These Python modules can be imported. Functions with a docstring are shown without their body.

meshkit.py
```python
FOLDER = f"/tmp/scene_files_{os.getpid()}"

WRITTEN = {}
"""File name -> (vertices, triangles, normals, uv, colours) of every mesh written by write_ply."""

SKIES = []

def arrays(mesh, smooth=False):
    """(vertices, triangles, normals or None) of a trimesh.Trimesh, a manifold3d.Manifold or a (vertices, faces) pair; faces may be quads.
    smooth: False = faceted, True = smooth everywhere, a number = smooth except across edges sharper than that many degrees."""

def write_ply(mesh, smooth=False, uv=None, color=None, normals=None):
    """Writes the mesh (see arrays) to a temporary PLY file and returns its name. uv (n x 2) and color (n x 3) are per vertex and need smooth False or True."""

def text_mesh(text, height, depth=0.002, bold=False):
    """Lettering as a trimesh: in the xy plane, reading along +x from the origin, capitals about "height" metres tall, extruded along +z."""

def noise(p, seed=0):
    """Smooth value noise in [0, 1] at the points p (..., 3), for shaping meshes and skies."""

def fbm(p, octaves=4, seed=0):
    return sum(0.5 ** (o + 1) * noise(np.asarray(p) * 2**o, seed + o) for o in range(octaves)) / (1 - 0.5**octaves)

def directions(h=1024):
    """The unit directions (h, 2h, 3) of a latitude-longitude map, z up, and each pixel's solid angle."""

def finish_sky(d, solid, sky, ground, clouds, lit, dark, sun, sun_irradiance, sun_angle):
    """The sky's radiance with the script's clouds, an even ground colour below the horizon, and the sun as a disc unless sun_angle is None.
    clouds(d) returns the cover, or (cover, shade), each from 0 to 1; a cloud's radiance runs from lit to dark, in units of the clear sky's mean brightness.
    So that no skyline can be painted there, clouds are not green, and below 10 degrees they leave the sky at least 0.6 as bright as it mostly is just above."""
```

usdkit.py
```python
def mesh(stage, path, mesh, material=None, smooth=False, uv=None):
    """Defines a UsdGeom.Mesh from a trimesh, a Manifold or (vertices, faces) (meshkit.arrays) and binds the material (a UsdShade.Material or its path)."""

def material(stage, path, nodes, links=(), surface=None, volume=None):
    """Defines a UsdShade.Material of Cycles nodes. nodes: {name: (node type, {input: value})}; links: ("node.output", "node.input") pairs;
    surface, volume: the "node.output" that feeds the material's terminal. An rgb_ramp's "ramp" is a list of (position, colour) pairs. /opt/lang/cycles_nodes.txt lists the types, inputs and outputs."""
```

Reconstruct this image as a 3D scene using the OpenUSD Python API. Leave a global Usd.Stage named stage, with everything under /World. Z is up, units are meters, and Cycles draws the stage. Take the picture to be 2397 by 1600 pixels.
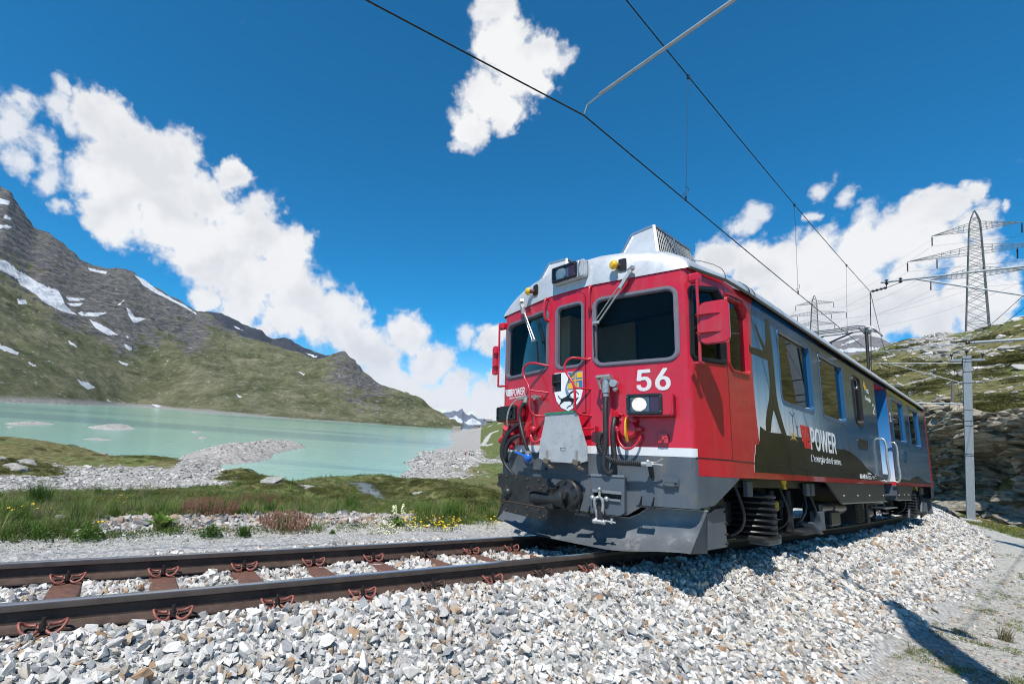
import math, random, numpy as np, trimesh, usdkit, meshkit
from pxr import Usd, UsdGeom, UsdLux, UsdShade, Gf, Sdf, Vt
from scipy.interpolate import PchipInterpolator, interp1d
from shapely.geometry import Polygon, LineString, Point, box as sbox
from shapely import affinity
from shapely.ops import unary_union

stage = Usd.Stage.CreateInMemory()
UsdGeom.SetStageUpAxis(stage, "Z")
UsdGeom.SetStageMetersPerUnit(stage, 1.0)
UsdGeom.Xform.Define(stage, "/World")
UsdGeom.Scope.Define(stage, "/World/Looks")

# ---------------------------------------------------------------- camera
# the photograph's lens: focal length and principal point in pixels of a 2397 x 1600 picture
F, PPX, PPY, ZC = 1100.917, 979.286, 888.657, 1.32233
C2W = np.array([[0.99759063, 0.06937527, 0.0], [-0.00560357, 0.08057723, 0.99673262], [0.06914859, -0.99433112, 0.08077184]])
EYE = np.array([0, 0, ZC])
cam = UsdGeom.Camera.Define(stage, "/World/camera")
cam.CreateFocalLengthAttr(F / 2397 * 36)
cam.CreateHorizontalApertureAttr(36.0)
cam.CreateVerticalApertureAttr(24.0)
cam.CreateHorizontalApertureOffsetAttr((1198.5 - PPX) / 2397 * 36)
cam.CreateVerticalApertureOffsetAttr((PPY - 800) / 2397 * 36)
cam.CreateClippingRangeAttr(Gf.Vec2f(0.05, 60000))
_r, _u, _b = C2W[:, 0], -C2W[:, 1], -C2W[:, 2]
cam.AddTransformOp().Set(Gf.Matrix4d(*map(float, _r), 0, *map(float, _u), 0, *map(float, _b), 0, 0, 0, ZC, 1))
EXPOSURE = 0.36
cam.CreateExposureAttr(EXPOSURE)

# ---------------------------------------------------------------- sun and sky
SUN_EL, SUN_AZ = math.radians(60), math.radians(209)          # azimuth of the direction towards the sun, from +y towards +x
SUN = np.array([math.sin(SUN_AZ) * math.cos(SUN_EL), math.cos(SUN_AZ) * math.cos(SUN_EL), math.sin(SUN_EL)])
sun = UsdLux.DistantLight.Define(stage, "/World/sun")
sun.CreateIntensityAttr(1.12)
sun.CreateAngleAttr(0.5)
sun.CreateNormalizeAttr(True)
sun.CreateColorAttr(Gf.Vec3f(1.0, 0.96, 0.90))
_sx = np.cross([0, 0, 1.0], SUN); _sx /= np.linalg.norm(_sx); _sy = np.cross(SUN, _sx)
sun.AddTransformOp().Set(Gf.Matrix4d(*map(float, _sx), 0, *map(float, _sy), 0, *map(float, SUN), 0, 0, 0, 0, 1))
SKY_STRENGTH = 0.122


def pixdir(x, y):
    """Direction in the world of a pixel of the photograph."""
    r = C2W @ np.array([(x - PPX) / F, (y - PPY) / F, 1.0])
    return r / np.linalg.norm(r)


def at_z(x, y, z):
    r = pixdir(x, y)
    return EYE + r * ((z - ZC) / r[2])


def at_dist(x, y, d):
    """The point on a pixel's ray at horizontal distance d."""
    r = pixdir(x, y)
    return EYE + r * (d / math.hypot(r[0], r[1]))


K = 2397 / 2349.0                       # measurements taken on a 2349 px wide view
def clouds():
    """Clouds as soft ellipses in directions of the sky, broken up by noise."""
    thick = [(235,265,62),(255,290,85),(290,400,125),(370,410,110),(270,490,95),(400,500,125),(480,470,62),(520,405,45),(480,570,120),(575,540,95),(580,630,105),(665,590,75),(690,680,95),(750,730,85),(800,760,72),(845,790,72),(930,765,58),(985,830,52),(880,835,62),(470,690,48),(560,700,62),(640,740,60),
             (1125,30,62),(1150,110,85),(1205,150,92),(1120,215,68),(1245,115,55),(1085,275,52),(1180,250,60),(1250,190,45),
             (1640,590,62),(1720,615,80),(1800,620,88),(1890,590,85),(1990,560,88),(2060,540,80),(2125,490,66),(2175,455,52),(2235,425,38),(2230,510,68),(2150,570,90),(2235,610,78),(1960,660,90),(1850,690,80),(2090,670,88),(2210,700,75),(2300,690,60),(2000,740,90),(2290,760,60),(1760,690,60),(1680,650,50),(1900,740,70),(2120,760,70),(2230,770,60),(1800,740,55),
             (1130,780,48),(960,905,60),(1040,915,62),(1120,920,60),(1135,862,28),(900,895,50),(880,870,40),
             (-120,560,150),(-300,420,200),(2560,640,150),(2700,500,120)]
    thin = [(20,290,70),(85,340,62),(130,265,52),(165,300,48),(110,400,52),(25,365,55),(150,230,30),(190,420,40),(160,470,34),(60,250,45),(1290,120,40),(1060,310,34),(1715,490,36),(1690,520,32),(1870,440,30),(1925,465,32),(1855,505,22),(1065,765,38),(1110,750,30),(2260,470,40),(2335,640,40),(2310,460,24)]
    nodes = {"tc": ("texture_coordinate", {}), "nrm": ("vector_math", {"math_type": "normalize"})}
    links = [("tc.generated", "nrm.vector1")]
    # warp the directions a little so that no ellipse stays smooth
    nodes["wn"] = ("noise_texture", {"scale": 8.0, "detail": 6.0, "roughness": 0.58})
    nodes["ws"] = ("vector_math", {"math_type": "subtract", "vector2": (0.5, 0.5, 0.5)})
    nodes["wm"] = ("vector_math", {"math_type": "multiply_add", "vector2": (0.115, 0.115, 0.115)})
    links += [("nrm.vector", "wn.vector"), ("wn.color", "ws.vector1"), ("ws.vector", "wm.vector1"), ("nrm.vector", "wm.vector3")]

    def group(tag, spots, grow):
        last = None
        for i, (x, y, r) in enumerate(spots):
            d = pixdir(x * K, y * K)
            rx = pixdir(x * K + r, y * K); ry = pixdir(x * K, y * K - r)
            a = rx - d * (rx @ d); ra = np.linalg.norm(a) * grow; a /= np.linalg.norm(a)
            b = np.cross(d, a); b /= np.linalg.norm(b)
            rb = np.linalg.norm(ry - d * (ry @ d)) * grow
            R = np.column_stack([a, b, d])
            e = trimesh.transformations.euler_from_matrix(R, "sxyz")
            nodes[f"{tag}m{i}"] = ("mapping", {"mapping_type": "texture", "rotation": e, "scale": (ra, rb, 1e5)})
            nodes[f"{tag}g{i}"] = ("gradient_texture", {"gradient_type": "spherical"})
            links.append(("wm.vector", f"{tag}m{i}.vector")); links.append((f"{tag}m{i}.vector", f"{tag}g{i}.vector"))
            if last is None:
                last = f"{tag}g{i}.fac"
            else:
                nodes[f"{tag}x{i}"] = ("math", {"math_type": "smoothmax", "value3": 0.12})
                links.append((last, f"{tag}x{i}.value1")); links.append((f"{tag}g{i}.fac", f"{tag}x{i}.value2"))
                last = f"{tag}x{i}.value"
        return last

    A, B = group("a", thick, 1.55), group("b", thin, 1.6)

    def noise(n, scale, detail, rough, src="nrm.vector", dist=0.0):
        nodes[n] = ("noise_texture", {"scale": scale, "detail": detail, "roughness": rough, "distortion": dist})
        links.append((src, n + ".vector"))

    def math_(n, kind, a, b=None, **kw):
        v = {"math_type": kind}
        v.update(kw)
        for s, x in (("value1", a), ("value2", b)):
            if isinstance(x, str):
                links.append((x, f"{n}.{s}"))
            elif x is not None:
                v[s] = x
        nodes[n] = ("math", v)
        return n + ".value"

    noise("n1", 20.0, 10.0, 0.58, dist=0.3)
    noise("n2", 75.0, 7.0, 0.62)
    nsum = math_("ns", "multiply_add", "n1.fac", 0.75); nodes["ns"][1]["value3"] = -0.5
    nsum = math_("ns2", "multiply_add", "n2.fac", 0.25); links.append(("ns.value", "ns2.value3"))
    # thick clouds: field - level + noise
    d1 = math_("da", "subtract", A, 0.36); d1 = math_("da2", "multiply_add", nsum, 1.15); links.append(("da.value", "da2.value3"))
    nodes["ca"] = ("map_range", {"range_type": "smoothstep", "from_min": -0.06, "from_max": 0.24, "to_min": 0.0, "to_max": 1.0, "clamp": True})
    links.append((d1, "ca.value"))
    d2 = math_("db", "subtract", B, 0.50); d2 = math_("db2", "multiply_add", nsum, 1.9); links.append(("db.value", "db2.value3"))
    nodes["cb"] = ("map_range", {"range_type": "smoothstep", "from_min": -0.12, "from_max": 0.42, "to_min": 0.0, "to_max": 0.85, "clamp": True})
    links.append((d2, "cb.value"))
    cover = math_("cover", "maximum", "ca.result", "cb.result")
    # light on the clouds: brighter where the noise falls off towards the sun, grey deep inside and below
    nodes["off"] = ("vector_math", {"math_type": "add", "vector2": tuple(0.045 * (0.6 * SUN + np.array([0.35, 0, 0.75])))})
    links.append(("nrm.vector", "off.vector1"))
    noise("n3", 6.0, 5.0, 0.5); noise("n4", 6.0, 5.0, 0.5, src="off.vector")
    rel = math_("rel", "subtract", "n3.fac", "n4.fac")
    nodes["sh"] = ("map_range", {"range_type": "smoothstep", "from_min": -0.16, "from_max": 0.08, "to_min": 0.0, "to_max": 1.0, "clamp": True})
    links.append((rel, "sh.value"))
    nodes["deep"] = ("map_range", {"from_min": 0.02, "from_max": 0.45, "to_min": 1.0, "to_max": 0.35, "clamp": True})
    links.append((d1, "deep.value"))
    lit = math_("lit", "maximum", "sh.result", "deep.result")
    nodes["cc"] = ("mix_color", {"a": (4.4, 4.5, 4.75), "b": (6.0, 6.0, 6.0), "use_clamp": False})
    links.append((lit, "cc.fac"))
    return nodes, links, cover


nodes, links, cover = clouds()
nodes["sky"] = ("sky_texture", {"sky_type": "single_scattering", "sun_disc": False, "sun_elevation": SUN_EL, "sun_rotation": SUN_AZ, "altitude": 2300.0, "air_density": 1.0, "aerosol_density": 0.35, "ozone_density": 2.2})
nodes["sat"] = ("hsv", {"saturation": 1.60, "value": 1.0, "hue": 0.490})
nodes["fin"] = ("mix_color", {"use_clamp": False})
nodes["bg"] = ("background_shader", {"strength": SKY_STRENGTH})
links += [("sky.color", "sat.color"), ("sat.color", "fin.a"), ("cc.result", "fin.b"), (cover, "fin.fac"), ("fin.result", "bg.color")]
skym = usdkit.material(stage, "/World/Looks/sky_dome", nodes, links, surface="bg.background")
dome = UsdLux.DomeLight.Define(stage, "/World/sky")
UsdShade.MaterialBindingAPI.Apply(dome.GetPrim()).Bind(skym)
dome.GetPrim().SetCustomDataByKey("kind", "structure")

# ---------------------------------------------------------------- helpers
_names = {}


def path_for(name, parent=None):
    base = (str(parent.GetPath()) if parent is not None else "/World") + "/" + name
    k = _names.get(base, -1) + 1
    _names[base] = k
    return base if k == 0 else f"{base}_{k:03d}"


def tag(p, label=None, cat=None, group=None, kind=None):
    p = p.GetPrim() if hasattr(p, "GetPrim") else p
    for k, v in (("label", label), ("category", cat), ("group", group), ("kind", kind)):
        if v:
            p.SetCustomDataByKey(k, v)
    return p


def obj(name, mesh, m, parent=None, smooth=False, label=None, cat=None, group=None, kind=None, uv=None):
    if isinstance(mesh, MB):
        mesh = mesh.done()
    g = usdkit.mesh(stage, path_for(name, parent), mesh, m, smooth=smooth, uv=uv)
    return tag(g.GetPrim(), label, cat, group, kind)


def thing(name, label=None, cat=None, group=None, M=None, kind=None, parent=None):
    x = UsdGeom.Xform.Define(stage, path_for(name, parent))
    if M is not None:
        x.AddTransformOp().Set(gm(M))
    return tag(x.GetPrim(), label, cat, group, kind)


def gm(M):
    M = np.asarray(M, float)
    return Gf.Matrix4d(*[float(v) for v in M.T.ravel()])


def copy_of(src, M, label=None, cat=None, group=None, name=None):
    """Another copy of a thing with its parts, under the next number."""
    x = UsdGeom.Xform.Define(stage, path_for(name or src.GetName().rstrip("0123456789").rstrip("_")))
    x.GetPrim().GetReferences().AddInternalReference(src.GetPath())
    x.GetPrim().SetInstanceable(True)
    x.ClearXformOpOrder()
    x.MakeMatrixXform().Set(gm(M))
    return tag(x.GetPrim(), label, cat, group)


def mat4(R=np.eye(3), t=(0, 0, 0), s=1.0):
    M = np.eye(4); M[:3, :3] = np.asarray(R) * s; M[:3, 3] = t
    return M


def rotz(a):
    c, s = math.cos(a), math.sin(a)
    return np.array([[c, -s, 0], [s, c, 0], [0, 0, 1.0]])


def rot(axis, a):
    return trimesh.transformations.rotation_matrix(a, axis)[:3, :3]


def frame_to(d, up=(0, 0, 1.0)):
    """Rotation whose z axis is d."""
    d = np.asarray(d, float); d = d / np.linalg.norm(d)
    x = np.cross(up, d)
    if np.linalg.norm(x) < 1e-6:
        x = np.array([1.0, 0, 0])
    x /= np.linalg.norm(x)
    return np.column_stack([x, np.cross(d, x), d])


class MB:
    """Collects shapes that become one mesh."""

    def __init__(self):
        self.v, self.f, self.n = [], [], 0

    def add(self, v, f, M=None):
        v = np.asarray(v, float); f = np.asarray(f, int)
        if f.shape[1] == 4:
            f = np.vstack([f[:, [0, 1, 2]], f[:, [0, 2, 3]]])
        if M is not None:
            v = v @ np.asarray(M)[:3, :3].T + np.asarray(M)[:3, 3]
        self.v.append(v); self.f.append(f + self.n); self.n += len(v)
        return self

    def mesh(self, m, M=None):
        return self.add(m.vertices, m.faces, M)

    def box(self, c, s, R=None, ch=0.0):
        c, s = np.asarray(c, float), np.asarray(s, float) / 2
        if ch:
            ch = min(ch, min(s) * 0.8)
            pts = []
            for sx in (-1, 1):
                for sy in (-1, 1):
                    for sz in (-1, 1):
                        q = np.array([sx, sy, sz])
                        for ax in range(3):
                            e = s - ch; e[ax] = s[ax]
                            pts.append(q * e)
            m = trimesh.convex.convex_hull(np.array(pts))
            v, f = np.array(m.vertices), np.array(m.faces)
        else:
            v = np.array([[x, y, z] for x in (-1, 1) for y in (-1, 1) for z in (-1, 1)]) * s
            f = np.array([[0, 1, 3, 2], [4, 6, 7, 5], [0, 4, 5, 1], [2, 3, 7, 6], [0, 2, 6, 4], [1, 5, 7, 3]])
        if R is not None:
            v = v @ np.asarray(R).T
        return self.add(v + c, f)

    def beam(self, a, b, w, h=None, up=(0, 0, 1.0)):
        a, b = np.asarray(a, float), np.asarray(b, float)
        L = np.linalg.norm(b - a)
        return self.box((a + b) / 2, (w, h or w, L), frame_to(b - a, up))

    def tube(self, pts, r, sides=8, cap=True):
        p = np.asarray(pts, float)
        if len(p) < 2:
            return self
        t = np.gradient(p, axis=0); t /= np.linalg.norm(t, axis=1, keepdims=True) + 1e-12
        a = np.cross(t[0], [0, 0, 1.0] if abs(t[0][2]) < 0.9 else [1.0, 0, 0]); a /= np.linalg.norm(a)
        ring = []
        rr = np.broadcast_to(r, (len(p),))
        for i in range(len(p)):
            a = a - t[i] * (a @ t[i]); a /= np.linalg.norm(a) + 1e-12
            b = np.cross(t[i], a)
            an = np.arange(sides) * 2 * np.pi / sides
            ring.append(p[i] + rr[i] * (np.cos(an)[:, None] * a + np.sin(an)[:, None] * b))
        v = np.vstack(ring); n = len(p); f = []
        i, j = np.meshgrid(np.arange(n - 1), np.arange(sides), indexing="ij")
        q = np.stack([i * sides + j, i * sides + (j + 1) % sides, (i + 1) * sides + (j + 1) % sides, (i + 1) * sides + j], -1).reshape(-1, 4)
        f = np.vstack([q[:, [0, 1, 2]], q[:, [0, 2, 3]]])
        if cap:
            c0 = np.array([[0, k + 1, k] for k in range(1, sides - 1)]); c1 = np.array([[0, k, k + 1] for k in range(1, sides - 1)]) + (n - 1) * sides
            f = np.vstack([f, c0, c1])
        return self.add(v, f)

    def cyl(self, a, b, r, sides=16, r2=None):
        a, b = np.asarray(a, float), np.asarray(b, float)
        return self.tube([a, a + (b - a) * 0.5, b], [r, (r + (r2 or r)) / 2, r2 or r] if r2 is not None else r, sides)

    def ball(self, c, r, sub=2):
        m = trimesh.creation.icosphere(sub, 1.0)
        return self.add(m.vertices * np.asarray(r) + c, m.faces)

    def poly(self, P, depth, M=None):
        """A shapely polygon extruded along z by depth."""
        for g in getattr(P, "geoms", [P]):
            if g.is_empty or g.area < 1e-9:
                continue
            m = trimesh.creation.extrude_polygon(g, depth, engine="earcut")
            self.add(m.vertices, m.faces, M)
        return self

    def lathe(self, prof, M=None, sides=20):
        """prof: (radius, z) pairs turned round z."""
        m = trimesh.creation.revolve(np.asarray(prof, float), sections=sides)
        return self.add(m.vertices, m.faces, M)

    def done(self):
        return np.vstack(self.v), np.vstack(self.f)


def spline(pts, n=24):
    p = np.asarray(pts, float)
    d = np.r_[0, np.cumsum(np.linalg.norm(np.diff(p, axis=0), axis=1))]
    s = np.linspace(0, d[-1], n)
    from scipy.interpolate import CubicSpline
    return CubicSpline(d, p)(s) if len(p) > 2 else np.linspace(p[0], p[1], n)


def rrect(x0, y0, x1, y1, r, n=5):
    """Rounded rectangle as a polygon; r one radius or four (bl, br, tr, tl)."""
    rs = [r] * 4 if np.ndim(r) == 0 else list(r)
    pts = []
    for (cx, cy, a0), q in zip(((x0, y0, 180), (x1, y0, 270), (x1, y1, 0), (x0, y1, 90)), rs):
        sx, sy = (1 if cx == x0 else -1), (1 if cy == y0 else -1)
        for k in range(n + 1):
            a = math.radians(a0 + 90 * k / n)
            pts.append((cx + sx * q + q * math.cos(a), cy + sy * q + q * math.sin(a)))
    return Polygon(pts)


def grid_mesh(P):
    """P (n, m, 3) -> vertices, quads."""
    n, m = P.shape[:2]
    i, j = np.meshgrid(np.arange(n - 1), np.arange(m - 1), indexing="ij")
    a = i * m + j
    return P.reshape(-1, 3), np.stack([a, a + m, a + m + 1, a + 1], -1).reshape(-1, 4)


def primvar(prim, name, values):
    UsdGeom.PrimvarsAPI(prim).CreatePrimvar(name, Sdf.ValueTypeNames.Color3fArray, "vertex").Set(Vt.Vec3fArray.FromNumpy(np.asarray(values, np.float32)))


def instancer(path, protos, pos, quat, scale, idx):
    pi = UsdGeom.PointInstancer.Define(stage, path)
    pi.CreatePrototypesRel().SetTargets([p.GetPath() for p in protos])
    pi.CreatePositionsAttr(Vt.Vec3fArray.FromNumpy(np.asarray(pos, np.float32)))
    q = np.asarray(quat, np.float32)
    pi.CreateOrientationsAttr(Vt.QuathArray([Gf.Quath(float(a[0]), float(a[1]), float(a[2]), float(a[3])) for a in q]))
    sc = np.asarray(scale, np.float32)
    pi.CreateScalesAttr(Vt.Vec3fArray.FromNumpy(sc if sc.ndim == 2 else np.repeat(sc[:, None], 3, 1)))
    pi.CreateProtoIndicesAttr(Vt.IntArray.FromNumpy(np.asarray(idx, np.int32)))
    return pi.GetPrim()


def random_quats(rng, n, tilt=None):
    """Unit quaternions (w, x, y, z); tilt None = any, else heading with a small tilt."""
    if tilt is None:
        q = rng.normal(size=(n, 4))
    else:
        a = rng.uniform(0, 2 * np.pi, n); t = rng.normal(0, tilt, (n, 2))
        q = np.column_stack([np.cos(a / 2), t[:, 0] / 2, t[:, 1] / 2, np.sin(a / 2)])
    return q / np.linalg.norm(q, axis=1, keepdims=True)


# ---------------------------------------------------------------- materials
def pm(name, color, rough=0.5, metal=0.0, var=0.0, scale=8.0, bump=0.0, bump_scale=60.0, dist=0.01, coat=0.0, spec=0.5, dirt=None, dirt_at=(0.5, 0.75), dirt_scale=3.0, island=0.0, rvar=0.0, streak=None, streak_at=(0.52, 0.72)):
    """A painted, metal or stone surface: colour with noise, optional dirt, fine bump."""
    n = {"geo": ("geometry", {}), "p": ("principled_bsdf", {"roughness": rough, "metallic": metal, "coat_weight": coat, "specular_ior_level": spec, "base_color": color})}
    l = []
    c = np.array(color, float)
    out = None
    if var:
        n["nz"] = ("noise_texture", {"scale": scale, "detail": 5.0, "roughness": 0.6})
        n["rp"] = ("rgb_ramp", {"ramp": [(0.3, tuple(c * (1 - var))), (0.7, tuple(np.clip(c * (1 + var), 0, 0.95)))]})
        l += [("geo.position", "nz.vector"), ("nz.fac", "rp.fac")]
        out = "rp.color"
    if dirt is not None:
        n["dn"] = ("noise_texture", {"scale": dirt_scale, "detail": 8.0, "roughness": 0.7})
        n["dr"] = ("map_range", {"from_min": dirt_at[0], "from_max": dirt_at[1], "clamp": True})
        n["dm"] = ("mix_color", {"a": tuple(c), "b": dirt})
        l += [("geo.position", "dn.vector"), ("dn.fac", "dr.value"), ("dr.result", "dm.fac")]
        if out:
            l.append((out, "dm.a"))
        out = "dm.result"
    if streak is not None:      # rain and dust streaks running down the surface
        n["sm"] = ("mapping", {"scale": (5.0, 5.0, 0.45)})
        n["sn"] = ("noise_texture", {"scale": 1.6, "detail": 7.0, "roughness": 0.65})
        n["sr"] = ("map_range", {"from_min": streak_at[0], "from_max": streak_at[1], "to_max": 0.55, "clamp": True})
        n["sx"] = ("mix_color", {"a": tuple(c), "b": streak})
        l += [("geo.position", "sm.vector"), ("sm.vector", "sn.vector"), ("sn.fac", "sr.value"), ("sr.result", "sx.fac")]
        if out:
            l.append((out, "sx.a"))
        out = "sx.result"
    if rvar:
        n["rn"] = ("noise_texture", {"scale": 4.0, "detail": 6.0, "roughness": 0.65})
        n["rr"] = ("map_range", {"from_min": 0.3, "from_max": 0.7, "to_min": max(0.02, rough - rvar), "to_max": min(1, rough + rvar), "clamp": True})
        l += [("geo.position", "rn.vector"), ("rn.fac", "rr.value"), ("rr.result", "p.roughness")]
    if out:
        l.append((out, "p.base_color"))
    if bump:
        n["bn"] = ("noise_texture", {"scale": bump_scale, "detail": 4.0, "roughness": 0.6})
        n["bp"] = ("bump", {"strength": bump, "distance": dist})
        l += [("geo.position", "bn.vector"), ("bn.fac", "bp.height"), ("bp.normal", "p.normal")]
    return usdkit.material(stage, "/World/Looks/" + name, n, l, surface="p.BSDF")


def emit(name, color, strength):
    return usdkit.material(stage, "/World/Looks/" + name, {"e": ("emission", {"color": color, "strength": strength})}, [], surface="e.emission")

# ---------------------------------------------------------------- the track's own frame
TA = np.array([[0.80116912, 0.59825408, -0.01483585], [0.59721282, -0.7976976, 0.08375788], [-0.03827397, 0.07596438, 0.99637569]])   # columns: back along the train, towards the near side, up
TT = np.array([1.94518727, 5.38215305, 0.01807952])
KAP, V0, TH0, SP, S0 = 0.00780736, -0.23816, -0.07915, 0.61545, -4.691


def track_uv(s, lat):
    s = np.asarray(s, float)
    th = TH0 + KAP * s
    return (np.sin(th) - math.sin(TH0)) / KAP + lat * np.sin(th), V0 + (np.cos(th) - math.cos(TH0)) / KAP + lat * np.cos(th), th


def track(s, lat, w):
    """World points at s metres along the track (backwards from the train's front), lat metres to the near side, w above the rails."""
    u, v, _ = track_uv(s, lat)
    u, v, w = np.broadcast_arrays(u, v, np.asarray(w, float))
    return np.stack([u, v, w], -1) @ TA.T + TT


_ss = np.arange(-22, 62, 0.25)
_axis = track(_ss, 0.0, 0.0)


def track_near(x, y):
    """(s, lat, height of the rails) of the track's nearest point, for arrays."""
    p = np.stack([x, y], -1).reshape(-1, 2)
    from scipy.spatial import cKDTree
    _, i = cKDTree(_axis[:, :2]).query(p)
    i = np.clip(i, 1, len(_ss) - 2)
    t = _axis[i + 1, :2] - _axis[i - 1, :2]; t /= np.linalg.norm(t, axis=1, keepdims=True)
    d = p - _axis[i, :2]
    along = (d * t).sum(1); lat = d[:, 0] * t[:, 1] - d[:, 1] * t[:, 0]
    return (_ss[i] + along).reshape(np.shape(x)), lat.reshape(np.shape(x)), (_axis[i, 2] - 0.0383 * along).reshape(np.shape(x))


def tplane(x, y):
    return -0.0383 * ((x - 1.8) * 0.802 + (y - 5.57) * 0.597)


def smooth(a, b, x):
    t = np.clip((np.asarray(x, float) - a) / (b - a), 0, 1)
    return t * t * (3 - 2 * t)


LAKE = -13.5

# ---------------------------------------------------------------- ground
# profiles: heights at distances from the camera along some bearings (degrees from straight ahead, to the right positive)
def az_of(x, y=980):
    d = pixdir(x, y)
    return math.degrees(math.atan2(d[0], d[1]))


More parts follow.
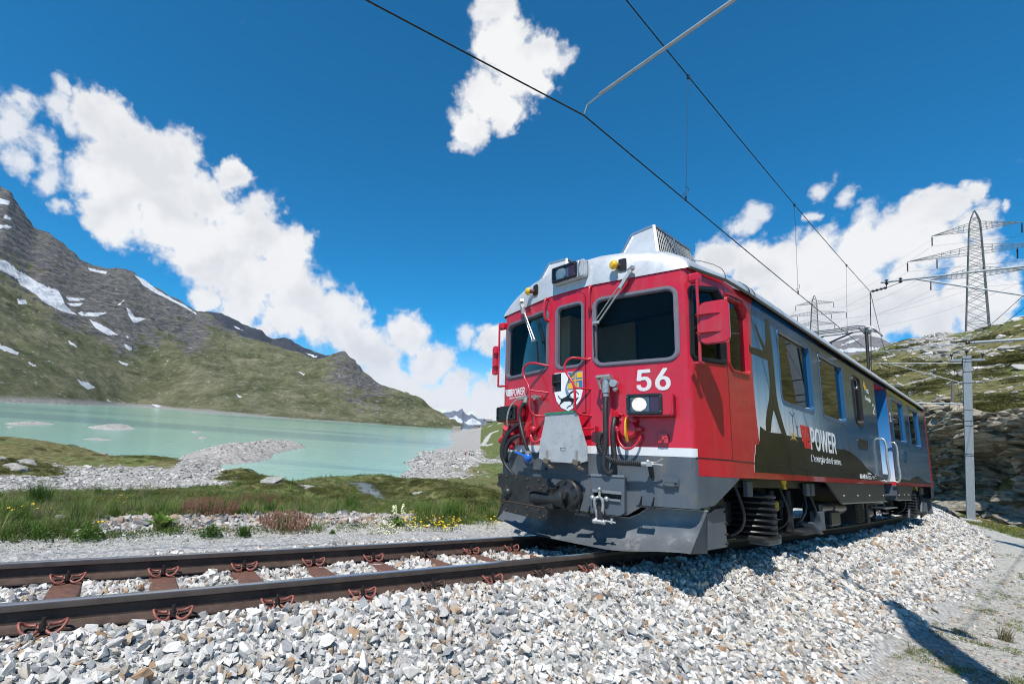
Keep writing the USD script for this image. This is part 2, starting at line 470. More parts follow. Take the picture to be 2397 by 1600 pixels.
_L = [(0.3, -.62), (4, -.52), (6.5, -.58), (9.5, -.95), (13, -1.5), (20, -2.6), (30, -4.0), (50, -6.2), (70, -8.2), (88, -10.2), (100, -12.0), (114, -14), (140, -17), (480, -26)]
PROF = {
    -180: [(0.3, -.62), (10, -.7), (30, -1), (100, 2), (480, 12)],
    -120: [(0.3, -.62), (6, -.7), (12, -1.0), (30, -1.6), (100, -3), (480, 0)],
    -75: [(0.3, -.62), (4, -.6), (10, -1.1), (30, -3), (70, -6.5), (120, -9), (250, -8), (480, 0)],
    az_of(-250): _L[:6] + [(30, -3.9), (50, -5.8), (75, -7.4), (100, -6.6), (125, -8), (160, -15), (480, -22)],
    az_of(0): _L[:6] + [(30, -3.9), (50, -5.9), (70, -7.5), (85, -7.4), (100, -6.4), (112, -6.9), (150, -14.5), (480, -24)],
    az_of(180): _L[:6] + [(30, -3.9), (50, -6.0), (70, -7.8), (90, -8.3), (106, -7.9), (120, -9.2), (145, -15), (480, -24)],
    az_of(400): _L[:6] + [(30, -4.0), (50, -6.2), (70, -8.1), (86, -8.0), (98, -10), (112, -14.2), (130, -16), (480, -25)],
    az_of(560): _L,
    az_of(760): [(0.3, -.62), (4, -.52), (7, -.6), (10, -1.0), (16, -2.0), (24, -3.1), (34, -4.6), (60, -8.6), (80, -12.5), (88, -14), (140, -17), (480, -26)],
    az_of(900): [(0.3, -.62), (4, -.52), (7.4, -.6), (10, -1.1), (16, -2.1), (24, -3.3), (40, -5.3), (70, -9.5), (95, -12.6), (108, -14), (160, -17), (480, -26)],
    az_of(1000): [(0.3, -.62), (4, -.52), (7.6, -.6), (10, -1.0), (16, -1.9), (24, -2.9), (50, -6.0), (90, -10.2), (130, -12.4), (185, -13.0), (212, -13.9), (300, -17), (480, -22)],
    az_of(1075): [(0.3, -.62), (7.8, -.6), (12, -1.2), (24, -2.9), (50, -6.0), (90, -10.0), (140, -11.9), (200, -12.2), (262, -13.1), (310, -13.0), (345, -12.2), (480, -9)],
    az_of(1120): [(0.3, -.62), (8, -.6), (12, -1.2), (24, -2.9), (50, -6.0), (90, -9.8), (140, -11.2), (200, -11.6), (262, -11.6), (330, -9.5), (420, -4.2), (480, -3.8)],
    az_of(1175): [(0.3, -.62), (8, -.6), (12, -1.2), (24, -2.9), (50, -6.0), (90, -9.3), (140, -10.6), (200, -9.8), (270, -6.5), (350, -1.0), (420, 5.0), (480, 5)],
    az_of(1300): [(0.3, -.62), (9, -.7), (14, -1.4), (30, -3.2), (70, -6), (150, -6), (300, 4), (430, 14), (480, 14)],
    az_of(1600): [(0.3, -.62), (12, -.7), (18, -1.6), (40, -2.5), (100, 0), (200, 14), (300, 24), (480, 28)],
    az_of(1900): [(0.3, -.62), (16, -.65), (22, -1.6), (50, -2.2), (62, 0), (100, 9), (180, 23), (260, 26), (480, 26)],
    az_of(2030, 1050): [(0.3, -.62), (20, -.7), (30, -1.6), (54, -2.2), (66, 3.6), (100, 11.5), (160, 25.6), (220, 28), (300, 26), (480, 16)],
    az_of(2150, 1058): [(0.3, -.62), (20, -.65), (40, -1.6), (56, -2.2), (62, -2.2), (68, 5.2), (100, 13.6), (150, 26.6), (200, 28), (300, 24), (480, 18)],
    az_of(2285, 1068): [(0.3, -.62), (14, -.7), (38, -1.45), (47, -2.1), (52, -2.3), (56, 3.6), (80, 9.8), (110, 17.8), (142, 25.8), (190, 27), (300, 22), (480, 20)],
    az_of(2397, 1076): [(0.3, -.62), (10, -.65), (30, -1.5), (42, -2.1), (46.5, -2.2), (50, 3.2), (70, 8.0), (100, 15.8), (140, 27.4), (190, 30), (300, 27), (480, 25)],
    az_of(2650, 1094): [(0.3, -.62), (8, -.62), (20, -1.2), (38, -1.9), (43, -2.0), (47, 3.6), (60, 8.5), (100, 19), (140, 31), (200, 38), (480, 50)],
    72: [(0.3, -.62), (7, -.65), (18, -1.1), (34, -1.5), (40, 4), (60, 13), (100, 28), (150, 45), (480, 80)],
    95: [(0.3, -.62), (6, -.7), (14, -.9), (22, -.6), (40, 8), (100, 33), (200, 62), (480, 100)],
    125: [(0.3, -.62), (6, -.7), (14, -.6), (30, 6), (100, 30), (200, 55), (480, 80)],
    150: [(0.3, -.62), (10, -.7), (30, 1), (100, 12), (480, 40)],
}
PROF[180] = PROF[-180]
_R = np.geomspace(0.45, 480, 400)
_azk = np.array(sorted(PROF))
_tab = []
for _a in _azk:
    p = np.array(PROF[_a], float)
    _tab.append(PchipInterpolator(np.log(p[:, 0]), p[:, 1] / p[:, 0])(np.log(np.maximum(_R, 0.3))))
_tab = PchipInterpolator(_azk, np.array(_tab), axis=0)

_az = np.unique(np.r_[np.arange(-180, -52, 4.0), np.arange(-52, 66, 0.19), np.arange(66, 110, 1.0), np.arange(110, 180.1, 4.0)])
_tan = _tab(_az)                                            # (az, r)
AZ, RR = np.meshgrid(np.radians(_az), _R, indexing="ij")
GX, GY = RR * np.sin(AZ), RR * np.cos(AZ)


def fb(x, y, lam, oct=4, seed=0):
    return meshkit.fbm(np.stack([x / lam, y / lam, np.full(np.shape(x), 0.37 + seed)], -1), oct, seed) - 0.5


# rounded knolls and grass mounds: place in the photograph, distance, half widths across and along the view, height
KNOLLS = [(1000, 1085, 46, 7.5, 6, 1.7), (940, 1078, 52, 6.5, 6, 1.5), (1100, 1128, 34, 4.2, 4, 0.9), (1120, 1160, 22, 2.2, 2.0, 0.75), (880, 1075, 58, 3.2, 3, 1.6),
          (700, 1108, 40, 5.5, 4, 0.9), (600, 1100, 52, 5, 4, 0.9), (790, 1110, 34, 3.2, 2.5, 0.8), (560, 1108, 60, 3, 3, 1.1), (330, 1070, 84, 7, 4, 0.6), (20, 1070, 60, 6, 5, 1.0), (-60, 1050, 66, 10, 6, 1.6),
          (380, 1130, 27, 3.0, 2.0, 0.35), (250, 1150, 20, 2.5, 1.5, 0.25), (640, 1145, 22, 2.5, 1.5, 0.3)]


def knolls(x, y):
    h = np.zeros(np.shape(x)); g = np.zeros(np.shape(x))
    for px, py, d, a, b, hh in KNOLLS:
        c = at_dist(px, py, d)[:2]; f = c / np.linalg.norm(c); r = np.array([f[1], -f[0]])
        dx, dy = x - c[0], y - c[1]
        q = ((dx * r[0] + dy * r[1]) / a) ** 2 + ((dx * f[0] + dy * f[1]) / b) ** 2
        w = np.clip(1 - q, 0, 1) ** 1.4
        h += hh * w; g = np.maximum(g, w)
    return h, g


_z3 = lambda pts, k=3.3575, ox=780, oy=1080, z=-6.3: [at_z(ox + a / k, oy + b / k, z)[:2] for a, b in pts]
POND_Z = -6.3
POND = Polygon(_z3([(105, 160), (200, 155), (300, 166), (345, 200), (380, 250), (430, 285), (490, 295), (540, 335), (440, 332), (330, 310), (220, 296), (130, 255), (185, 238), (222, 222), (215, 196), (150, 184)])).buffer(0.25)


def ground_height(x, y, fine=True):
    x, y = np.asarray(x, float), np.asarray(y, float)
    r = np.hypot(x, y); az = np.degrees(np.arctan2(x, y))
    z = np.array(interp_polar(az, r) * r)
    z = z + tplane(x, y) * (1 - smooth(12, 45, r))
    k, _ = knolls(x, y)
    z = z + k
    if fine:
        far = smooth(7, 14, r)
        hill = smooth(45, 62, az) * smooth(28, 40, r) + smooth(24, 45, az) * smooth(60, 90, r)
        z = z + fb(x, y, 0.9, 4, 1) * 0.10 * smooth(5.5, 8, r)
        z = z + fb(x, y, 5.0, 4, 2) * 0.9 * smooth(12, 30, r) * (1 - 0.35 * hill)
        z = z + fb(x, y, 26.0, 3, 3) * 4.5 * smooth(60, 140, r)
        rock = np.maximum(fb(x, y, 11.0, 5, 4), 0) * hill
        z = z + rock * 3.2
    import shapely
    b = POND.buffer(14).bounds
    near = (x > b[0]) & (x < b[2]) & (y > b[1]) & (y < b[3])
    if near.any():
        pt = shapely.points(x[near], y[near]); dd = shapely.distance(POND.exterior, pt) * np.where(shapely.contains(POND, pt), -1, 1)
        zz = z[near]; k = smooth(9.0, 1.0, dd)
        z[near] = zz * (1 - k) + (POND_Z + np.clip(dd * 0.16, -0.3, 0.7)) * k
    s, lat, zr = track_near(x, y)
    inside = (np.abs(s - 20) < 41)
    # the formation: gravel level beside and under the track
    level = zr - 0.66 + 0.16 * smooth(0.8, -0.8, lat)
    w = (1 - smooth(3.0, 6.5, np.abs(lat + 0.3))) * inside * (1 - smooth(33, 40, s))
    z = z * (1 - w) + level * w
    return z


_tanI = None


def interp_polar(az, r):
    from scipy.interpolate import RegularGridInterpolator
    global _tanI
    if _tanI is None:
        _tanI = RegularGridInterpolator((_az, np.log(_R)), _tan, bounds_error=False, fill_value=None)
    return _tanI(np.stack([np.clip(az, -180, 180), np.log(np.clip(r, _R[0], _R[-1]))], -1))


GZ = ground_height(GX, GY)
gv, gf = grid_mesh(np.stack([GX, GY, GZ], -1))
gv = np.vstack([gv, [[0, 0, float(GZ[:, 0].mean())]]])
_n0 = len(_R)
gf = np.vstack([np.vstack([gf[:, [0, 2, 1]], gf[:, [0, 3, 2]]]), [[len(gv) - 1, (i + 1) * _n0, i * _n0] for i in range(len(_az) - 1)]])
gr = np.hypot(gv[:, 0], gv[:, 1]); gaz = np.degrees(np.arctan2(gv[:, 0], gv[:, 1]))


def proj(P):
    c = (np.atleast_2d(P) - EYE) @ C2W
    z = np.where(np.abs(c[:, 2]) < 1e-6, 1e-6, c[:, 2])
    return np.column_stack([PPX + F * c[:, 0] / z, PPY + F * c[:, 1] / z, c[:, 2]])


def near_path(P, px, dist, width):
    """Weight of points near a path given by pixels and distances."""
    line = LineString([at_dist(x, y, d)[:2] for (x, y), d in zip(px, dist)])
    import shapely
    return np.clip((width - shapely.distance(line, shapely.points(P[:, 0], P[:, 1]))) / (0.25 * width), 0, 1)


# masks: red = gravel, green = grass and low plants, blue = bare stones; what is left is olive heath
s_, lat_, _ = track_near(gv[:, 0], gv[:, 1])
pxg = proj(gv)
_, kn = knolls(gv[:, 0], gv[:, 1])
n1 = fb(gv[:, 0], gv[:, 1], 2.2, 4, 11); n2 = fb(gv[:, 0], gv[:, 1], 14, 4, 12); n3 = fb(gv[:, 0], gv[:, 1], 0.8, 3, 13)
left = (gaz < 30)
grass = np.where(left, smooth(-2.9, -3.7, lat_ + 1.5 * n1), smooth(-0.35, 0.45, lat_ + 1.2 * n1 - np.interp(s_, [0, 10, 17, 27, 34], [6.2, 5.8, 4.4, 2.7, 1.8])))
grass = np.maximum(grass, smooth(30, 40, s_)); grass = np.where(np.abs(s_ - 20) > 41, 1.0, grass)
gravel = 1 - grass
stones = np.zeros(len(gv))
# the stony plain down by the water on the left
d_line = np.interp(pxg[:, 0], [-400, 0, 300, 520, 640, 760, 900, 1000], [30, 31, 34, 38, 60, 90, 110, 120])
plain = smooth(0, 8, gr - d_line + 14 * n1 + 10 * n2) * (gaz < 8) * (1 - smooth(0.05, 0.35, kn)) * np.where(gaz < az_of(430), smooth(80, 70, gr + 16 * n1 + 12 * n2 - 2), 1)
stones = np.maximum(stones, plain)
# shores: everything low and close to the water is bare
shore = smooth(LAKE + 3.4, LAKE + 1.3, gv[:, 2] + 3.0 * n2 + 1.5 * n1) * (gr > 60)
stones = np.maximum(stones, shore)
# broken rock beside the gravel verge
verge = smooth(-0.75, -0.25, -np.abs(lat_ + 3.7 + 1.6 * n1)) * left * (gr < 16) * smooth(-.02, .10, n1 + 0.02) * smooth(7, 3, gaz)
verge = np.maximum(verge, smooth(0.05, 0.16, fb(gv[:, 0], gv[:, 1], 3.1, 3, 17)) * left * (gr < 14) * smooth(-3.2, -3.8, lat_) * smooth(-8.5, -6.5, lat_) * smooth(-24, -14, gaz) * smooth(4, 0, gaz) * 0.95)
stones = np.maximum(stones, verge)
# hillside on the right: patches of rock between the grass
hillm = (gaz > 28) * smooth(30, 42, gr)
nh = fb(gv[:, 0], gv[:, 1] * 1.0 + gv[:, 2] * 2.5, 7.0, 5, 21)
stones = np.maximum(stones, hillm * smooth(0.10, 0.20, nh) * 0.95)
stones = np.maximum(stones, hillm * smooth(0.0, 1.0, 1 - np.abs((pxg[:, 0] - 2190) / 150)) * smooth(-0.1, 0.12, nh) * smooth(700, 760, pxg[:, 1]) * smooth(870, 800, pxg[:, 1]))
gravel = np.maximum(gravel * (gr < 60), near_path(gv, [(1097, 1062), (1118, 1073), (1150, 1081), (1180, 1088)], [190, 172, 155, 140], 1.1) * (gr > 60))
gravel = np.maximum(gravel, near_path(gv, [(1102, 1005), (1125, 1010), (1180, 1014)], [420, 395, 380], 1.6) * (gr > 60))
gravel = np.maximum(gravel, near_path(gv, [(1174, 1020), (1145, 1022), (1128, 1045), (1146, 1052)], [330, 325, 262, 235], 1.9) * (gr > 60))
stones *= 1 - gravel * (gr > 60)
lush = np.clip(grass * (1 - stones), 0, 1) * np.where(gr < 26, smooth(-0.22, 0.05, n1 + 0.25 * (gr < 16)), np.clip(0.35 + 1.6 * n2 + 1.2 * n1, 0, 1))
lush = np.where((gaz > 8) & (gaz < 14) & (gr > 100), np.maximum(lush, 0.75 * (1 - stones)), lush)
gmask = np.column_stack([np.clip(gravel, 0, 1), np.clip(lush, 0, 1), np.clip(stones, 0, 1)])


def land_material():
    n = {"geo": ("geometry", {}), "at": ("attribute", {"attribute": "mask"}), "sp": ("separate_color", {}), "p": ("principled_bsdf", {"roughness": 0.92, "specular_ior_level": 0.2})}
    l = [("at.color", "sp.color")]

    def nz(k, scale, det=6.0, rough=0.62):
        n[k] = ("noise_texture", {"scale": scale, "detail": det, "roughness": rough}); l.append(("geo.position", k + ".vector")); return k + ".fac"

    def ramp(k, src, stops):
        n[k] = ("rgb_ramp", {"ramp": stops}); l.append((src, k + ".fac")); return k + ".color"

    def edge(k, chan, noise, amp, lo=0.35, hi=0.65):
        n[k + "a"] = ("math", {"math_type": "subtract", "value2": 0.5}); l.append((noise, k + "a.value1"))
        n[k + "b"] = ("math", {"math_type": "multiply_add", "value2": amp}); l.append((k + "a.value", k + "b.value1")); l.append((chan, k + "b.value3"))
        n[k] = ("map_range", {"range_type": "smoothstep", "from_min": lo, "from_max": hi, "clamp": True}); l.append((k + "b.value", k + ".value")); return k + ".result"

    def mixc(k, fac, a, b):
        n[k] = ("mix_color", {}); l.extend([(fac, k + ".fac"), (a, k + ".a"), (b, k + ".b")]); return k + ".result"

    big, mid, fine, tiny = nz("big", 0.09), nz("mid", 1.1, 7), nz("fine", 9.0, 7), nz("tiny", 42.0, 8, 0.75)
    heath = ramp("rh", mid, [(0.30, (0.045, 0.046, 0.014)), (0.43, (0.092, 0.088, 0.028)), (0.55, (0.145, 0.132, 0.050)), (0.68, (0.23, 0.20, 0.105))])
    green = ramp("rg", mid, [(0.30, (0.040, 0.056, 0.014)), (0.45, (0.088, 0.112, 0.030)), (0.58, (0.135, 0.150, 0.048)), (0.70, (0.22, 0.205, 0.10))])
    rock = ramp("rr", fine, [(0.28, (0.10, 0.095, 0.088)), (0.45, (0.27, 0.255, 0.235)), (0.58, (0.40, 0.375, 0.345)), (0.75, (0.52, 0.49, 0.45))])
    grav = ramp("rv", tiny, [(0.30, (0.15, 0.15, 0.135)), (0.42, (0.36, 0.355, 0.325)), (0.55, (0.50, 0.49, 0.455)), (0.68, (0.70, 0.69, 0.65))])
    c = mixc("m1", edge("eg", "sp.g", mid, 0.9), heath, green)
    c = mixc("m2", edge("eb", "sp.b", fine, 1.5), c, rock)
    n["gv"] = ("rgb_ramp", {"ramp": [(0.32, (0.55, 0.55, 0.52)), (0.5, (0.95, 0.95, 0.93)), (0.66, (1.12, 1.10, 1.06))]}); n["gm"] = ("mix_color", {"blend_type": "multiply", "fac": 1.0, "use_clamp": False}); l.extend([(fine, "gv.fac"), (grav, "gm.a"), ("gv.color", "gm.b")]); grav = "gm.result"
    c = mixc("m3", edge("er", "sp.r", fine, 0.9), c, grav)
    l.append((c, "p.base_color"))
    n["h1"] = ("math", {"math_type": "multiply_add", "value2": 0.6}); l.extend([("tiny.fac", "h1.value1"), ("fine.fac", "h1.value3")])
    n["bp"] = ("bump", {"strength": 0.75, "distance": 0.05}); l.extend([("h1.value", "bp.height"), ("bp.normal", "p.normal")])
    return usdkit.material(stage, "/World/Looks/land", n, l, surface="p.BSDF")


LAND = land_material()
g = obj("ground", (gv, gf), LAND, smooth=True, kind="structure")
primvar(g, "mask", gmask)

# ---------------------------------------------------------------- lake
def water_material(name, color, wave=1.0):
    n = {"geo": ("geometry", {}), "p": ("principled_bsdf", {"roughness": 0.12, "specular_ior_level": 0.5, "ior": 1.33}),
         "map": ("mapping", {"scale": (1.0, 2.6, 1.0), "rotation": (0, 0, 0.5)}),
         "w1": ("noise_texture", {"scale": 0.9, "detail": 4.0, "roughness": 0.55}), "w2": ("noise_texture", {"scale": 0.16, "detail": 3.0}),
         "b": ("bump", {"strength": 0.5 * wave, "distance": 0.14}),
         "m2": ("mapping", {"scale": (0.0022, 0.012, 1.0), "rotation": (0, 0, -0.30)}),
         "streak": ("noise_texture", {"scale": 1.0, "detail": 4.0, "roughness": 0.55, "distortion": 0.4}),
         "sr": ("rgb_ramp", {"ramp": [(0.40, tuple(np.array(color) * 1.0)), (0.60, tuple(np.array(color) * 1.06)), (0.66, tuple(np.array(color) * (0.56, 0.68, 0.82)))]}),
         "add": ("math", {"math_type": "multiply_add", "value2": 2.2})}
    l = [("geo.position", "map.vector"), ("map.vector", "w1.vector"), ("map.vector", "w2.vector"), ("w2.fac", "add.value1"), ("w1.fac", "add.value3"), ("add.value", "b.height"), ("b.normal", "p.normal"),
         ("geo.position", "m2.vector"), ("m2.vector", "streak.vector"), ("streak.fac", "sr.fac"), ("sr.color", "p.base_color")]
    return usdkit.material(stage, "/World/Looks/" + name, n, l, surface="p.BSDF")


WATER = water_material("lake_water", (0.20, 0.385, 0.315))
shore_px = [(-900, 880), (-300, 918), (0, 941), (180, 948), (357, 954), (480, 964), (612, 974.5), (730, 983), (847, 990), (960, 998), (1061, 1005), (1100, 1006)]
far_shore = np.array([at_z(x, y, LAKE)[:2] for x, y in shore_px])
lp = np.vstack([far_shore * 1.12, [[260, 300], [60, 30], [-60, 30], [-400, 60]]])
lt = trimesh.creation.triangulate_polygon(Polygon(lp).buffer(0), engine="earcut")
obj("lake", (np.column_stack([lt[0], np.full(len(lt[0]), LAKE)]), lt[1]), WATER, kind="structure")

_pt = trimesh.creation.triangulate_polygon(POND.buffer(0.6).simplify(0.05), engine="earcut")
obj("pond", (np.column_stack([_pt[0], np.full(len(_pt[0]), POND_Z)]), _pt[1]), water_material("pond_water", (0.06, 0.065, 0.05), 0.5), kind="structure")

# ---------------------------------------------------------------- land in the lake: a spit and islets
def mound_points(outline, height, step, seed, lift=0.35, rough=0.5, power=0.6):
    """A piece of land with the given shoreline (x, y), rising to about height."""
    import shapely
    P = Polygon(outline).buffer(0)
    x0, y0, x1, y1 = P.buffer(step * 2).bounds
    X, Y = np.meshgrid(np.arange(x0, x1 + step, step), np.arange(y0, y1 + step, step), indexing="ij")
    X = X + fb(X, Y, step * 3, 2, seed + 1) * step * 0.7; Y = Y + fb(X, Y, step * 3, 2, seed + 2) * step * 0.7
    pts = shapely.points(X, Y)
    inside = shapely.contains(P, pts); d = shapely.distance(P.exterior, pts) * np.where(inside, 1, -1)
    dm = max(d.max(), 1e-3)
    h = np.sign(d) * (np.abs(d) / dm) ** power * height
    h = np.where(inside, h, np.maximum(h, -3))
    h = h + fb(X, Y, height * 2.2, 5, seed) * rough * height * (0.35 + np.clip(d / dm, 0, 1)) + lift * 0
    return np.stack([X, Y, LAKE + h], -1)


ROCKY = pm("pale_shore_rock", (0.40, 0.37, 0.335), 0.95, var=0.35, scale=0.55, bump=1.0, bump_scale=2.2, dist=0.4, dirt=(0.16, 0.15, 0.135), dirt_at=(0.52, 0.66), dirt_scale=0.9, spec=0.2)
def wpx(pts, k=1.879, ox=0, oy=950):
    return [at_z(ox + a / k, oy + b / k, LAKE)[:2] for a, b in pts]


spit = wpx([(700, 300), (770, 240), (845, 205), (930, 192), (1010, 185), (1100, 176), (1200, 172), (1290, 172), (1350, 180), (1290, 192), (1205, 210), (1190, 232), (1120, 247), (1050, 254), (975, 258), (965, 285), (960, 330), (800, 360)])
spit_mesh = mound_points(spit, 3.3, 0.9, 31, rough=0.85, power=0.7)
sv, sf = grid_mesh(spit_mesh)
obj("lake_spit", (sv, sf), ROCKY, kind="structure", smooth=35)
ISLETS = [([(385, 92), (430, 86), (500, 83), (560, 84), (597, 100), (560, 104), (480, 104), (420, 100)], 1.5), ([(18, 77), (60, 72), (130, 71), (200, 74), (240, 80), (150, 83), (60, 82)], 0.9),
          ([(840, 114), (862, 111), (885, 114), (862, 117)], 0.5), ([(868, 138), (885, 135), (912, 140), (885, 143)], 0.6), ([(360, 144), (430, 140), (500, 148), (430, 151)], 0.35), ([(30, 91), (48, 89), (64, 92), (48, 95)], 0.5)]
ISLE_V = []
for k, (o, h) in enumerate(ISLETS):
    v_, f_ = grid_mesh(mound_points(wpx(o), h, 0.55 if k else 0.8, 60 + 7 * k, rough=1.1, power=0.7)); ISLE_V.append(v_)
    obj("islet", (v_, f_), ROCKY, kind="structure", smooth=35)

# ---------------------------------------------------------------- mountains
def mountain(name, ridge, dist, base_px, base_z, base_d, rows, cols, amp, seed, rock_line=None, snow=(), power=1.25, lam=420.0, back=0.35, mask_default=0.0):
    """ridge: (x, y) in the 2349 px view; dist: ridge distance at those x; the foot: (x, distance)."""
    rx = np.array([p[0] for p in ridge], float); ry = np.array([p[1] for p in ridge], float)
    xs = np.linspace(rx[0], rx[-1], cols)
    ys = PchipInterpolator(rx, ry)(xs)
    dd = PchipInterpolator(*dist)(xs) if len(dist[0]) > 2 else np.interp(xs, *dist)
    top = np.array([at_dist(x * K, y * K, d) for x, y, d in zip(xs, ys, dd)])
    bx = np.array([b[0] for b in base_px]); bd = np.array([b[1] for b in base_px])
    bo = np.argsort(bx); bfun = PchipInterpolator(bx[bo], bd[bo]) if len(bx) > 2 else (lambda q: np.interp(q, bx, bd))
    foot = []
    for x, y in zip(xs, ys):
        r = pixdir(x * K, y * K); h = r[:2] / np.linalg.norm(r[:2])
        foot.append(np.r_[h * float(bfun(x)), base_z])
    foot = np.array(foot)
    t = np.r_[np.linspace(0, 1, rows), 1 + np.linspace(0.03, back, max(6, rows // 12))]
    P = np.zeros((cols, len(t), 3))
    for k, q in enumerate(t):
        P[:, k, :2] = foot[:, :2] + (top[:, :2] - foot[:, :2]) * q
        zz = q ** power if q <= 1 else 1 - 1.3 * (q - 1)
        P[:, k, 2] = base_z + (top[:, 2] - base_z) * zz
    X, Y = P[..., 0], P[..., 1]
    h01 = np.clip(t, 0, 1)[None, :]
    # ridges and gullies running up and down
    f = 0
    for o in range(7):
        L = lam / 2 ** o
        q = meshkit.noise(np.stack([X / L, Y / L, np.full(X.shape, 3.3 * o + seed)], -1), seed + o)
        f = f + (1 - np.abs(2 * q - 1) - 0.5) * 0.60 ** o
    env = np.sin(np.pi * np.clip(h01, 0, 1) ** 0.8) * 0.9 + 0.03 + 0.12 * h01
    P[..., 2] += f * amp * env * (0.35 + 0.65 * h01)
    q2 = fb(X, Y, lam / 18, 5, seed + 40)
    P[..., 2] += q2 * amp * 0.22 * (0.15 + h01)
    # benches of rock
    st = amp * 0.42
    zz = P[..., 2] / st + 1.6 * fb(X, Y, lam * 0.7, 3, seed + 50)
    P[..., 2] += st * 0.30 * (smooth(0, 1, (zz - np.floor(zz)) * 1.6) - (zz - np.floor(zz))) * smooth(0.25, 0.6, h01 + 0.5 * fb(X, Y, lam, 3, seed + 51))
    v, fc = grid_mesh(P)
    px = proj(v)[:, :2] / K
    hh = np.repeat(h01, cols, 0).ravel()
    nn = fb(v[:, 0], v[:, 1], lam * 0.35, 5, seed + 60).ravel()
    e1 = np.gradient(P, axis=0); e2 = np.gradient(P, axis=1)
    nrm = np.cross(e1, e2); nrm /= np.linalg.norm(nrm, axis=-1, keepdims=True)
    steep = 1 - np.abs(nrm[..., 2]).ravel()
    if rock_line is not None:
        import shapely as _sh
        Q_ = Polygon(rock_line).buffer(0); pp_ = _sh.points(px[:, 0], px[:, 1]); rl = px[:, 1] + _sh.distance(Q_.exterior, pp_) * np.where(_sh.contains(Q_, pp_), 1, -1)
        rk = smooth(-45, 40, rl - px[:, 1] + 200 * nn) * 0.60 + smooth(0.36, 0.55, steep + 0.4 * nn) * 0.6 + 0.10 + 0.5 * np.clip(fb(v[:, 0], v[:, 1] + 3 * v[:, 2], lam * 0.16, 4, seed + 61).ravel(), -0.2, 1)
    else:
        rk = np.full(len(v), mask_default)
    sn = np.zeros(len(v))
    import shapely
    pts = shapely.points(px[:, 0] + 9 * nn, px[:, 1] + 5 * fb(v[:, 0], v[:, 1], lam * 0.1, 3, seed + 70).ravel())
    for S in snow:
        Q = Polygon(S).buffer(0)
        sn = np.maximum(sn, shapely.contains(Q, pts) * 1.0)
    scree = smooth(0.10, 0.22, fb(v[:, 0] * 1.0, v[:, 1] * 0.4, lam * 0.5, 4, seed + 80).ravel()) * 0.6
    foot_m = smooth(0.035, 0.012, hh + 0.03 * nn) if rock_line is not None else 0 * hh
    return v, fc[:, ::-1], np.column_stack([np.clip(rk, 0, 1), np.clip(sn, 0, 1), np.clip(np.maximum(scree * (rk > 0.4), foot_m), 0, 1)])


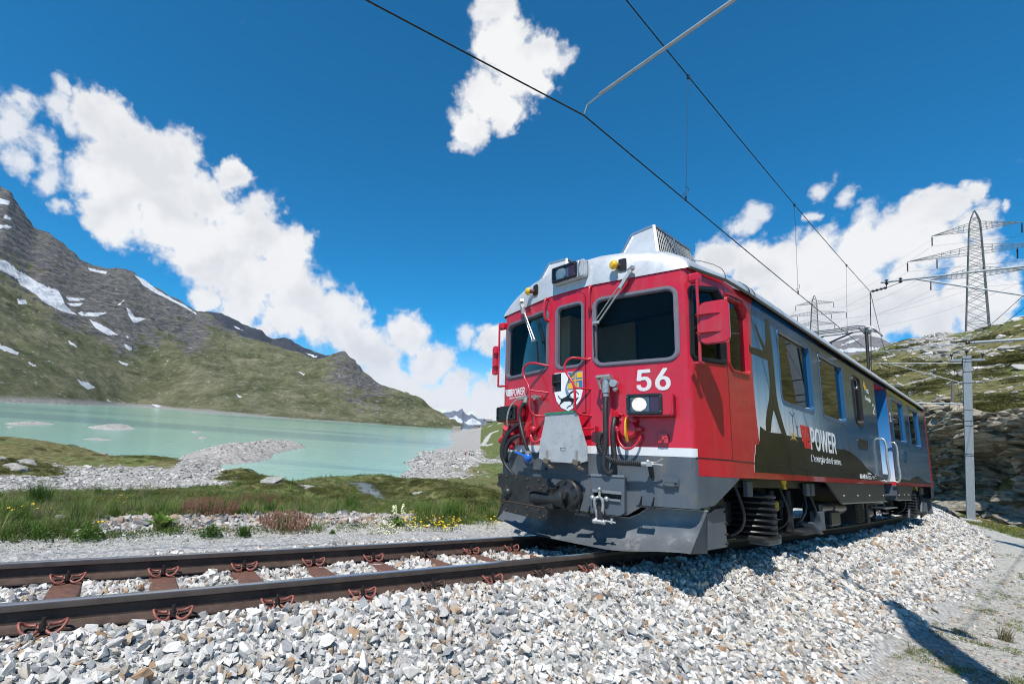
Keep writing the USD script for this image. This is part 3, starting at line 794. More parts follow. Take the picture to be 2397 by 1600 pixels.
def mountain_material(name, grass, rocks, sc=1.0, noise_mix=0.9):
    n = {"geo": ("geometry", {}), "at": ("attribute", {"attribute": "mask"}), "sp": ("separate_color", {}), "p": ("principled_bsdf", {"roughness": 0.95, "specular_ior_level": 0.15}),
         "n1": ("noise_texture", {"scale": 0.045 * sc, "detail": 9.0, "roughness": 0.66}), "n2": ("noise_texture", {"scale": 0.014 * sc, "detail": 12.0, "roughness": 0.72}), "n3": ("noise_texture", {"scale": 0.16 * sc, "detail": 6.0, "roughness": 0.7}),
         "map": ("mapping", {"scale": (0.35, 0.35, 1.5), "rotation": (0.22, 0.15, 0)}),
         "rg": ("rgb_ramp", {"ramp": grass}), "rr": ("rgb_ramp", {"ramp": rocks}),
         "sub": ("math", {"math_type": "subtract", "value2": 0.5}), "e": ("math", {"math_type": "multiply_add", "value2": 2.2 * noise_mix}),
         "es": ("map_range", {"range_type": "smoothstep", "from_min": 0.40, "from_max": 0.60, "clamp": True}),
         "m1": ("mix_color", {}), "sc": ("mix_color", {"b": (0.36, 0.34, 0.31)}), "m2": ("mix_color", {"b": (0.76, 0.78, 0.81)}),
         "spk": ("map_range", {"range_type": "smoothstep", "from_min": 0.57, "from_max": 0.66, "to_max": 0.8, "clamp": True}), "m3": ("mix_color", {"b": (0.30, 0.285, 0.25)}),
         "e2a": ("math", {"math_type": "multiply_add", "value2": 3.2, "value3": -1.6}), "e2": ("math", {"math_type": "add"}), "e2s": ("map_range", {"range_type": "smoothstep", "from_min": 0.50, "from_max": 0.72, "clamp": True}),
         "vor": ("voronoi_texture", {"scale": 0.085 * sc, "randomness": 1.0}), "vr": ("map_range", {"from_min": 0.17, "from_max": 0.24, "to_min": 0.75, "to_max": 0.0, "clamp": True}), "vm": ("math", {"math_type": "multiply"}), "vn": ("map_range", {"from_min": 0.46, "from_max": 0.54, "clamp": True}), "m4": ("mix_color", {"b": (0.36, 0.345, 0.30)}),
         "mv": ("rgb_ramp", {"ramp": [(0.30, (0.55, 0.58, 0.55)), (0.5, (1.0, 1.0, 1.0)), (0.68, (1.30, 1.26, 1.25))]}), "mm": ("mix_color", {"blend_type": "multiply", "fac": 1.0, "use_clamp": False}),
         "bp": ("bump", {"strength": 1.0, "distance": 6.0 / sc}), "bp2": ("bump", {"strength": 0.9, "distance": 22.0 / sc})}
    l = [("at.color", "sp.color"), ("geo.position", "n1.vector"), ("geo.position", "n2.vector"), ("geo.position", "map.vector"), ("map.vector", "n3.vector"), ("n2.fac", "rg.fac"), ("n3.fac", "rr.fac"),
         ("n1.fac", "sub.value1"), ("sub.value", "e.value1"), ("sp.r", "e.value3"), ("e.value", "es.value"),
         ("n3.fac", "spk.value"), ("spk.result", "m3.fac"), ("rg.color", "m3.a"), ("geo.position", "vor.vector"), ("vor.distance", "vr.value"), ("n1.fac", "vn.value"), ("vr.result", "vm.value1"), ("vn.result", "vm.value2"), ("vm.value", "m4.fac"), ("m3.result", "m4.a"), ("n1.fac", "mv.fac"), ("m4.result", "mm.a"), ("mv.color", "mm.b"),
         ("es.result", "m1.fac"), ("mm.result", "m1.a"), ("rr.color", "m1.b"), ("sp.b", "sc.fac"), ("m1.result", "sc.a"),
         ("n1.fac", "e2a.value1"), ("e2a.value", "e2.value1"), ("sp.g", "e2.value2"), ("e2.value", "e2s.value"), ("e2s.result", "m2.fac"), ("sc.result", "m2.a"), ("m2.result", "p.base_color"),
         ("n1.fac", "bp2.height"), ("bp2.normal", "bp.normal"), ("n3.fac", "bp.height"), ("bp.normal", "p.normal")]
    return usdkit.material(stage, "/World/Looks/" + name, n, l, surface="p.BSDF")


GR = [(0.32, (0.065, 0.074, 0.032)), (0.44, (0.125, 0.132, 0.062)), (0.54, (0.180, 0.178, 0.095)), (0.66, (0.26, 0.245, 0.15))]
RK = [(0.30, (0.045, 0.045, 0.052)), (0.43, (0.105, 0.102, 0.102)), (0.55, (0.185, 0.172, 0.158)), (0.70, (0.34, 0.31, 0.28))]
MM = mountain_material("mountain_side", GR, RK)
ridge = [(-420, 330), (-250, 380), (-120, 360), (0, 432), (20, 440), (40, 468), (62, 500), (80, 524), (120, 543), (160, 575), (190, 600), (215, 612), (240, 618), (270, 622), (300, 630), (340, 655), (380, 678), (420, 700), (450, 719), (470, 722), (500, 740), (530, 762), (560, 775), (600, 788), (640, 800), (690, 816), (730, 826), (760, 818), (785, 813), (805, 825), (835, 862), (860, 882), (900, 903), (950, 918), (985, 940), (1015, 958), (1045, 974), (1060, 984)]
_cr = lambda a, b: (a / 1.6327, (420 + b / 1.6) / 1.0204)
snow_polys = [[(-20, 590), (12, 597), (50, 625), (95, 650), (135, 665), (145, 685), (150, 695), (165, 712), (180, 722), (150, 716), (110, 698), (75, 670), (48, 655), (40, 640), (15, 625), (-20, 612)],
              [(150, 680), (195, 684), (190, 688), (160, 690)], [(155, 695), (190, 695), (180, 702), (165, 702)], [(175, 715), (245, 717), (225, 726), (190, 724)], [(205, 732), (235, 745), (270, 767), (250, 768), (220, 752)],
              [(40, 684), (58, 686), (62, 697), (44, 698)], [(282, 688), (288, 684), (276, 700), (268, 701)], [(290, 703), (300, 712), (310, 727), (335, 729), (322, 738), (305, 738), (295, 722)],
              [(310, 632), (330, 640), (360, 663), (405, 690), (425, 700), (450, 717), (452, 722), (410, 697), (365, 675), (330, 655)],
              [(-10, 785), (15, 795), (42, 808), (38, 813), (10, 805), (-10, 795)], [(60, 826), (80, 836), (82, 842), (66, 836)], [(175, 869), (200, 877), (217, 888), (200, 893), (185, 882)], [(153, 776), (175, 792), (178, 797), (160, 788)],
              [(286, 787), (305, 800), (302, 806), (290, 797)], [(272, 826), (295, 834), (292, 839), (275, 832)], [(345, 926), (370, 931), (360, 936)], [(540, 900), (555, 910), (548, 912)], [(683, 850), (700, 858), (697, 862)], [(-12, 515), (20, 517), (40, 520), (20, 524), (-12, 523)], [(10, 490), (30, 500), (26, 506), (8, 500)], [(0, 455), (25, 462), (22, 470), (0, 468)], [(200, 612), (245, 624), (242, 629), (205, 620)]]
base = []
for (x, y) in shore_px:
    p = at_z(x, y, LAKE); base.append((x / K, float(np.hypot(*p[:2]))))
v_, f_, m_ = mountain("left_mountain", ridge, ([-420, 0, 450, 700, 860, 1060], [2100, 1900, 1650, 1400, 1250, 1000]), base, LAKE - 1.0, None, 320, 800, 62.0, 5,
                      rock_line=[(-420, 250), (-420, 560), _cr(-60, 260), _cr(0, 300), _cr(60, 340), _cr(150, 380), _cr(250, 480), _cr(330, 530), _cr(420, 600), _cr(470, 640), _cr(560, 610), _cr(640, 560), _cr(720, 620), _cr(760, 560), (480, 715), (520, 735), (600, 770), (700, 805), (745, 850), (775, 870), (810, 880), (850, 915), (900, 925), (900, 850), (800, 760), (500, 600), (200, 450), (0, 300)], snow=snow_polys)
g = obj("lakeside_mountain", (v_, f_), MM, smooth=True, kind="structure"); primvar(g, "mask", m_)
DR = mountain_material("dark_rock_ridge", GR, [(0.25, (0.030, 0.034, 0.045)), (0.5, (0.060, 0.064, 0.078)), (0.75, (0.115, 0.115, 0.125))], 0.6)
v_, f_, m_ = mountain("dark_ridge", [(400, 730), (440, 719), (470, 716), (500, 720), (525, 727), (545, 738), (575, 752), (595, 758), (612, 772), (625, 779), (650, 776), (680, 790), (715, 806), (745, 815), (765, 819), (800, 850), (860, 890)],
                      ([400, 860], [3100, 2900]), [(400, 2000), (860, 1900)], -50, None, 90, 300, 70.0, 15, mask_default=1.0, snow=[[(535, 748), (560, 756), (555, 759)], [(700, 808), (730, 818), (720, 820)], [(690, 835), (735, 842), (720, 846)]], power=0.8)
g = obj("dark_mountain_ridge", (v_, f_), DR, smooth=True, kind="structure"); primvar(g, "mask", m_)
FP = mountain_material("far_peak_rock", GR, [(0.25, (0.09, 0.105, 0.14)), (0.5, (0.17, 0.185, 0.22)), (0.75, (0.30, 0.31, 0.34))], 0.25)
zz7 = lambda a, b: ((1000 + a / 7.125) / K, (930 + b / 7.125) / K)
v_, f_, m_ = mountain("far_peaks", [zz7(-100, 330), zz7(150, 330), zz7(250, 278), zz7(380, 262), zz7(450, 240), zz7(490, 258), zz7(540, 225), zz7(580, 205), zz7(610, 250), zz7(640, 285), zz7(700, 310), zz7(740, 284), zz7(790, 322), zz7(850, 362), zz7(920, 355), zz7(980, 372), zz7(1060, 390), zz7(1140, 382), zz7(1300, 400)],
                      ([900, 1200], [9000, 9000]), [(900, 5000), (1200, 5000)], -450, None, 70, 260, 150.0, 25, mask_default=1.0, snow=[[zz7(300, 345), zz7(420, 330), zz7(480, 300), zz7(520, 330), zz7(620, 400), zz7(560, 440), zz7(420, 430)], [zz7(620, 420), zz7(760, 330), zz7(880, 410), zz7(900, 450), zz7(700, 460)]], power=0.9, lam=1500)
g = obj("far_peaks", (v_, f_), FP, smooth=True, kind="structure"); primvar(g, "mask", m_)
v_, f_, m_ = mountain("snowy_mountain", [(1780, 850), (1850, 815), (1900, 788), (1932, 783), (1950, 776), (1966, 773), (1990, 772), (2012, 777), (2035, 787), (2100, 815), (2200, 850), (2400, 900)],
                      ([1700, 2400], [2600, 2600]), [(1700, 1500), (2400, 1500)], 60, None, 80, 260, 60.0, 35, mask_default=1.0, snow=[[(1900, 803), (1950, 798), (2030, 797), (2010, 803), (1960, 806), (1900, 810)], [(1935, 786), (1965, 775), (1972, 777), (1950, 787)], [(1985, 806), (2060, 800), (2055, 806), (1990, 811)], [(1925, 790), (1945, 787), (1940, 793)]], power=0.85)
SM = mountain_material("grey_mountain_rock", GR, [(0.25, (0.14, 0.135, 0.14)), (0.5, (0.25, 0.24, 0.235)), (0.75, (0.38, 0.36, 0.34))], 0.6)
g = obj("snowy_mountain", (v_, f_), SM, smooth=True, kind="structure"); primvar(g, "mask", m_)

# ---------------------------------------------------------------- ballast
rng = np.random.default_rng(7)
_lat = [-2.4, -1.9, -1.35, -0.95, -0.62, 0.0, 0.62, 1.0, 1.35, 1.75, 2.2, 2.55]
_lw = [-0.52, -0.44, -0.34, -0.19, -0.165, -0.172, -0.150, -0.165, -0.34, -0.56, -0.72, -0.80]
bed_prof = PchipInterpolator(_lat, _lw)


def bed(s, lat, rough=True):
    """Ballast surface; away from the rails it gives up the track's cant."""
    p = track(s, lat, bed_prof(lat))
    lvl = _zc(s) + bed_prof(lat)
    k = smooth(0.9, 2.3, np.abs(lat))
    p[..., 2] = p[..., 2] * (1 - k) + (lvl + np.where(lat > 0, 0.06, 0.10)) * k
    if rough:
        p[..., 2] += (meshkit.noise(p * 9.0, 5) - 0.5) * 0.05 + (meshkit.noise(p * [1.6, 1.6, 0], 6) - 0.5) * 0.07 * smooth(0.7, 1.2, np.abs(lat))
    return p


_zc = interp1d(_ss, _axis[:, 2])
S_, L_ = np.meshgrid(np.r_[np.arange(-13, 16, 0.05), np.arange(16, 40, 0.25)], np.linspace(-2.35, 2.5, 110), indexing="ij")
bp_ = bed(S_, L_)
STONE_RAMP = [(0.0, (0.22, 0.225, 0.23)), (0.10, (0.33, 0.335, 0.34)), (0.2, (0.46, 0.455, 0.44)), (0.32, (0.56, 0.535, 0.495)), (0.46, (0.66, 0.64, 0.60)), (0.68, (0.74, 0.725, 0.695)), (0.80, (0.58, 0.535, 0.47)), (0.90, (0.44, 0.385, 0.315)), (0.955, (0.42, 0.30, 0.20)), (0.985, (0.38, 0.23, 0.13)), (1.0, (0.13, 0.13, 0.13))]


def stone_material(name, ramp, rnd="object_info.random", speck=0.35, light=1.0):
    ramp = [(a, tuple(np.array(c) * light)) for a, c in ramp]
    n = {"oi": ("object_info", {}), "tc": ("texture_coordinate", {}), "geo": ("geometry", {}), "rp": ("rgb_ramp", {"ramp": ramp}), "p": ("principled_bsdf", {"roughness": 0.85, "specular_ior_level": 0.3}),
         "n1": ("noise_texture", {"scale": 22.0, "detail": 6.0, "roughness": 0.7}), "n2": ("noise_texture", {"scale": 160.0, "detail": 4.0, "roughness": 0.7}),
         "m": ("mix_color", {"blend_type": "multiply", "fac": speck}), "r2": ("rgb_ramp", {"ramp": [(0.3, (0.35, 0.34, 0.33)), (0.5, (0.95, 0.93, 0.90)), (0.7, (1.0, 1.0, 1.0))]}),
         "m2": ("mix_color", {"blend_type": "multiply", "fac": speck * 0.8}), "r3": ("rgb_ramp", {"ramp": [(0.3, (0.45, 0.45, 0.46)), (0.55, (1, 1, 1))]}),
         "b": ("bump", {"strength": 0.5, "distance": 0.006}), "r4": ("math", {"math_type": "multiply_add", "value2": 0.16, "value3": -0.08}), "ad": ("math", {"math_type": "add"})}
    l = [("geo.position", "n1.vector"), ("geo.position", "n2.vector"), ("n1.fac", "r4.value1"), (rnd.replace("object_info", "oi").replace("geometry", "geo"), "ad.value1"), ("r4.value", "ad.value2"), ("ad.value", "rp.fac"),
         ("rp.color", "m.a"), ("n1.fac", "r2.fac"), ("r2.color", "m.b"), ("m.result", "m2.a"), ("n2.fac", "r3.fac"), ("r3.color", "m2.b"), ("m2.result", "p.base_color"), ("n1.fac", "b.height"), ("b.normal", "p.normal")]
    return usdkit.material(stage, "/World/Looks/" + name, n, l, surface="p.BSDF")


STONE = stone_material("ballast_stone", STONE_RAMP, speck=0.42, light=0.98)
BEDM = pm("ballast_bed_fill", (0.40, 0.39, 0.37), 0.95, var=0.5, scale=22.0, bump=1.0, bump_scale=26, dist=0.05, spec=0.2)
bv, bf = grid_mesh(bp_)
obj("ballast_bed", (bv, bf), BEDM, smooth=True, kind="structure")


def stone_mesh(rg, flat=0.75, cuts=9, sub=1, jag=0.16):
    """A broken stone: a hull of random points with flat faces, about 1 across."""
    n = rg.integers(9, 14)
    d = rg.normal(size=(n, 3)); d /= np.linalg.norm(d, axis=1, keepdims=True)
    r = rg.uniform(0.75, 1.1, n)[:, None]
    p = d * r * [1.0, rg.uniform(0.62, 0.9), flat * rg.uniform(0.7, 1.0)] * 0.55
    m = trimesh.convex.convex_hull(p)
    v, f = trimesh.remesh.subdivide(m.vertices, m.faces)
    v = np.array(v)
    c = np.linalg.norm(v, axis=1, keepdims=True)
    v = v * (1 - 0.10 * np.clip(c / c.max() - 0.8, 0, 1) * 4) + rg.normal(0, 0.012, v.shape)
    return v, np.array(f)


stone_class = UsdGeom.Scope.Define(stage, "/World/Looks/stone_shapes")
UsdGeom.Imageable(stone_class).CreateVisibilityAttr("inherited")
bal = thing("ballast", "heap of broken white and grey track stones under and beside the rails", "ballast")
STONES = [stone_mesh(np.random.default_rng(100 + k)) for k in range(14)]


def in_view(P, margin=60, ymax=1600):
    q = proj(P)
    return (q[:, 2] > 0.3) & (q[:, 0] > -margin) & (q[:, 0] < 2397 + margin) & (q[:, 1] < ymax + margin) & (q[:, 1] > -margin)


def scatter_ballast():
    N = 260000
    s = rng.uniform(-9, 34, N); lat = rng.uniform(-2.15, 2.35, N)
    # ragged outer edges
    edge = 2.02 + 0.22 * (meshkit.noise(np.column_stack([s * 1.3, s * 0 + 3.1, s * 0]), 3) - 0.3)
    keep = (lat < edge + rng.normal(0, 0.05, N)) & (lat > -1.55 - 0.3 * meshkit.noise(np.column_stack([s * 1.3, s * 0 + 8.1, s * 0]), 4) + rng.normal(0, 0.05, N))
    s, lat = s[keep], lat[keep]
    P = bed(s, lat)
    ok = in_view(P)
    s, lat, P = s[ok], lat[ok], P[ok]
    d = np.linalg.norm(P - EYE, axis=1)
    dens = np.clip(1.25 - d / 26, 0.30, 1.0)
    dens = np.where((s > 1.0) & (lat < 0.3), dens * 0.25, dens)          # hidden under the train
    ok = rng.uniform(size=len(s)) < dens
    s, lat, P, d = s[ok], lat[ok], P[ok], d[ok]
    size = np.clip(rng.lognormal(math.log(0.047), 0.30, len(s)), 0.022, 0.10) * (1 + 0.25 * np.clip(d / 12 - 0.5, 0, 1.2))
    between = np.abs(lat) < 0.45
    size = np.where(between, np.minimum(size, 0.07), size)
    # leave the rails, the clips and the sleepers free
    rail = np.abs(np.abs(lat) - 0.533)
    free = (rail > 0.075 + 0.45 * size)
    ks = (s - S0) / SP; off = np.abs(ks - np.round(ks)) * SP
    on_sleeper = (off < 0.105 + size * 0.35) & (np.abs(lat) < 0.55) | ((off < 0.125) & (np.abs(lat) > 0.55) & (np.abs(lat) < 0.70) & (np.abs(lat) > 0.6))
    free &= ~on_sleeper
    s, lat, P, d, size = s[free], lat[free], P[free], d[free], size[free]
    P = P + np.array([0, 0, 1.0]) * (rng.uniform(-0.10, 0.42, len(s)) * size)[:, None]
    return P, d, size, np.abs(np.abs(lat) - 0.533)[free] if False else rail[free]


BP, BD, BS, BRAIL = scatter_ballast()
RUSTY = stone_material("rust_stained_stone", [(0.0, (0.16, 0.13, 0.11)), (0.3, (0.33, 0.27, 0.22)), (0.6, (0.46, 0.40, 0.34)), (1.0, (0.56, 0.50, 0.43))], speck=0.5)
order = np.argsort(-BS / BD)
big, rest = order[:300], order[300:]
protos = [obj("stone", (v * 1.0, f), STONE, bal) for v, f in STONES]          # the first of each shape stand among the 300
q = random_quats(rng, 300)
from scipy.spatial.transform import Rotation
for i, k in enumerate(big):
    R = Rotation.from_quat(q[i][[1, 2, 3, 0]]).as_matrix(); S = BS[k] * np.array([rng.uniform(0.85, 1.3), rng.uniform(0.8, 1.1), rng.uniform(0.8, 1.1)]) * 1.15
    if i < len(STONES):
        g = UsdGeom.Xformable(protos[i])
    else:
        p_ = path_for("stone", bal)
        g = UsdGeom.Mesh.Define(stage, p_); g.GetPrim().GetReferences().AddInternalReference(protos[i % len(STONES)].GetPath())
        g.ClearXformOpOrder()
    g.MakeMatrixXform().Set(gm(mat4(R * S[None, :], BP[k])))
shapes = thing("loose_stone", parent=bal, kind="stuff")
fill = UsdGeom.PointInstancer.Define(stage, str(bal.GetPath()) + "/stone_fill")
stage.RemovePrim(shapes.GetPath()); _names.pop(str(bal.GetPath()) + "/loose_stone", None)
pr = [usdkit.mesh(stage, str(fill.GetPath()) + f"/shape_{k:03d}", (v, f), STONE).GetPrim() for k, (v, f) in enumerate(STONES)]
n_ = len(rest)
sc = BS[rest][:, None] * rng.uniform(0.8, 1.25, (n_, 3)) * 1.15
pr += [usdkit.mesh(stage, str(fill.GetPath()) + f"/rusty_shape_{k:03d}", (v, f), RUSTY).GetPrim() for k, (v, f) in enumerate(STONES[:6])]
ix = rng.integers(0, len(STONES), n_); near_rail = rng.uniform(size=n_) < 0.5 * np.exp(-(BRAIL[rest] / 0.16) ** 2)
ix = np.where(near_rail, len(STONES) + ix % 6, ix)
tag(instancer(str(fill.GetPath()), pr, BP[rest], random_quats(rng, n_), sc, ix), kind="stuff")

# ---------------------------------------------------------------- rails and sleepers
RUST = pm("rusty_rail_steel", (0.075, 0.050, 0.040), 0.55, 0.25, var=0.30, scale=14, bump=0.35, bump_scale=90, dist=0.004, dirt=(0.13, 0.085, 0.06), dirt_scale=1.7)
SHINE = pm("worn_rail_top", (0.42, 0.42, 0.46), 0.24, 0.9, var=0.12, scale=3, rvar=0.08)
HEADSIDE = pm("rail_head_side", (0.13, 0.105, 0.095), 0.38, 0.5, var=0.2, scale=9)
SLEEPER = pm("rust_red_sleeper", (0.155, 0.075, 0.050), 0.7, 0.1, var=0.35, scale=30, bump=0.4, bump_scale=120, dist=0.004, dirt=(0.07, 0.045, 0.035), dirt_scale=9)
CLIP = pm("red_clip_paint", (0.26, 0.085, 0.065), 0.5, 0.1, var=0.2, scale=40)
CLIPB = pm("brown_clip_steel", (0.085, 0.055, 0.045), 0.5, 0.4, var=0.2, scale=40)
BOLT = pm("dark_bolt_steel", (0.045, 0.035, 0.030), 0.5, 0.5, var=0.2, scale=60)
rail_sec = [(-.0625, -.145), (.0625, -.145), (.0625, -.136), (.030, -.122), (.0085, -.108), (.0075, -.052), (.014, -.044), (.0325, -.036), (.0335, -.008), (.029, -.0015), (.022, -.0005)]
rail_sec += [(-a, b) for a, b in rail_sec[::-1] if b > -.14]
srail = np.r_[np.arange(-16, 30, 0.4), np.arange(30, 44, 0.8)]
for side_, nm in ((1, "near rail with polished top, on the ballast side close to the viewer"), (-1, "far rail with bluish polished top, towards the lake")):
    t = thing("rail", nm, "rail")
    sec = np.array(rail_sec)
    P = np.stack([track(srail, side_ * 0.533 + a, b) for a, b in sec], 1)
    n, m = P.shape[:2]
    v = P.reshape(-1, 3)
    i, j = np.meshgrid(np.arange(n - 1), np.arange(m), indexing="ij")
    f = np.stack([i * m + j, (i + 1) * m + j, (i + 1) * m + (j + 1) % m, i * m + (j + 1) % m], -1)
    keep = np.array([not (sec[k][1] > -.003 and sec[(k + 1) % m][1] > -.003) for k in range(m)])
    hs = np.array([sec[k][1] > -.04 and sec[(k + 1) % m][1] > -.04 for k in range(m)]) & keep
    obj("rail_body", (v, f[:, keep & ~hs].reshape(-1, 4)), RUST, t, smooth=30)
    obj("rail_head", (v, f[:, hs].reshape(-1, 4)), HEADSIDE, t, smooth=50)
    top = np.stack([track(srail, side_ * 0.533 + a, b) for a, b in ((-.029, -.0015), (-.022, -.0004), (0, .0006), (.022, -.0004), (.029, -.0015))], 1)
    obj("running_surface", grid_mesh(top), SHINE, t, smooth=60)
# a fishplate joint (welded joint bulges) on each rail near the train
for side_, sj in ((1, -1.05), (-1, -1.55)):
    pass


def clip_mesh(d):
    """Spring clips left and right of a bolt; x along the rail, y away from the rail (d), z up, origin on the sleeper by the rail foot."""
    out = []
    for sx in (-1, 1):
        th = np.linspace(math.radians(200), math.radians(-20), 12)
        loop = [(sx * 0.020, d * 0.030, 0.030)] + [(sx * (0.062 + 0.040 * math.cos(a) * (-1)), d * (0.040 - 0.038 * math.sin(a) * -0.6), 0.030 + 0.030 * math.sin(a) * -0.9) for a in th]
        loop = [(sx * 0.022, d * 0.022, 0.040), (sx * 0.026, d * 0.050, 0.012), (sx * 0.048, d * 0.066, 0.006), (sx * 0.075, d * 0.062, 0.016), (sx * 0.098, d * 0.044, 0.042), (sx * 0.104, d * 0.020, 0.058), (sx * 0.086, d * -0.004, 0.044), (sx * 0.052, d * -0.004, 0.034), (sx * 0.030, d * 0.002, 0.036)]
        out.append(spline(loop, 26))
    return out


def make_sleeper():
    t = thing("sleeper", M=np.eye(4))
    mb = MB()
    prof = np.array([(-.130, -.09), (-.090, .0), (-.075, .008), (.075, .008), (.090, .0), (.130, -.09)])
    ls = np.array([-0.90, -0.80, -0.68, 0.0, 0.68, 0.80, 0.90]); zz = np.array([-.09, -.04, -.004, -.002, -.004, -.04, -.09])
    P = np.array([[(x, y, z + h) for x, z in prof] for y, h in zip(ls, zz)])
    v, f = grid_mesh(P); mb.add(v, f[:, ::-1])
    obj("sleeper_body", mb, SLEEPER, t, smooth=30)
    return t


def sleeper_M(k):
    s = S0 + SP * k
    o = track(s, 0.0, -0.153); a = track(s + 0.01, 0.0, -0.153) - o; a /= np.linalg.norm(a)
    b = track(s, 0.1, -0.153) - o; b /= np.linalg.norm(b)
    return mat4(np.column_stack([a, -b, np.cross(a, -b)]), o)


rest_label = {}
first = None
ORD = ['first', 'second', 'third', 'fourth', 'fifth', 'sixth', 'seventh', 'eighth']
for k in range(-1, 11):
    t = make_sleeper()
    UsdGeom.Xformable(t).GetOrderedXformOps()[0].Set(gm(sleeper_M(k)))
    brown = {(4, 1), (6, 1), (5, -1)}
    for lat in (0.533, -0.533):
        sgn = 1 if lat > 0 else -1
        for d in (1, -1):
            y0 = -(lat + d * 0.0625)
            dd = -d
            m = CLIPB if (k, sgn) in brown else CLIP
            mb = MB()
            for path in clip_mesh(dd):
                mb.tube(np.asarray(path) + [0, y0, 0.012], 0.0085, 6)
            obj("spring_clip", mb, m, t, smooth=60)
            b = MB()
            b.box((0, y0 + dd * 0.026, 0.036), (0.050, 0.040, 0.014)); b.cyl((0, y0 + dd * .026, .04), (0, y0 + dd * .026, .062), 0.019, 6); b.cyl((0, y0 + dd * .026, .06), (0, y0 + dd * .026, .092), 0.0105, 8)
            obj("bolt", b, BOLT, t)
    tag(t, (f"{ORD[k]} rust red steel sleeper from the left edge, lying in white stones between the rails" if 0 <= k < 8 else "steel sleeper just outside the left edge of the picture" if k < 0 else f"{['nearest', 'middle', 'farthest'][k - 8]} of the dark sleepers in the shade under the front of the railcar"), "sleeper", "steel sleepers of the track")

# ---------------------------------------------------------------- the railcar
# local frame: x back along the train, y towards the lake (near side is negative), z up from the rails
TM = mat4(np.column_stack([TA[:, 0], -TA[:, 1], TA[:, 2]]), TT)
car = thing("railcar", "red electric railcar number 56 with a blue landscape wrap on its side", "railcar", M=TM)

RED = pm("railcar_red", (0.50, 0.010, 0.028), 0.30, var=0.06, scale=1.6, coat=0.35, rvar=0.10, dirt=(0.34, 0.03, 0.035), dirt_at=(0.5, 0.75), dirt_scale=1.5, streak=(0.36, 0.075, 0.075))
GREY = pm("railcar_grey", (0.074, 0.092, 0.115), 0.45, var=0.08, scale=3, rvar=0.1, dirt=(0.12, 0.115, 0.105), dirt_at=(0.5, 0.75), dirt_scale=4, streak=(0.14, 0.135, 0.125))
SILVER = pm("railcar_silver", (0.56, 0.585, 0.61), 0.38, 0.3, var=0.05, scale=2.5, rvar=0.10, dirt=(0.38, 0.385, 0.385), dirt_at=(0.5, 0.8), dirt_scale=2.2, streak=(0.40, 0.39, 0.37))
STRIPE = pm("light_grey_stripe", (0.62, 0.64, 0.66), 0.4, var=0.04)
RUBBER = pm("grey_window_rubber", (0.145, 0.135, 0.165), 0.5, var=0.1, scale=20)
BLACKR = pm("black_rubber", (0.014, 0.014, 0.016), 0.45, var=0.2, scale=30)
BLACK = pm("black_paint", (0.012, 0.012, 0.013), 0.4, var=0.15, scale=10)
DARKM = pm("dark_undergear", (0.013, 0.013, 0.014), 0.6, 0.1, var=0.35, scale=9, dirt=(0.03, 0.024, 0.02), dirt_scale=5)
IRON = pm("coupler_iron", (0.045, 0.046, 0.046), 0.42, 0.55, var=0.3, scale=8, bump=0.25, bump_scale=40, dist=0.004, rvar=0.12)
STEEL = pm("bright_steel", (0.46, 0.455, 0.44), 0.38, 0.65, var=0.25, scale=30, rvar=0.12)
WORN = pm("worn_zinc", (0.36, 0.35, 0.32), 0.45, 0.5, var=0.3, scale=50)
PLATEM = pm("grey_gangway_plate", (0.40, 0.42, 0.435), 0.5, 0.2, var=0.10, scale=6, bump=0.2, bump_scale=30, dist=0.003, dirt=(0.27, 0.275, 0.28), dirt_at=(0.52, 0.75), dirt_scale=14)
PLOWM = pm("plough_steel_paint", (0.125, 0.138, 0.15), 0.34, 0.25, var=0.14, scale=5, rvar=0.12, bump=0.12, bump_scale=25, dist=0.004, dirt=(0.30, 0.29, 0.27), dirt_at=(0.57, 0.75), dirt_scale=7)
YELLOW = pm("signal_yellow", (0.72, 0.43, 0.02), 0.4, var=0.08)
WHITE = pm("print_white", (0.74, 0.75, 0.76), 0.45)
PRINTG = pm("print_light_grey", (0.60, 0.62, 0.62), 0.45)
PRINTR = pm("print_red", (0.58, 0.025, 0.03), 0.4)
BLUEV = pm("valve_blue", (0.02, 0.13, 0.50), 0.3, coat=0.4)
GREEN = pm("green_edge_paint", (0.02, 0.20, 0.11), 0.5, var=0.3, scale=60)
HOSE = pm("hose_black", (0.022, 0.022, 0.024), 0.5, var=0.3, scale=25)
BEIGE = pm("cab_beige", (0.46, 0.43, 0.36), 0.7, var=0.06)
CABDARK = pm("cab_dark", (0.05, 0.05, 0.055), 0.7)
ALU = pm("window_alu", (0.50, 0.52, 0.54), 0.3, 0.8, var=0.1)
BLUEF = pm("window_frame_blue", (0.018, 0.095, 0.23), 0.28, 0.1, coat=0.3)
AMBER = pm("horn_brown", (0.16, 0.05, 0.035), 0.4)
LAMPW = pm("lamp_reflector", (0.90, 0.90, 0.88), 0.4, 0.0, var=0.06, scale=60)
LAMPR = pm("red_lamp_glass", (0.42, 0.010, 0.02), 0.12, coat=1.0)
GRILLE = pm("roof_mesh_grey", (0.42, 0.43, 0.43), 0.5, 0.4, var=0.2, scale=60)
BRASS = pm("gutter_bronze", (0.12, 0.11, 0.085), 0.35, 0.5)


def pane(name, tint, rough=0.0, f0=1.5):
    n = {"fr": ("fresnel", {"IOR": f0}), "t": ("transparent_bsdf", {"color": tint}), "g": ("glossy_bsdf", {"color": (1, 1, 1), "roughness": rough}), "m": ("mix_closure", {})}
    return usdkit.material(stage, "/World/Looks/" + name, n, [("fr.fac", "m.fac"), ("t.BSDF", "m.closure1"), ("g.BSDF", "m.closure2")], surface="m.closure")


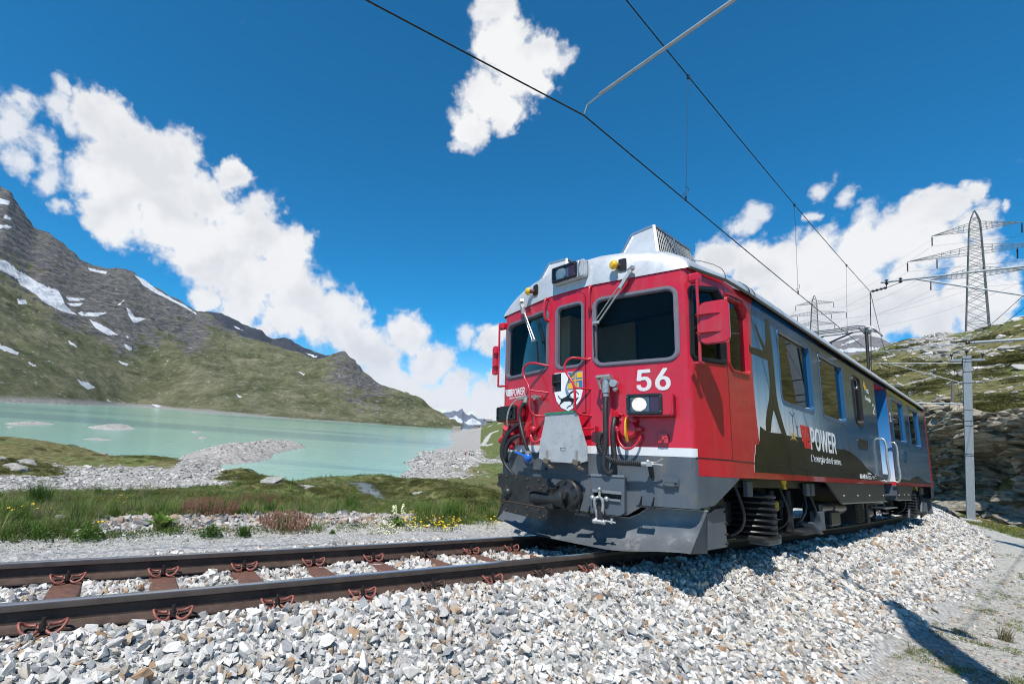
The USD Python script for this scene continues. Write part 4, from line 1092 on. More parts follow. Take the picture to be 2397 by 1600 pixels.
GLASS = pane("window_glass", (0.80, 0.81, 0.76), 0.0, 1.22)
SGLASS = pane("side_glass", (0.10, 0.105, 0.095), 0.0, 1.38)
LENS = pane("lamp_glass", (0.95, 0.95, 0.95), 0.02, 1.35)


def wrap_material():
    """The printed evening sky: dark blue above, pale at the horizon where the sun sets."""
    n = {"tc": ("texture_coordinate", {}), "s": ("separate_xyz", {}), "p": ("principled_bsdf", {"roughness": 0.10, "specular_ior_level": 0.34}),
         "z": ("map_range", {"from_min": 1.2, "from_max": 2.95, "clamp": True}),
         "near": ("rgb_ramp", {"ramp": [(0.0, (0.66, 0.62, 0.58)), (0.14, (0.58, 0.61, 0.65)), (0.30, (0.30, 0.43, 0.56)), (0.5, (0.075, 0.22, 0.38)), (0.75, (0.014, 0.13, 0.30)), (1.0, (0.003, 0.085, 0.25))]}),
         "far": ("rgb_ramp", {"ramp": [(0.0, (0.12, 0.16, 0.20)), (0.3, (0.030, 0.10, 0.18)), (0.6, (0.012, 0.042, 0.075)), (1.0, (0.006, 0.015, 0.024))]}),
         "x": ("map_range", {"range_type": "smoothstep", "from_min": 2.35, "from_max": 4.6, "clamp": True}), "m": ("mix_color", {}),
         "n": ("noise_texture", {"scale": 3.0, "detail": 5.0}), "map": ("mapping", {"scale": (3.0, 1.0, 0.18)}), "v": ("rgb_ramp", {"ramp": [(0.3, (0.78, 0.78, 0.78)), (0.7, (1.15, 1.15, 1.15))]}), "mm": ("mix_color", {"blend_type": "multiply", "fac": 1.0})}
    l = [("tc.object", "s.vector"), ("s.z", "z.value"), ("z.result", "near.fac"), ("z.result", "far.fac"), ("s.x", "x.value"), ("x.result", "m.fac"), ("near.color", "m.a"), ("far.color", "m.b"),
         ("tc.object", "map.vector"), ("map.vector", "n.vector"), ("n.fac", "v.fac"), ("m.result", "mm.a"), ("v.color", "mm.b"), ("mm.result", "p.base_color")]
    return usdkit.material(stage, "/World/Looks/wrap_sky", n, l, surface="p.BSDF")


WRAP = wrap_material()
HILLP = pm("wrap_hill", (0.020, 0.018, 0.011), 0.2, var=0.4, scale=2.5, spec=0.12)
FIGP = pm("wrap_figure", (0.016, 0.013, 0.009), 0.2, var=0.2, scale=4, spec=0.25)
WRED = pm("side_red_band", (0.36, 0.010, 0.014), 0.2, coat=0.7)
WGREY = pm("skirt_grey", (0.030, 0.033, 0.038), 0.32, 0.2, var=0.15, scale=5, spec=0.3)
YBAND = pm("class_band_yellow", (0.42, 0.33, 0.02), 0.3, coat=0.5)
DOORB = usdkit.material(stage, "/World/Looks/door_blue", {"tc": ("texture_coordinate", {}), "s": ("separate_xyz", {}), "z": ("map_range", {"from_min": 0.9, "from_max": 2.4, "clamp": True}), "r": ("rgb_ramp", {"ramp": [(0, (0.72, 0.76, 0.80)), (0.25, (0.38, 0.55, 0.75)), (0.55, (0.07, 0.24, 0.52)), (1, (0.015, 0.14, 0.36))]}), "p": ("principled_bsdf", {"roughness": 0.3, "coat_weight": 0.4})},
                        [("tc.object", "s.vector"), ("s.z", "z.value"), ("z.result", "r.fac"), ("r.color", "p.base_color")], surface="p.BSDF")

WV, WF, UC, VC, UT, U1, U2 = 1.325, 1.222, -0.23, 0.28, 0.62, 14.50, 15.12


class Panel:
    """A flat upright wall between two plan points (u, v); a runs along it, w up, d outwards."""

    def __init__(s, p0, p1):
        p0, p1 = np.array(p0, float), np.array(p1, float)
        s.p0, s.p1 = p0, p1
        s.L = np.linalg.norm(p1 - p0); e = (p1 - p0) / s.L
        ex = np.array([e[0], -e[1], 0]); ez = np.array([0, 0, 1.0])
        s.R = np.column_stack([ex, ez, np.cross(ex, ez)])
        s.o = np.array([p0[0], -p0[1], 0])

    def M(s, d=0.0):
        return mat4(s.R, s.o + s.R[:, 2] * d)

    def P(s, a, w, d=0.0):
        return s.o + s.R @ np.array([a, w, d])

    def a_v(s, v):
        return (v - s.p0[1]) / (s.p1[1] - s.p0[1]) * s.L

    def a_u(s, u):
        return (u - s.p0[0]) / (s.p1[0] - s.p0[0]) * s.L

    def plate(s, poly, thick, d=0.0, mb=None):
        return (mb or MB()).poly(poly, thick, s.M(d))


FL, FC, FR = Panel((0, -WF), (UC, -VC)), Panel((UC, -VC), (UC, VC)), Panel((UC, VC), (0, WF))
SN, SM_ = Panel((0, WF), (UT, WV)), Panel((UT, WV), (U1, WV))
SE = Panel((U1, WV), (U2, WF))
BL, BC, BR = Panel((U2, WF), (U2 + 0.23, VC)), Panel((U2 + 0.23, VC), (U2 + 0.23, -VC)), Panel((U2 + 0.23, -VC), (U2, -WF))
FARS = [Panel((U2, -WF), (U1, -WV)), Panel((U1, -WV), (UT, -WV)), Panel((UT, -WV), (0, -WF))]
TH = 0.05
CORN = 0.062                                  # panels stop short of the rounded corners
TOPW, STW, SBW, BOTW = 2.935, 1.111, 1.027, 0.547


def ring(poly, w):
    return poly.buffer(w, join_style=1).difference(poly)


def window(panel, poly, frame_w, frame_m, parent, name="window", depth=0.035, frame_h=0.018, glass=None, inner=True):
    """A rubber or metal frame round a pane set back in the wall."""
    mb = MB()
    o = poly.buffer(frame_w * 0.35); i = poly.buffer(-frame_w * 0.65)
    # rounded frame: a stack of three rings
    for w0, h in ((1.0, frame_h * 0.5), (0.72, frame_h * 0.8), (0.42, frame_h)):
        q = poly.buffer(frame_w * 0.35 - frame_w * (1 - w0) / 2).difference(poly.buffer(-frame_w * 0.65 + frame_w * (1 - w0) / 2))
        mb.poly(q, h + TH * 0.8, panel.M(-TH * 0.8))
    fr = obj(name, mb, frame_m, parent, smooth=40)
    obj("pane", panel.plate(poly.buffer(-frame_w * 0.3), 0.006, -depth), glass or GLASS, fr)
    return fr


# ---- front walls: windows are cut out
wR = rrect(FR.a_v(0.318), 1.985, FR.a_v(1.128), 2.752, 0.10)
wC = rrect(FC.a_v(-0.175), 2.0, FC.a_v(0.198), 2.765, 0.075)
wL = rrect(FL.a_v(-1.145), 2.01, FL.a_v(-0.30), 2.775, 0.09)
facets = [(FL, wL, CORN, FL.L), (FC, wC, 0, FC.L), (FR, wR, 0, FR.L - CORN)]
front = MB(); stripe = MB(); apron = MB()
for p, w, a0, a1 in facets:
    front.poly(sbox(a0, STW, a1, TOPW).difference(w.buffer(-0.022)), TH, p.M(-TH))
    stripe.poly(sbox(a0, SBW, a1, STW), TH, p.M(-TH + 0.001))
    lo = 0.42 if p is FC else None
    if p is FC:
        apron.poly(Polygon([(0, 0.42), (p.L, 0.42), (p.L, SBW), (0, SBW)]), TH, p.M(-TH))
    elif p is FR:
        apron.poly(Polygon([(0, 0.42), (p.a_v(0.62), 0.42), (p.a_v(0.78), 0.535), (a1, BOTW), (a1, SBW), (0, SBW)]), TH, p.M(-TH))
    else:
        apron.poly(Polygon([(a0, BOTW), (p.a_v(-0.78), 0.535), (p.a_v(-0.62), 0.42), (p.L, 0.42), (p.L, SBW), (a0, SBW)]), TH, p.M(-TH))


def corner(pa, pb, r=0.094):
    """Plan centre and start/end normals of the fillet between two wall panels that follow each other."""
    na, nb = pa.R[:, 2][:2], pb.R[:, 2][:2]
    c = np.array([pa.p1[0], -pa.p1[1]]) - r * (na + nb) / (1 + na @ nb)
    return c, math.atan2(na[1], na[0]), math.atan2(nb[1], nb[0]), r


def corner_strip(pa, pb, w0, w1, mb):
    c, a0, a1, r = corner(pa, pb)
    d = (a1 - a0 + math.pi) % (2 * math.pi) - math.pi
    an = a0 + d * np.linspace(0, 1, 9)
    P = np.array([[(c[0] + r * math.cos(a), c[1] + r * math.sin(a), w) for w in (w0, w1)] for a in an])
    v, f = grid_mesh(P)
    mb.add(v, f)


corner_strip(FR, SN, STW, TOPW, front); corner_strip(FARS[2], FL, STW, TOPW, front)
corner_strip(FR, SN, SBW, STW, stripe); corner_strip(FARS[2], FL, SBW, STW, stripe)
corner_strip(FR, SN, BOTW, SBW, apron); corner_strip(FARS[2], FL, BOTW, SBW, apron)
fw = obj("front_wall", front, RED, car, smooth=40)
obj("light_stripe", stripe, STRIPE, car, smooth=40)
ap = obj("front_apron", apron, GREY, car, smooth=40)
# door in the middle facet: a thin joint with a round head
dj = rrect(FC.a_v(-0.205), 1.47, FC.a_v(0.222), 2.885, (0.01, 0.01, 0.10, 0.16))
dr = obj("end_door", FC.plate(dj.buffer(-0.004).difference(wC.buffer(-0.02)), 0.012, -0.002), RED, car)
obj("door_gap", FC.plate(ring(dj.buffer(-0.004), 0.006), 0.004, 0.0), BLACKR, dr)
for p, w in ((FR, wR), (FC, wC), (FL, wL)):
    window(p, w, 0.045, RUBBER, car)
# cab inside: back wall, floor, desk, ceiling
cab = MB(); cab.box((1.32, 0.62, 1.95), (0.04, 1.20, 1.9)); cab.box((0.72, 1.18, 1.95), (1.15, 0.03, 1.9)); cab.box((0.6, 0.48, 2.1), (0.5, 0.18, 1.5))
obj("cab_back_wall", cab, BEIGE, car)
cab = MB(); cab.box((1.33, -0.62, 1.95), (0.03, 1.2, 1.9)); cab.box((0.62, 0, 2.915), (1.2, 2.3, 0.02)); cab.box((0.28, 0, 1.72), (0.55, 2.2, 0.30)); cab.box((0.7, 0, 1.1), (1.2, 2.4, 0.04)); cab.box((7.5, 0, 2.9), (12, 2.5, 0.02)); cab.box((7.5, 0, 1.05), (12, 2.5, 0.04)); cab.box((7.5, 1.22, 1.95), (13.5, 0.02, 1.8))
obj("cab_inside", cab, CABDARK, car)
st = MB()
for u in (2.5, 3.6, 4.5, 5.4, 10.2, 11.2, 12.2, 13.2):
    for v in (-0.75, 0.75):
        st.box((u, v, 1.75), (0.14, 0.9, 1.0), ch=0.04); st.box((u + 0.2, v, 1.42), (0.5, 0.9, 0.14), ch=0.04)
obj("passenger_seats", st, pm("seat_fabric", (0.05, 0.03, 0.03), 0.9), car)

# ---- near side
cabw = Polygon([(0.035, 1.99), (0.60, 2.02), (0.60, 2.72), (0.50, 2.815), (0.05, 2.735)]).buffer(-0.05).buffer(0.05)
dcab = Polygon([(0.655, 2.02), (0.76, 1.965), (1.215, 1.985), (1.225, 2.66), (1.10, 2.80), (0.66, 2.775)]).buffer(-0.06).buffer(0.06)
W1 = rrect(2.285, 1.812, 3.645, 2.765, 0.10); W2 = rrect(4.092, 1.815, 5.442, 2.772, 0.10)
WN = rrect(6.12, 1.87, 6.665, 2.74, 0.12)
W3 = rrect(9.555, 1.82, 10.98, 2.775, 0.10); W4 = rrect(11.69, 1.84, 13.16, 2.80, 0.10)
DOOR = sbox(7.93, 0.50, 9.165, 2.86)
sa = lambda poly, p: affinity.translate(poly, -p.p0[0], 0)
wallN = sbox(CORN, 0.855, SN.L, TOPW)
cabwN = affinity.scale(cabw, SN.L / UT, 1, origin=(0, 0))
side = MB()
side.poly(wallN.difference(cabwN.buffer(-0.02)), TH, SN.M(-TH))
holes = unary_union([dcab.buffer(-0.015), W1, W2, WN, W3, W4, DOOR])
side.poly(sa(sbox(UT, 0.855, U1, TOPW).difference(holes), SM_), TH, SM_.M(-TH))
rearw = sbox(0.10, 1.95, SE.L - 0.10, 2.75).buffer(-0.05).buffer(0.05)
side.poly(sbox(0, 0.855, SE.L, TOPW).difference(rearw.buffer(-0.02)), TH, SE.M(-TH))
sw = obj("side_wall", side, RED, car, smooth=40)
window(SN, cabwN, 0.05, BLACKR, car); window(SE, rearw, 0.05, BLACKR, car)
window(SM_, sa(dcab, SM_), 0.03, RED, car, depth=0.03)
rest = MB()
for p in [BL, BC, BR]:
    rest.poly(sbox(0, STW, p.L, TOPW), TH, p.M(-TH))
for p in FARS:
    rest.poly(sbox(0 if p is not FARS[2] else 0, 0.80, p.L - (CORN if p is FARS[2] else 0), TOPW), TH, p.M(-TH))
obj("rear_and_far_walls", rest, RED, car)
rest = MB()
for p in [BL, BC, BR]:
    rest.poly(sbox(0, BOTW, p.L, SBW), TH, p.M(-TH))
obj("rear_apron", rest, GREY, car)
rest = MB()
for p in [BL, BC, BR]:
    rest.poly(sbox(0, SBW, p.L, STW), TH, p.M(-TH))
obj("rear_stripe", rest, STRIPE, car)
# seam along the foot of the wall, cab door edges
seam = MB(); seam.poly(sbox(0.03, 1.021, SN.L, 1.030), 0.003, SN.M(0.0)); seam.poly(sa(sbox(UT, 1.021, 5.2, 1.027), SM_), 0.004, SM_.M(0.0))
seam.poly(sa(sbox(UT + .004, 1.03, UT + .010, TOPW - .08), SM_), 0.003, SM_.M(0))
obj("panel_seam", seam, BLACKR, car)
dh = MB()
dh.tube([SM_.P(0.05, 2.80, 0.012), SM_.P(0.20, 2.815, 0.02), SM_.P(0.45, 2.83, 0.02), SM_.P(0.585, 2.74, 0.02), SM_.P(0.60, 2.62, 0.015)], 0.014)
obj("cab_door_drip_rail", dh, RED, car, smooth=60)

# ---- printed wrap on the near side, thin sheets on the wall
D0 = 0.0022
edge = [(1.46, 2.93), (1.425, 2.75), (1.365, 2.45), (1.345, 2.15), (1.345, 1.88), (1.375, 1.55), (1.42, 1.22), (1.30, 1.225), (1.245, 1.10), (1.20, 0.925)]
wrap = Polygon(edge + [(14.2, 0.925), (14.25, 1.5), (14.28, 2.1), (14.32, 2.93)])
cut = unary_union([W1.buffer(0.01), W2.buffer(0.01), WN.buffer(0.01), W3.buffer(0.01), W4.buffer(0.01), DOOR])
hill = Polygon([(1.20, 0.925), (1.245, 1.10), (1.30, 1.225), (1.40, 1.235), (1.46, 1.44), (1.62, 1.405), (1.75, 1.392), (1.9, 1.40), (2.05, 1.405), (2.2, 1.412), (2.4, 1.404), (2.7, 1.41), (2.98, 1.422), (3.4, 1.415), (3.9, 1.39), (4.4, 1.372), (4.75, 1.365), (5.1, 1.372), (5.15, 1.40), (5.2, 1.37), (5.45, 1.365), (5.9, 1.30), (6.3, 1.22), (6.64, 1.12), (7.2, 1.03), (7.9, 0.975), (9.3, 0.98), (10.0, 1.0), (10.8, 0.985), (11.2, 1.04), (11.7, 1.09), (12.3, 1.085), (12.8, 1.03), (13.4, 0.975), (14.2, 0.965), (14.2, 0.925)])
fig = Polygon([(1.86, 2.78), (1.93, 2.81), (2.00, 2.78), (2.05, 2.5), (2.07, 2.15), (2.09, 1.86), (2.14, 1.72), (2.27, 1.52), (2.36, 1.40), (2.20, 1.395), (2.08, 1.53), (1.95, 1.68), (1.86, 1.55), (1.79, 1.395), (1.645, 1.40), (1.645, 1.49), (1.70, 1.62), (1.82, 1.80), (1.88, 1.98), (1.87, 2.27), (1.60, 2.265), (1.34, 2.262), (1.26, 2.30), (1.20, 2.37), (1.23, 2.385), (1.33, 2.335), (1.52, 2.355), (1.73, 2.365), (1.62, 2.47), (1.49, 2.62), (1.52, 2.66), (1.66, 2.53), (1.80, 2.43), (1.84, 2.55)])
obj("wrap_sky_print", SM_.plate(sa(wrap.difference(cut), SM_), 0.0016, D0 - 0.002), WRAP, car)
obj("wrap_hill_print", SM_.plate(sa(hill.difference(DOOR), SM_), 0.0012, D0), HILLP, car)
fg = MB(); SM_.plate(sa(fig, SM_), 0.0014, D0, fg)
obj("wrap_figure_print", fg, FIGP, car)
tb = MB()
for cu, w0, w1, r in ((2.64, 1.40, 1.665, 0.085), (2.80, 1.41, 1.53, 0.045), (2.98, 1.41, 1.50, 0.03)):
    tb.poly(sa(Polygon([(cu - .006, w0), (cu + .006, w0), (cu + .003, w1), (cu - .003, w1)]), SM_), 0.001, SM_.M(D0 + 0.0012))
    for a in (40, 140, 268):
        q = np.array([math.cos(math.radians(a)) * 1.6, math.sin(math.radians(a))]) * r
        tb.poly(sa(LineString([(cu, w1), (cu + q[0], w1 + q[1])]).buffer(0.005, cap_style=2), SM_), 0.001, SM_.M(D0 + 0.0012))
obj("wrap_turbine_print", tb, FIGP, car)
obj("red_side_band", SM_.plate(sa(sbox(1.2, 0.857, 14.2, 0.924).difference(DOOR), SM_), 0.002, D0 - 0.001), WRED, car)
obj("yellow_class_band", SM_.plate(sa(sbox(9.20, 2.83, 13.1, 2.905), SM_), 0.001, D0 + 0.0004), YBAND, car)
glow = MB()
for a in np.linspace(-70, 250, 17):
    q = np.array([math.cos(math.radians(a)) * 1.7, math.sin(math.radians(a))]) * (0.05 + 0.05 * (int(a) % 3 == 0))
    glow.poly(sa(Polygon([(2.63 + q[1] * .06, 1.405 - q[0] * .04), (2.63 - q[1] * .06, 1.405 + q[0] * .04), (2.63 + q[0], 1.405 + q[1])]).buffer(0.002), SM_), 0.0006, SM_.M(D0 + 0.0008))
obj("wrap_sun_print", glow, pm("wrap_sun", (0.60, 0.42, 0.14), 0.3), car)


def lettering(text, panel, a, w, height, width=None, bold=False, d=0.003, slant=0.0, thick=0.0016):
    m = meshkit.text_mesh(text, height, thick, bold)
    v = np.array(m.vertices)
    v[:, 0] -= v[:, 0].min()
    if width:
        v[:, 0] *= width / v[:, 0].max()
    v[:, 0] += slant * v[:, 1]
    return v @ panel.M(d)[:3, :3].T + panel.M(d)[:3, 3] + panel.R[:, 0] * a + panel.R[:, 1] * w, np.array(m.faces)


def letters(name, text, panel, a, w, height, width, mat, bold=False, d=0.003):
    return obj(name, lettering(text, panel, a, w, height, width, bold, d), mat, car)


# operator's word mark: red stepped block with RE, then POWER
u0 = UT
rb = Polygon([(2.935, 1.585), (3.34, 1.582), (3.34, 1.288), (3.06, 1.288), (3.02, 1.36), (2.955, 1.375), (2.99, 1.42), (2.945, 1.48)])
re_cut = unary_union([sbox(3.13, 1.300, 3.155, 1.57), sbox(3.20, 1.375, 3.33, 1.392), sbox(3.20, 1.475, 3.33, 1.492), Polygon([(3.0, 1.50), (3.06, 1.50), (3.06, 1.52), (3.0, 1.52)])])
obj("word_mark_red", SM_.plate(sa(rb.difference(re_cut), SM_), 0.0016, 0.0042), PRINTR, car)
letters("word_mark_power", "POWER", SM_, 3.345 - u0, 1.290, 0.290, 1.30, WHITE, bold=True, d=0.0042)
letters("slogan", "L'energia che ti serve.", SM_, 3.31 - u0, 1.125, 0.088, 1.55, WHITE, d=0.0042)
letters("car_number_print", "ABe 4/4 56", SM_, 6.0 - u0, 0.945, 0.072, 0.56, WHITE, bold=True, d=0.0042)
sp_ = MB()
for k, (a, w, l) in enumerate([(6.62, 1.045, .20), (6.62, 1.025, .28), (6.62, 0.99, .22), (6.62, 0.965, .3), (6.95, .985, .22), (6.62, .945, .26), (7.22, 1.03, .05), (7.22, 1.0, .05), (7.22, .965, .05), (7.0, .955, .12)]):
    v, f = lettering(["Hasler 47,0 t", "LueP 16,89 m", "R 32 t  P 34 t", "48 Pl.  br 31", "REV 12.05", "65 km/h  20", "15", "20", "30", "6,5 t"][k], SM_, a - u0, w, 0.013, l, False, 0.0042)
    sp_.add(v, f)
obj("data_print", sp_, WHITE, car)
letters("class_print", "2", SM_, 7.62 - u0, 2.19, 0.20, 0.155, WHITE, bold=False, d=0.0042)
letters("class_print", "1", SM_, 9.27 - u0, 2.19, 0.20, 0.09, WHITE, bold=False, d=0.0042)
letters("name_print", "Corviglia", SM_, 7.03 - u0, 2.40, 0.075, 0.46, WHITE, d=0.0042)
em = MB(); SM_.plate(sa(Polygon([(6.98, 2.64), (7.07, 2.76), (7.12, 2.66), (7.22, 2.68), (7.14, 2.60), (7.08, 2.56)]), SM_), 0.0014, 0.0042, em)
obj("name_emblem", em, YELLOW, car)
em = MB(); SM_.plate(sa(Polygon([(7.0, 2.60), (7.06, 2.555), (7.13, 2.595), (7.10, 2.53), (7.05, 2.52)]), SM_), 0.0014, 0.0042, em)
obj("name_emblem", em, pm("emblem_blue", (0.03, 0.25, 0.45), 0.4), car)
v, f = lettering("Engadin", SM_, 7.2 - u0, 2.60, 0.03, 0.16, False, 0.0042); v2, f2 = lettering("St. Moritz", SM_, 7.2 - u0, 2.555, 0.03, 0.20, False, 0.0042)
obj("name_emblem_text", MB().add(v, f).add(v2, f2), WHITE, car)

# side windows
for W_ in (W1, W2, W3, W4):
    wn = window(SM_, sa(W_, SM_), 0.035, BLUEF, car, depth=0.045, frame_h=0.006, glass=SGLASS)
    fr = MB(); q = sa(W_, SM_)
    fr.poly(q.buffer(0.03).difference(q), 0.006, SM_.M(0.0)); fr.poly(q.buffer(0.02).difference(q.buffer(-0.004)), 0.046, SM_.M(-0.046))
    obj("blue_reveal", fr, BLUEF, wn)
    b = W_.bounds
    mb = MB(); mb.poly(sa(sbox(b[0] + .1, b[3] - .035, b[2] - .1, b[3] - .018), SM_), 0.03, SM_.M(-0.03))
    obj("top_rail", mb, ALU, wn)
wn = window(SM_, sa(WN, SM_), 0.04, BLACKR, car, depth=0.03, glass=SGLASS)
mb = MB(); q = sa(rrect(6.17, 2.55, 6.62, 2.70, 0.05), SM_); mb.poly(ring(q, 0.02), 0.012, SM_.M(-0.03))
obj("vent_light", mb, ALU, wn)
mb = MB(); q = sa(rrect(6.12, 1.495, 6.80, 1.60, 0.03), SM_); mb.poly(ring(q, 0.018), 0.012, SM_.M(0.002)); mb.poly(q, 0.006, SM_.M(0.002))
obj("destination_box", mb, BLACKR, car, smooth=30)
mb = MB(); mb.poly(sa(rrect(10.33, 1.42, 10.72, 1.60, 0.02), SM_), 0.02, SM_.M(0.002)); mb.poly(sa(rrect(10.36, 1.60, 10.46, 1.64, 0.01), SM_), 0.035, SM_.M(0.002)); mb.poly(sa(rrect(10.58, 1.60, 10.7, 1.64, 0.01), SM_), 0.035, SM_.M(0.002))
obj("side_box", mb, pm("side_box_blue", (0.02, 0.06, 0.11), 0.3), car)

# entrance: recessed vestibule, bright end wall facing forward
DV = 0.62
mb = MB(); mb.box((8.548, -(WV - DV), 1.68), (1.25, 0.03, 2.36))
obj("entrance_door", mb, DOORB, car)
mb = MB(); mb.box((9.185, -(WV - DV / 2 - 0.003), 1.895), (0.05, DV, 1.93)); mb.box((7.905, -(WV - DV / 2 - 0.03), 1.68), (0.05, DV - 0.02, 2.36))
obj("entrance_end_wall", mb, DOORB, car)
mb = MB(); mb.box((9.185, -(WV - DV / 2 - 0.003), 0.892), (0.052, DV, 0.072)); obj("entrance_red_trim", mb, PRINTR, car)
mb = MB(); mb.box((8.55, -(WV - DV / 2 - 0.03), 2.885), (1.24, DV - 0.02, 0.04))
obj("entrance_ceiling", mb, PRINTR, car)
mb = MB(); mb.box((9.185, -(WV - DV / 2 - 0.003), 0.70), (0.05, DV, 0.31)); mb.box((8.55, -(WV - DV / 2 - 0.03), 0.90), (1.23, DV - .05, 0.03)); mb.box((8.55, -(WV - 0.16), 0.66), (1.23, 0.30, 0.03))
obj("entrance_steps", mb, GREY, car)
for u in (7.965, 9.08):
    hb = MB()
    hb.tube(spline([SM_.P(u - u0, 1.72, -0.02), SM_.P(u - u0, 1.73, 0.05), SM_.P(u - u0, 1.66, 0.075), SM_.P(u - u0, 1.30, 0.075), SM_.P(u - u0, 0.99, 0.075), SM_.P(u - u0, 0.93, 0.05), SM_.P(u - u0, 0.935, -0.01)], 30), 0.019, 10)
    obj("grab_rail", hb, STEEL, car, smooth=60)

# skirt panels
sk = Polygon([(4.02, 0.853), (4.76, 0.545), (10.73, 0.55), (11.18, 0.853)]).difference(DOOR)
obj("skirt_panel", SM_.plate(sa(sk, SM_), 0.03, -0.03), WGREY, car)
bo = MB()
for u in (4.86, 5.75, 6.6, 7.75, 9.35, 9.95, 10.5):
    p = SM_.P(u - u0, 0.66, 0.0); bo.ball(p, 0.014, 1)
obj("skirt_bolts", bo, STEEL, car)
mb = MB(); mb.poly(sa(sbox(4.74, 0.54, 7.93, 0.552), SM_), 0.05, SM_.M(-0.03)); mb.poly(sa(sbox(9.165, 0.545, 10.73, 0.557), SM_), 0.05, SM_.M(-0.03))
obj("skirt_edge", mb, ALU, car)
fs = MB(); fs.poly(Polygon([(CORN, BOTW + .01), (0.29, 0.58), (SN.L, 0.775), (SN.L, 0.853), (CORN, 0.853)]), TH, SN.M(-TH)); fs.poly(sa(Polygon([(UT, 0.775), (0.80, 0.853), (UT, 0.853)]), SM_), TH, SM_.M(-TH))
fs.box((0.26, -1.15, 0.565), (0.14, 0.12, 0.05))
obj("cab_skirt", fs, GREY, car)
rs = MB(); rs.poly(Polygon([(SE.L - 0.3, BOTW), (SE.L, BOTW), (SE.L, 0.853), (0, 0.853)]), TH, SE.M(-TH))
obj("rear_skirt", rs, GREY, car)

# ---- roof
rv = np.array([-1.372, -1.368, -1.34, -1.27, -1.13, -0.95, -0.70, -0.35, 0, 0.35, 0.70, 0.95, 1.13, 1.27, 1.34, 1.368, 1.372])
rw = np.array([2.925, 2.985, 3.045, 3.11, 3.20, 3.268, 3.318, 3.352, 3.362, 3.352, 3.318, 3.268, 3.20, 3.11, 3.045, 2.985, 2.925])


def front_u(v, r=0.0):
    v = np.abs(v)
    return np.where(v < VC, UC, UC + (v - VC) * 0.23 / (WF - VC))


rings = []
for a, s_b, dv in ((0.0, -0.012, 0.0), (0.45, 0.0, 0.0), (0.70, 0.022, 0.0), (0.84, 0.055, 0.004), (0.93, 0.11, 0.008), (0.985, 0.22, 0.012), (1.0, 0.42, 0.02), (1.0, 0.80, 0.1)):
    vv = rv * (WF + 0.022 + dv * 0.7) / 1.372
    rings.append(np.column_stack([front_u(vv) * max(0, 1 - s_b / 0.6) + s_b, -vv, 2.925 + (rw - 2.925) * a]))
body = []
for u in (1.2, 4, 7.5, 11, 14.0):
    body.append(np.column_stack([np.full(len(rv), u), -rv, rw]))
rings += body
for a, s_b, dv in ((1.0, 0.80, 0.1), (1.0, 0.42, 0.02), (0.95, 0.18, 0.01), (0.78, 0.05, 0.0), (0.0, -0.012, 0.0)):
    vv = rv * (WF + 0.022 + dv * 0.7) / 1.372
    rings.append(np.column_stack([U2 - front_u(vv) * max(0, 1 - s_b / 0.6) - s_b, -vv, 2.925 + (rw - 2.925) * a]))
v, f = grid_mesh(np.array(rings))
roof = obj("roof", (v, f), SILVER, car, smooth=28)
gt = MB()
for sg in (1, -1):
    gt.tube([(0.02, -sg * 1.245, 2.93), (0.62, -sg * 1.355, 2.93), (1.2, -sg * 1.372, 2.93), (14.2, -sg * 1.372, 2.93), (14.6, -sg * 1.35, 2.93), (15.1, -sg * 1.245, 2.93)], 0.016, 8)
obj("gutter", gt, BRASS, roof, smooth=60)
js = MB()
for u in (0.56, 1.26, 1.42):
    js.tube([(u, -a * 1.003, b + 0.003) for a, b in zip(rv[9:], rw[9:])], 0.004, 5)
obj("roof_joint", js, BLACKR, roof)
wk = MB()
for sg in (1, -1):
    for u in np.arange(1.55, 14.0, 0.060):
        wk.box((u, -sg * 1.03, 3.268), (0.026, 0.16, 0.05), rot((1, 0, 0), sg * 0.33))
    for o in (0.95, 1.11):
        wk.beam((1.5, -sg * o, 3.29 if o < 1 else 3.245), (14.0, -sg * o, 3.29 if o < 1 else 3.245), 0.02)
obj("roof_grating", wk, GRILLE, roof)
gb = MB(); gb.box((1.5, 0.0, 3.40), (1.5, 0.5, 0.06), ch=0.02)
for k in range(9):
    gb.box((0.85 + k * 0.16, 0.0, 3.44), (0.09, 0.46, 0.03))
obj("roof_resistor", gb, DARKM, roof)
for k in range(7):
    mb = MB(); u = 3.2 + k * 1.25
    if u > 10.5:
        break
    mb.box((u, 0, 3.40), (1.05, 1.2, 0.09), ch=0.02)
    for j in range(6):
        mb.box((u - 0.42 + j * 0.165, 0, 3.455), (0.10, 1.15, 0.03))
    obj("roof_unit", mb, DARKM, roof)


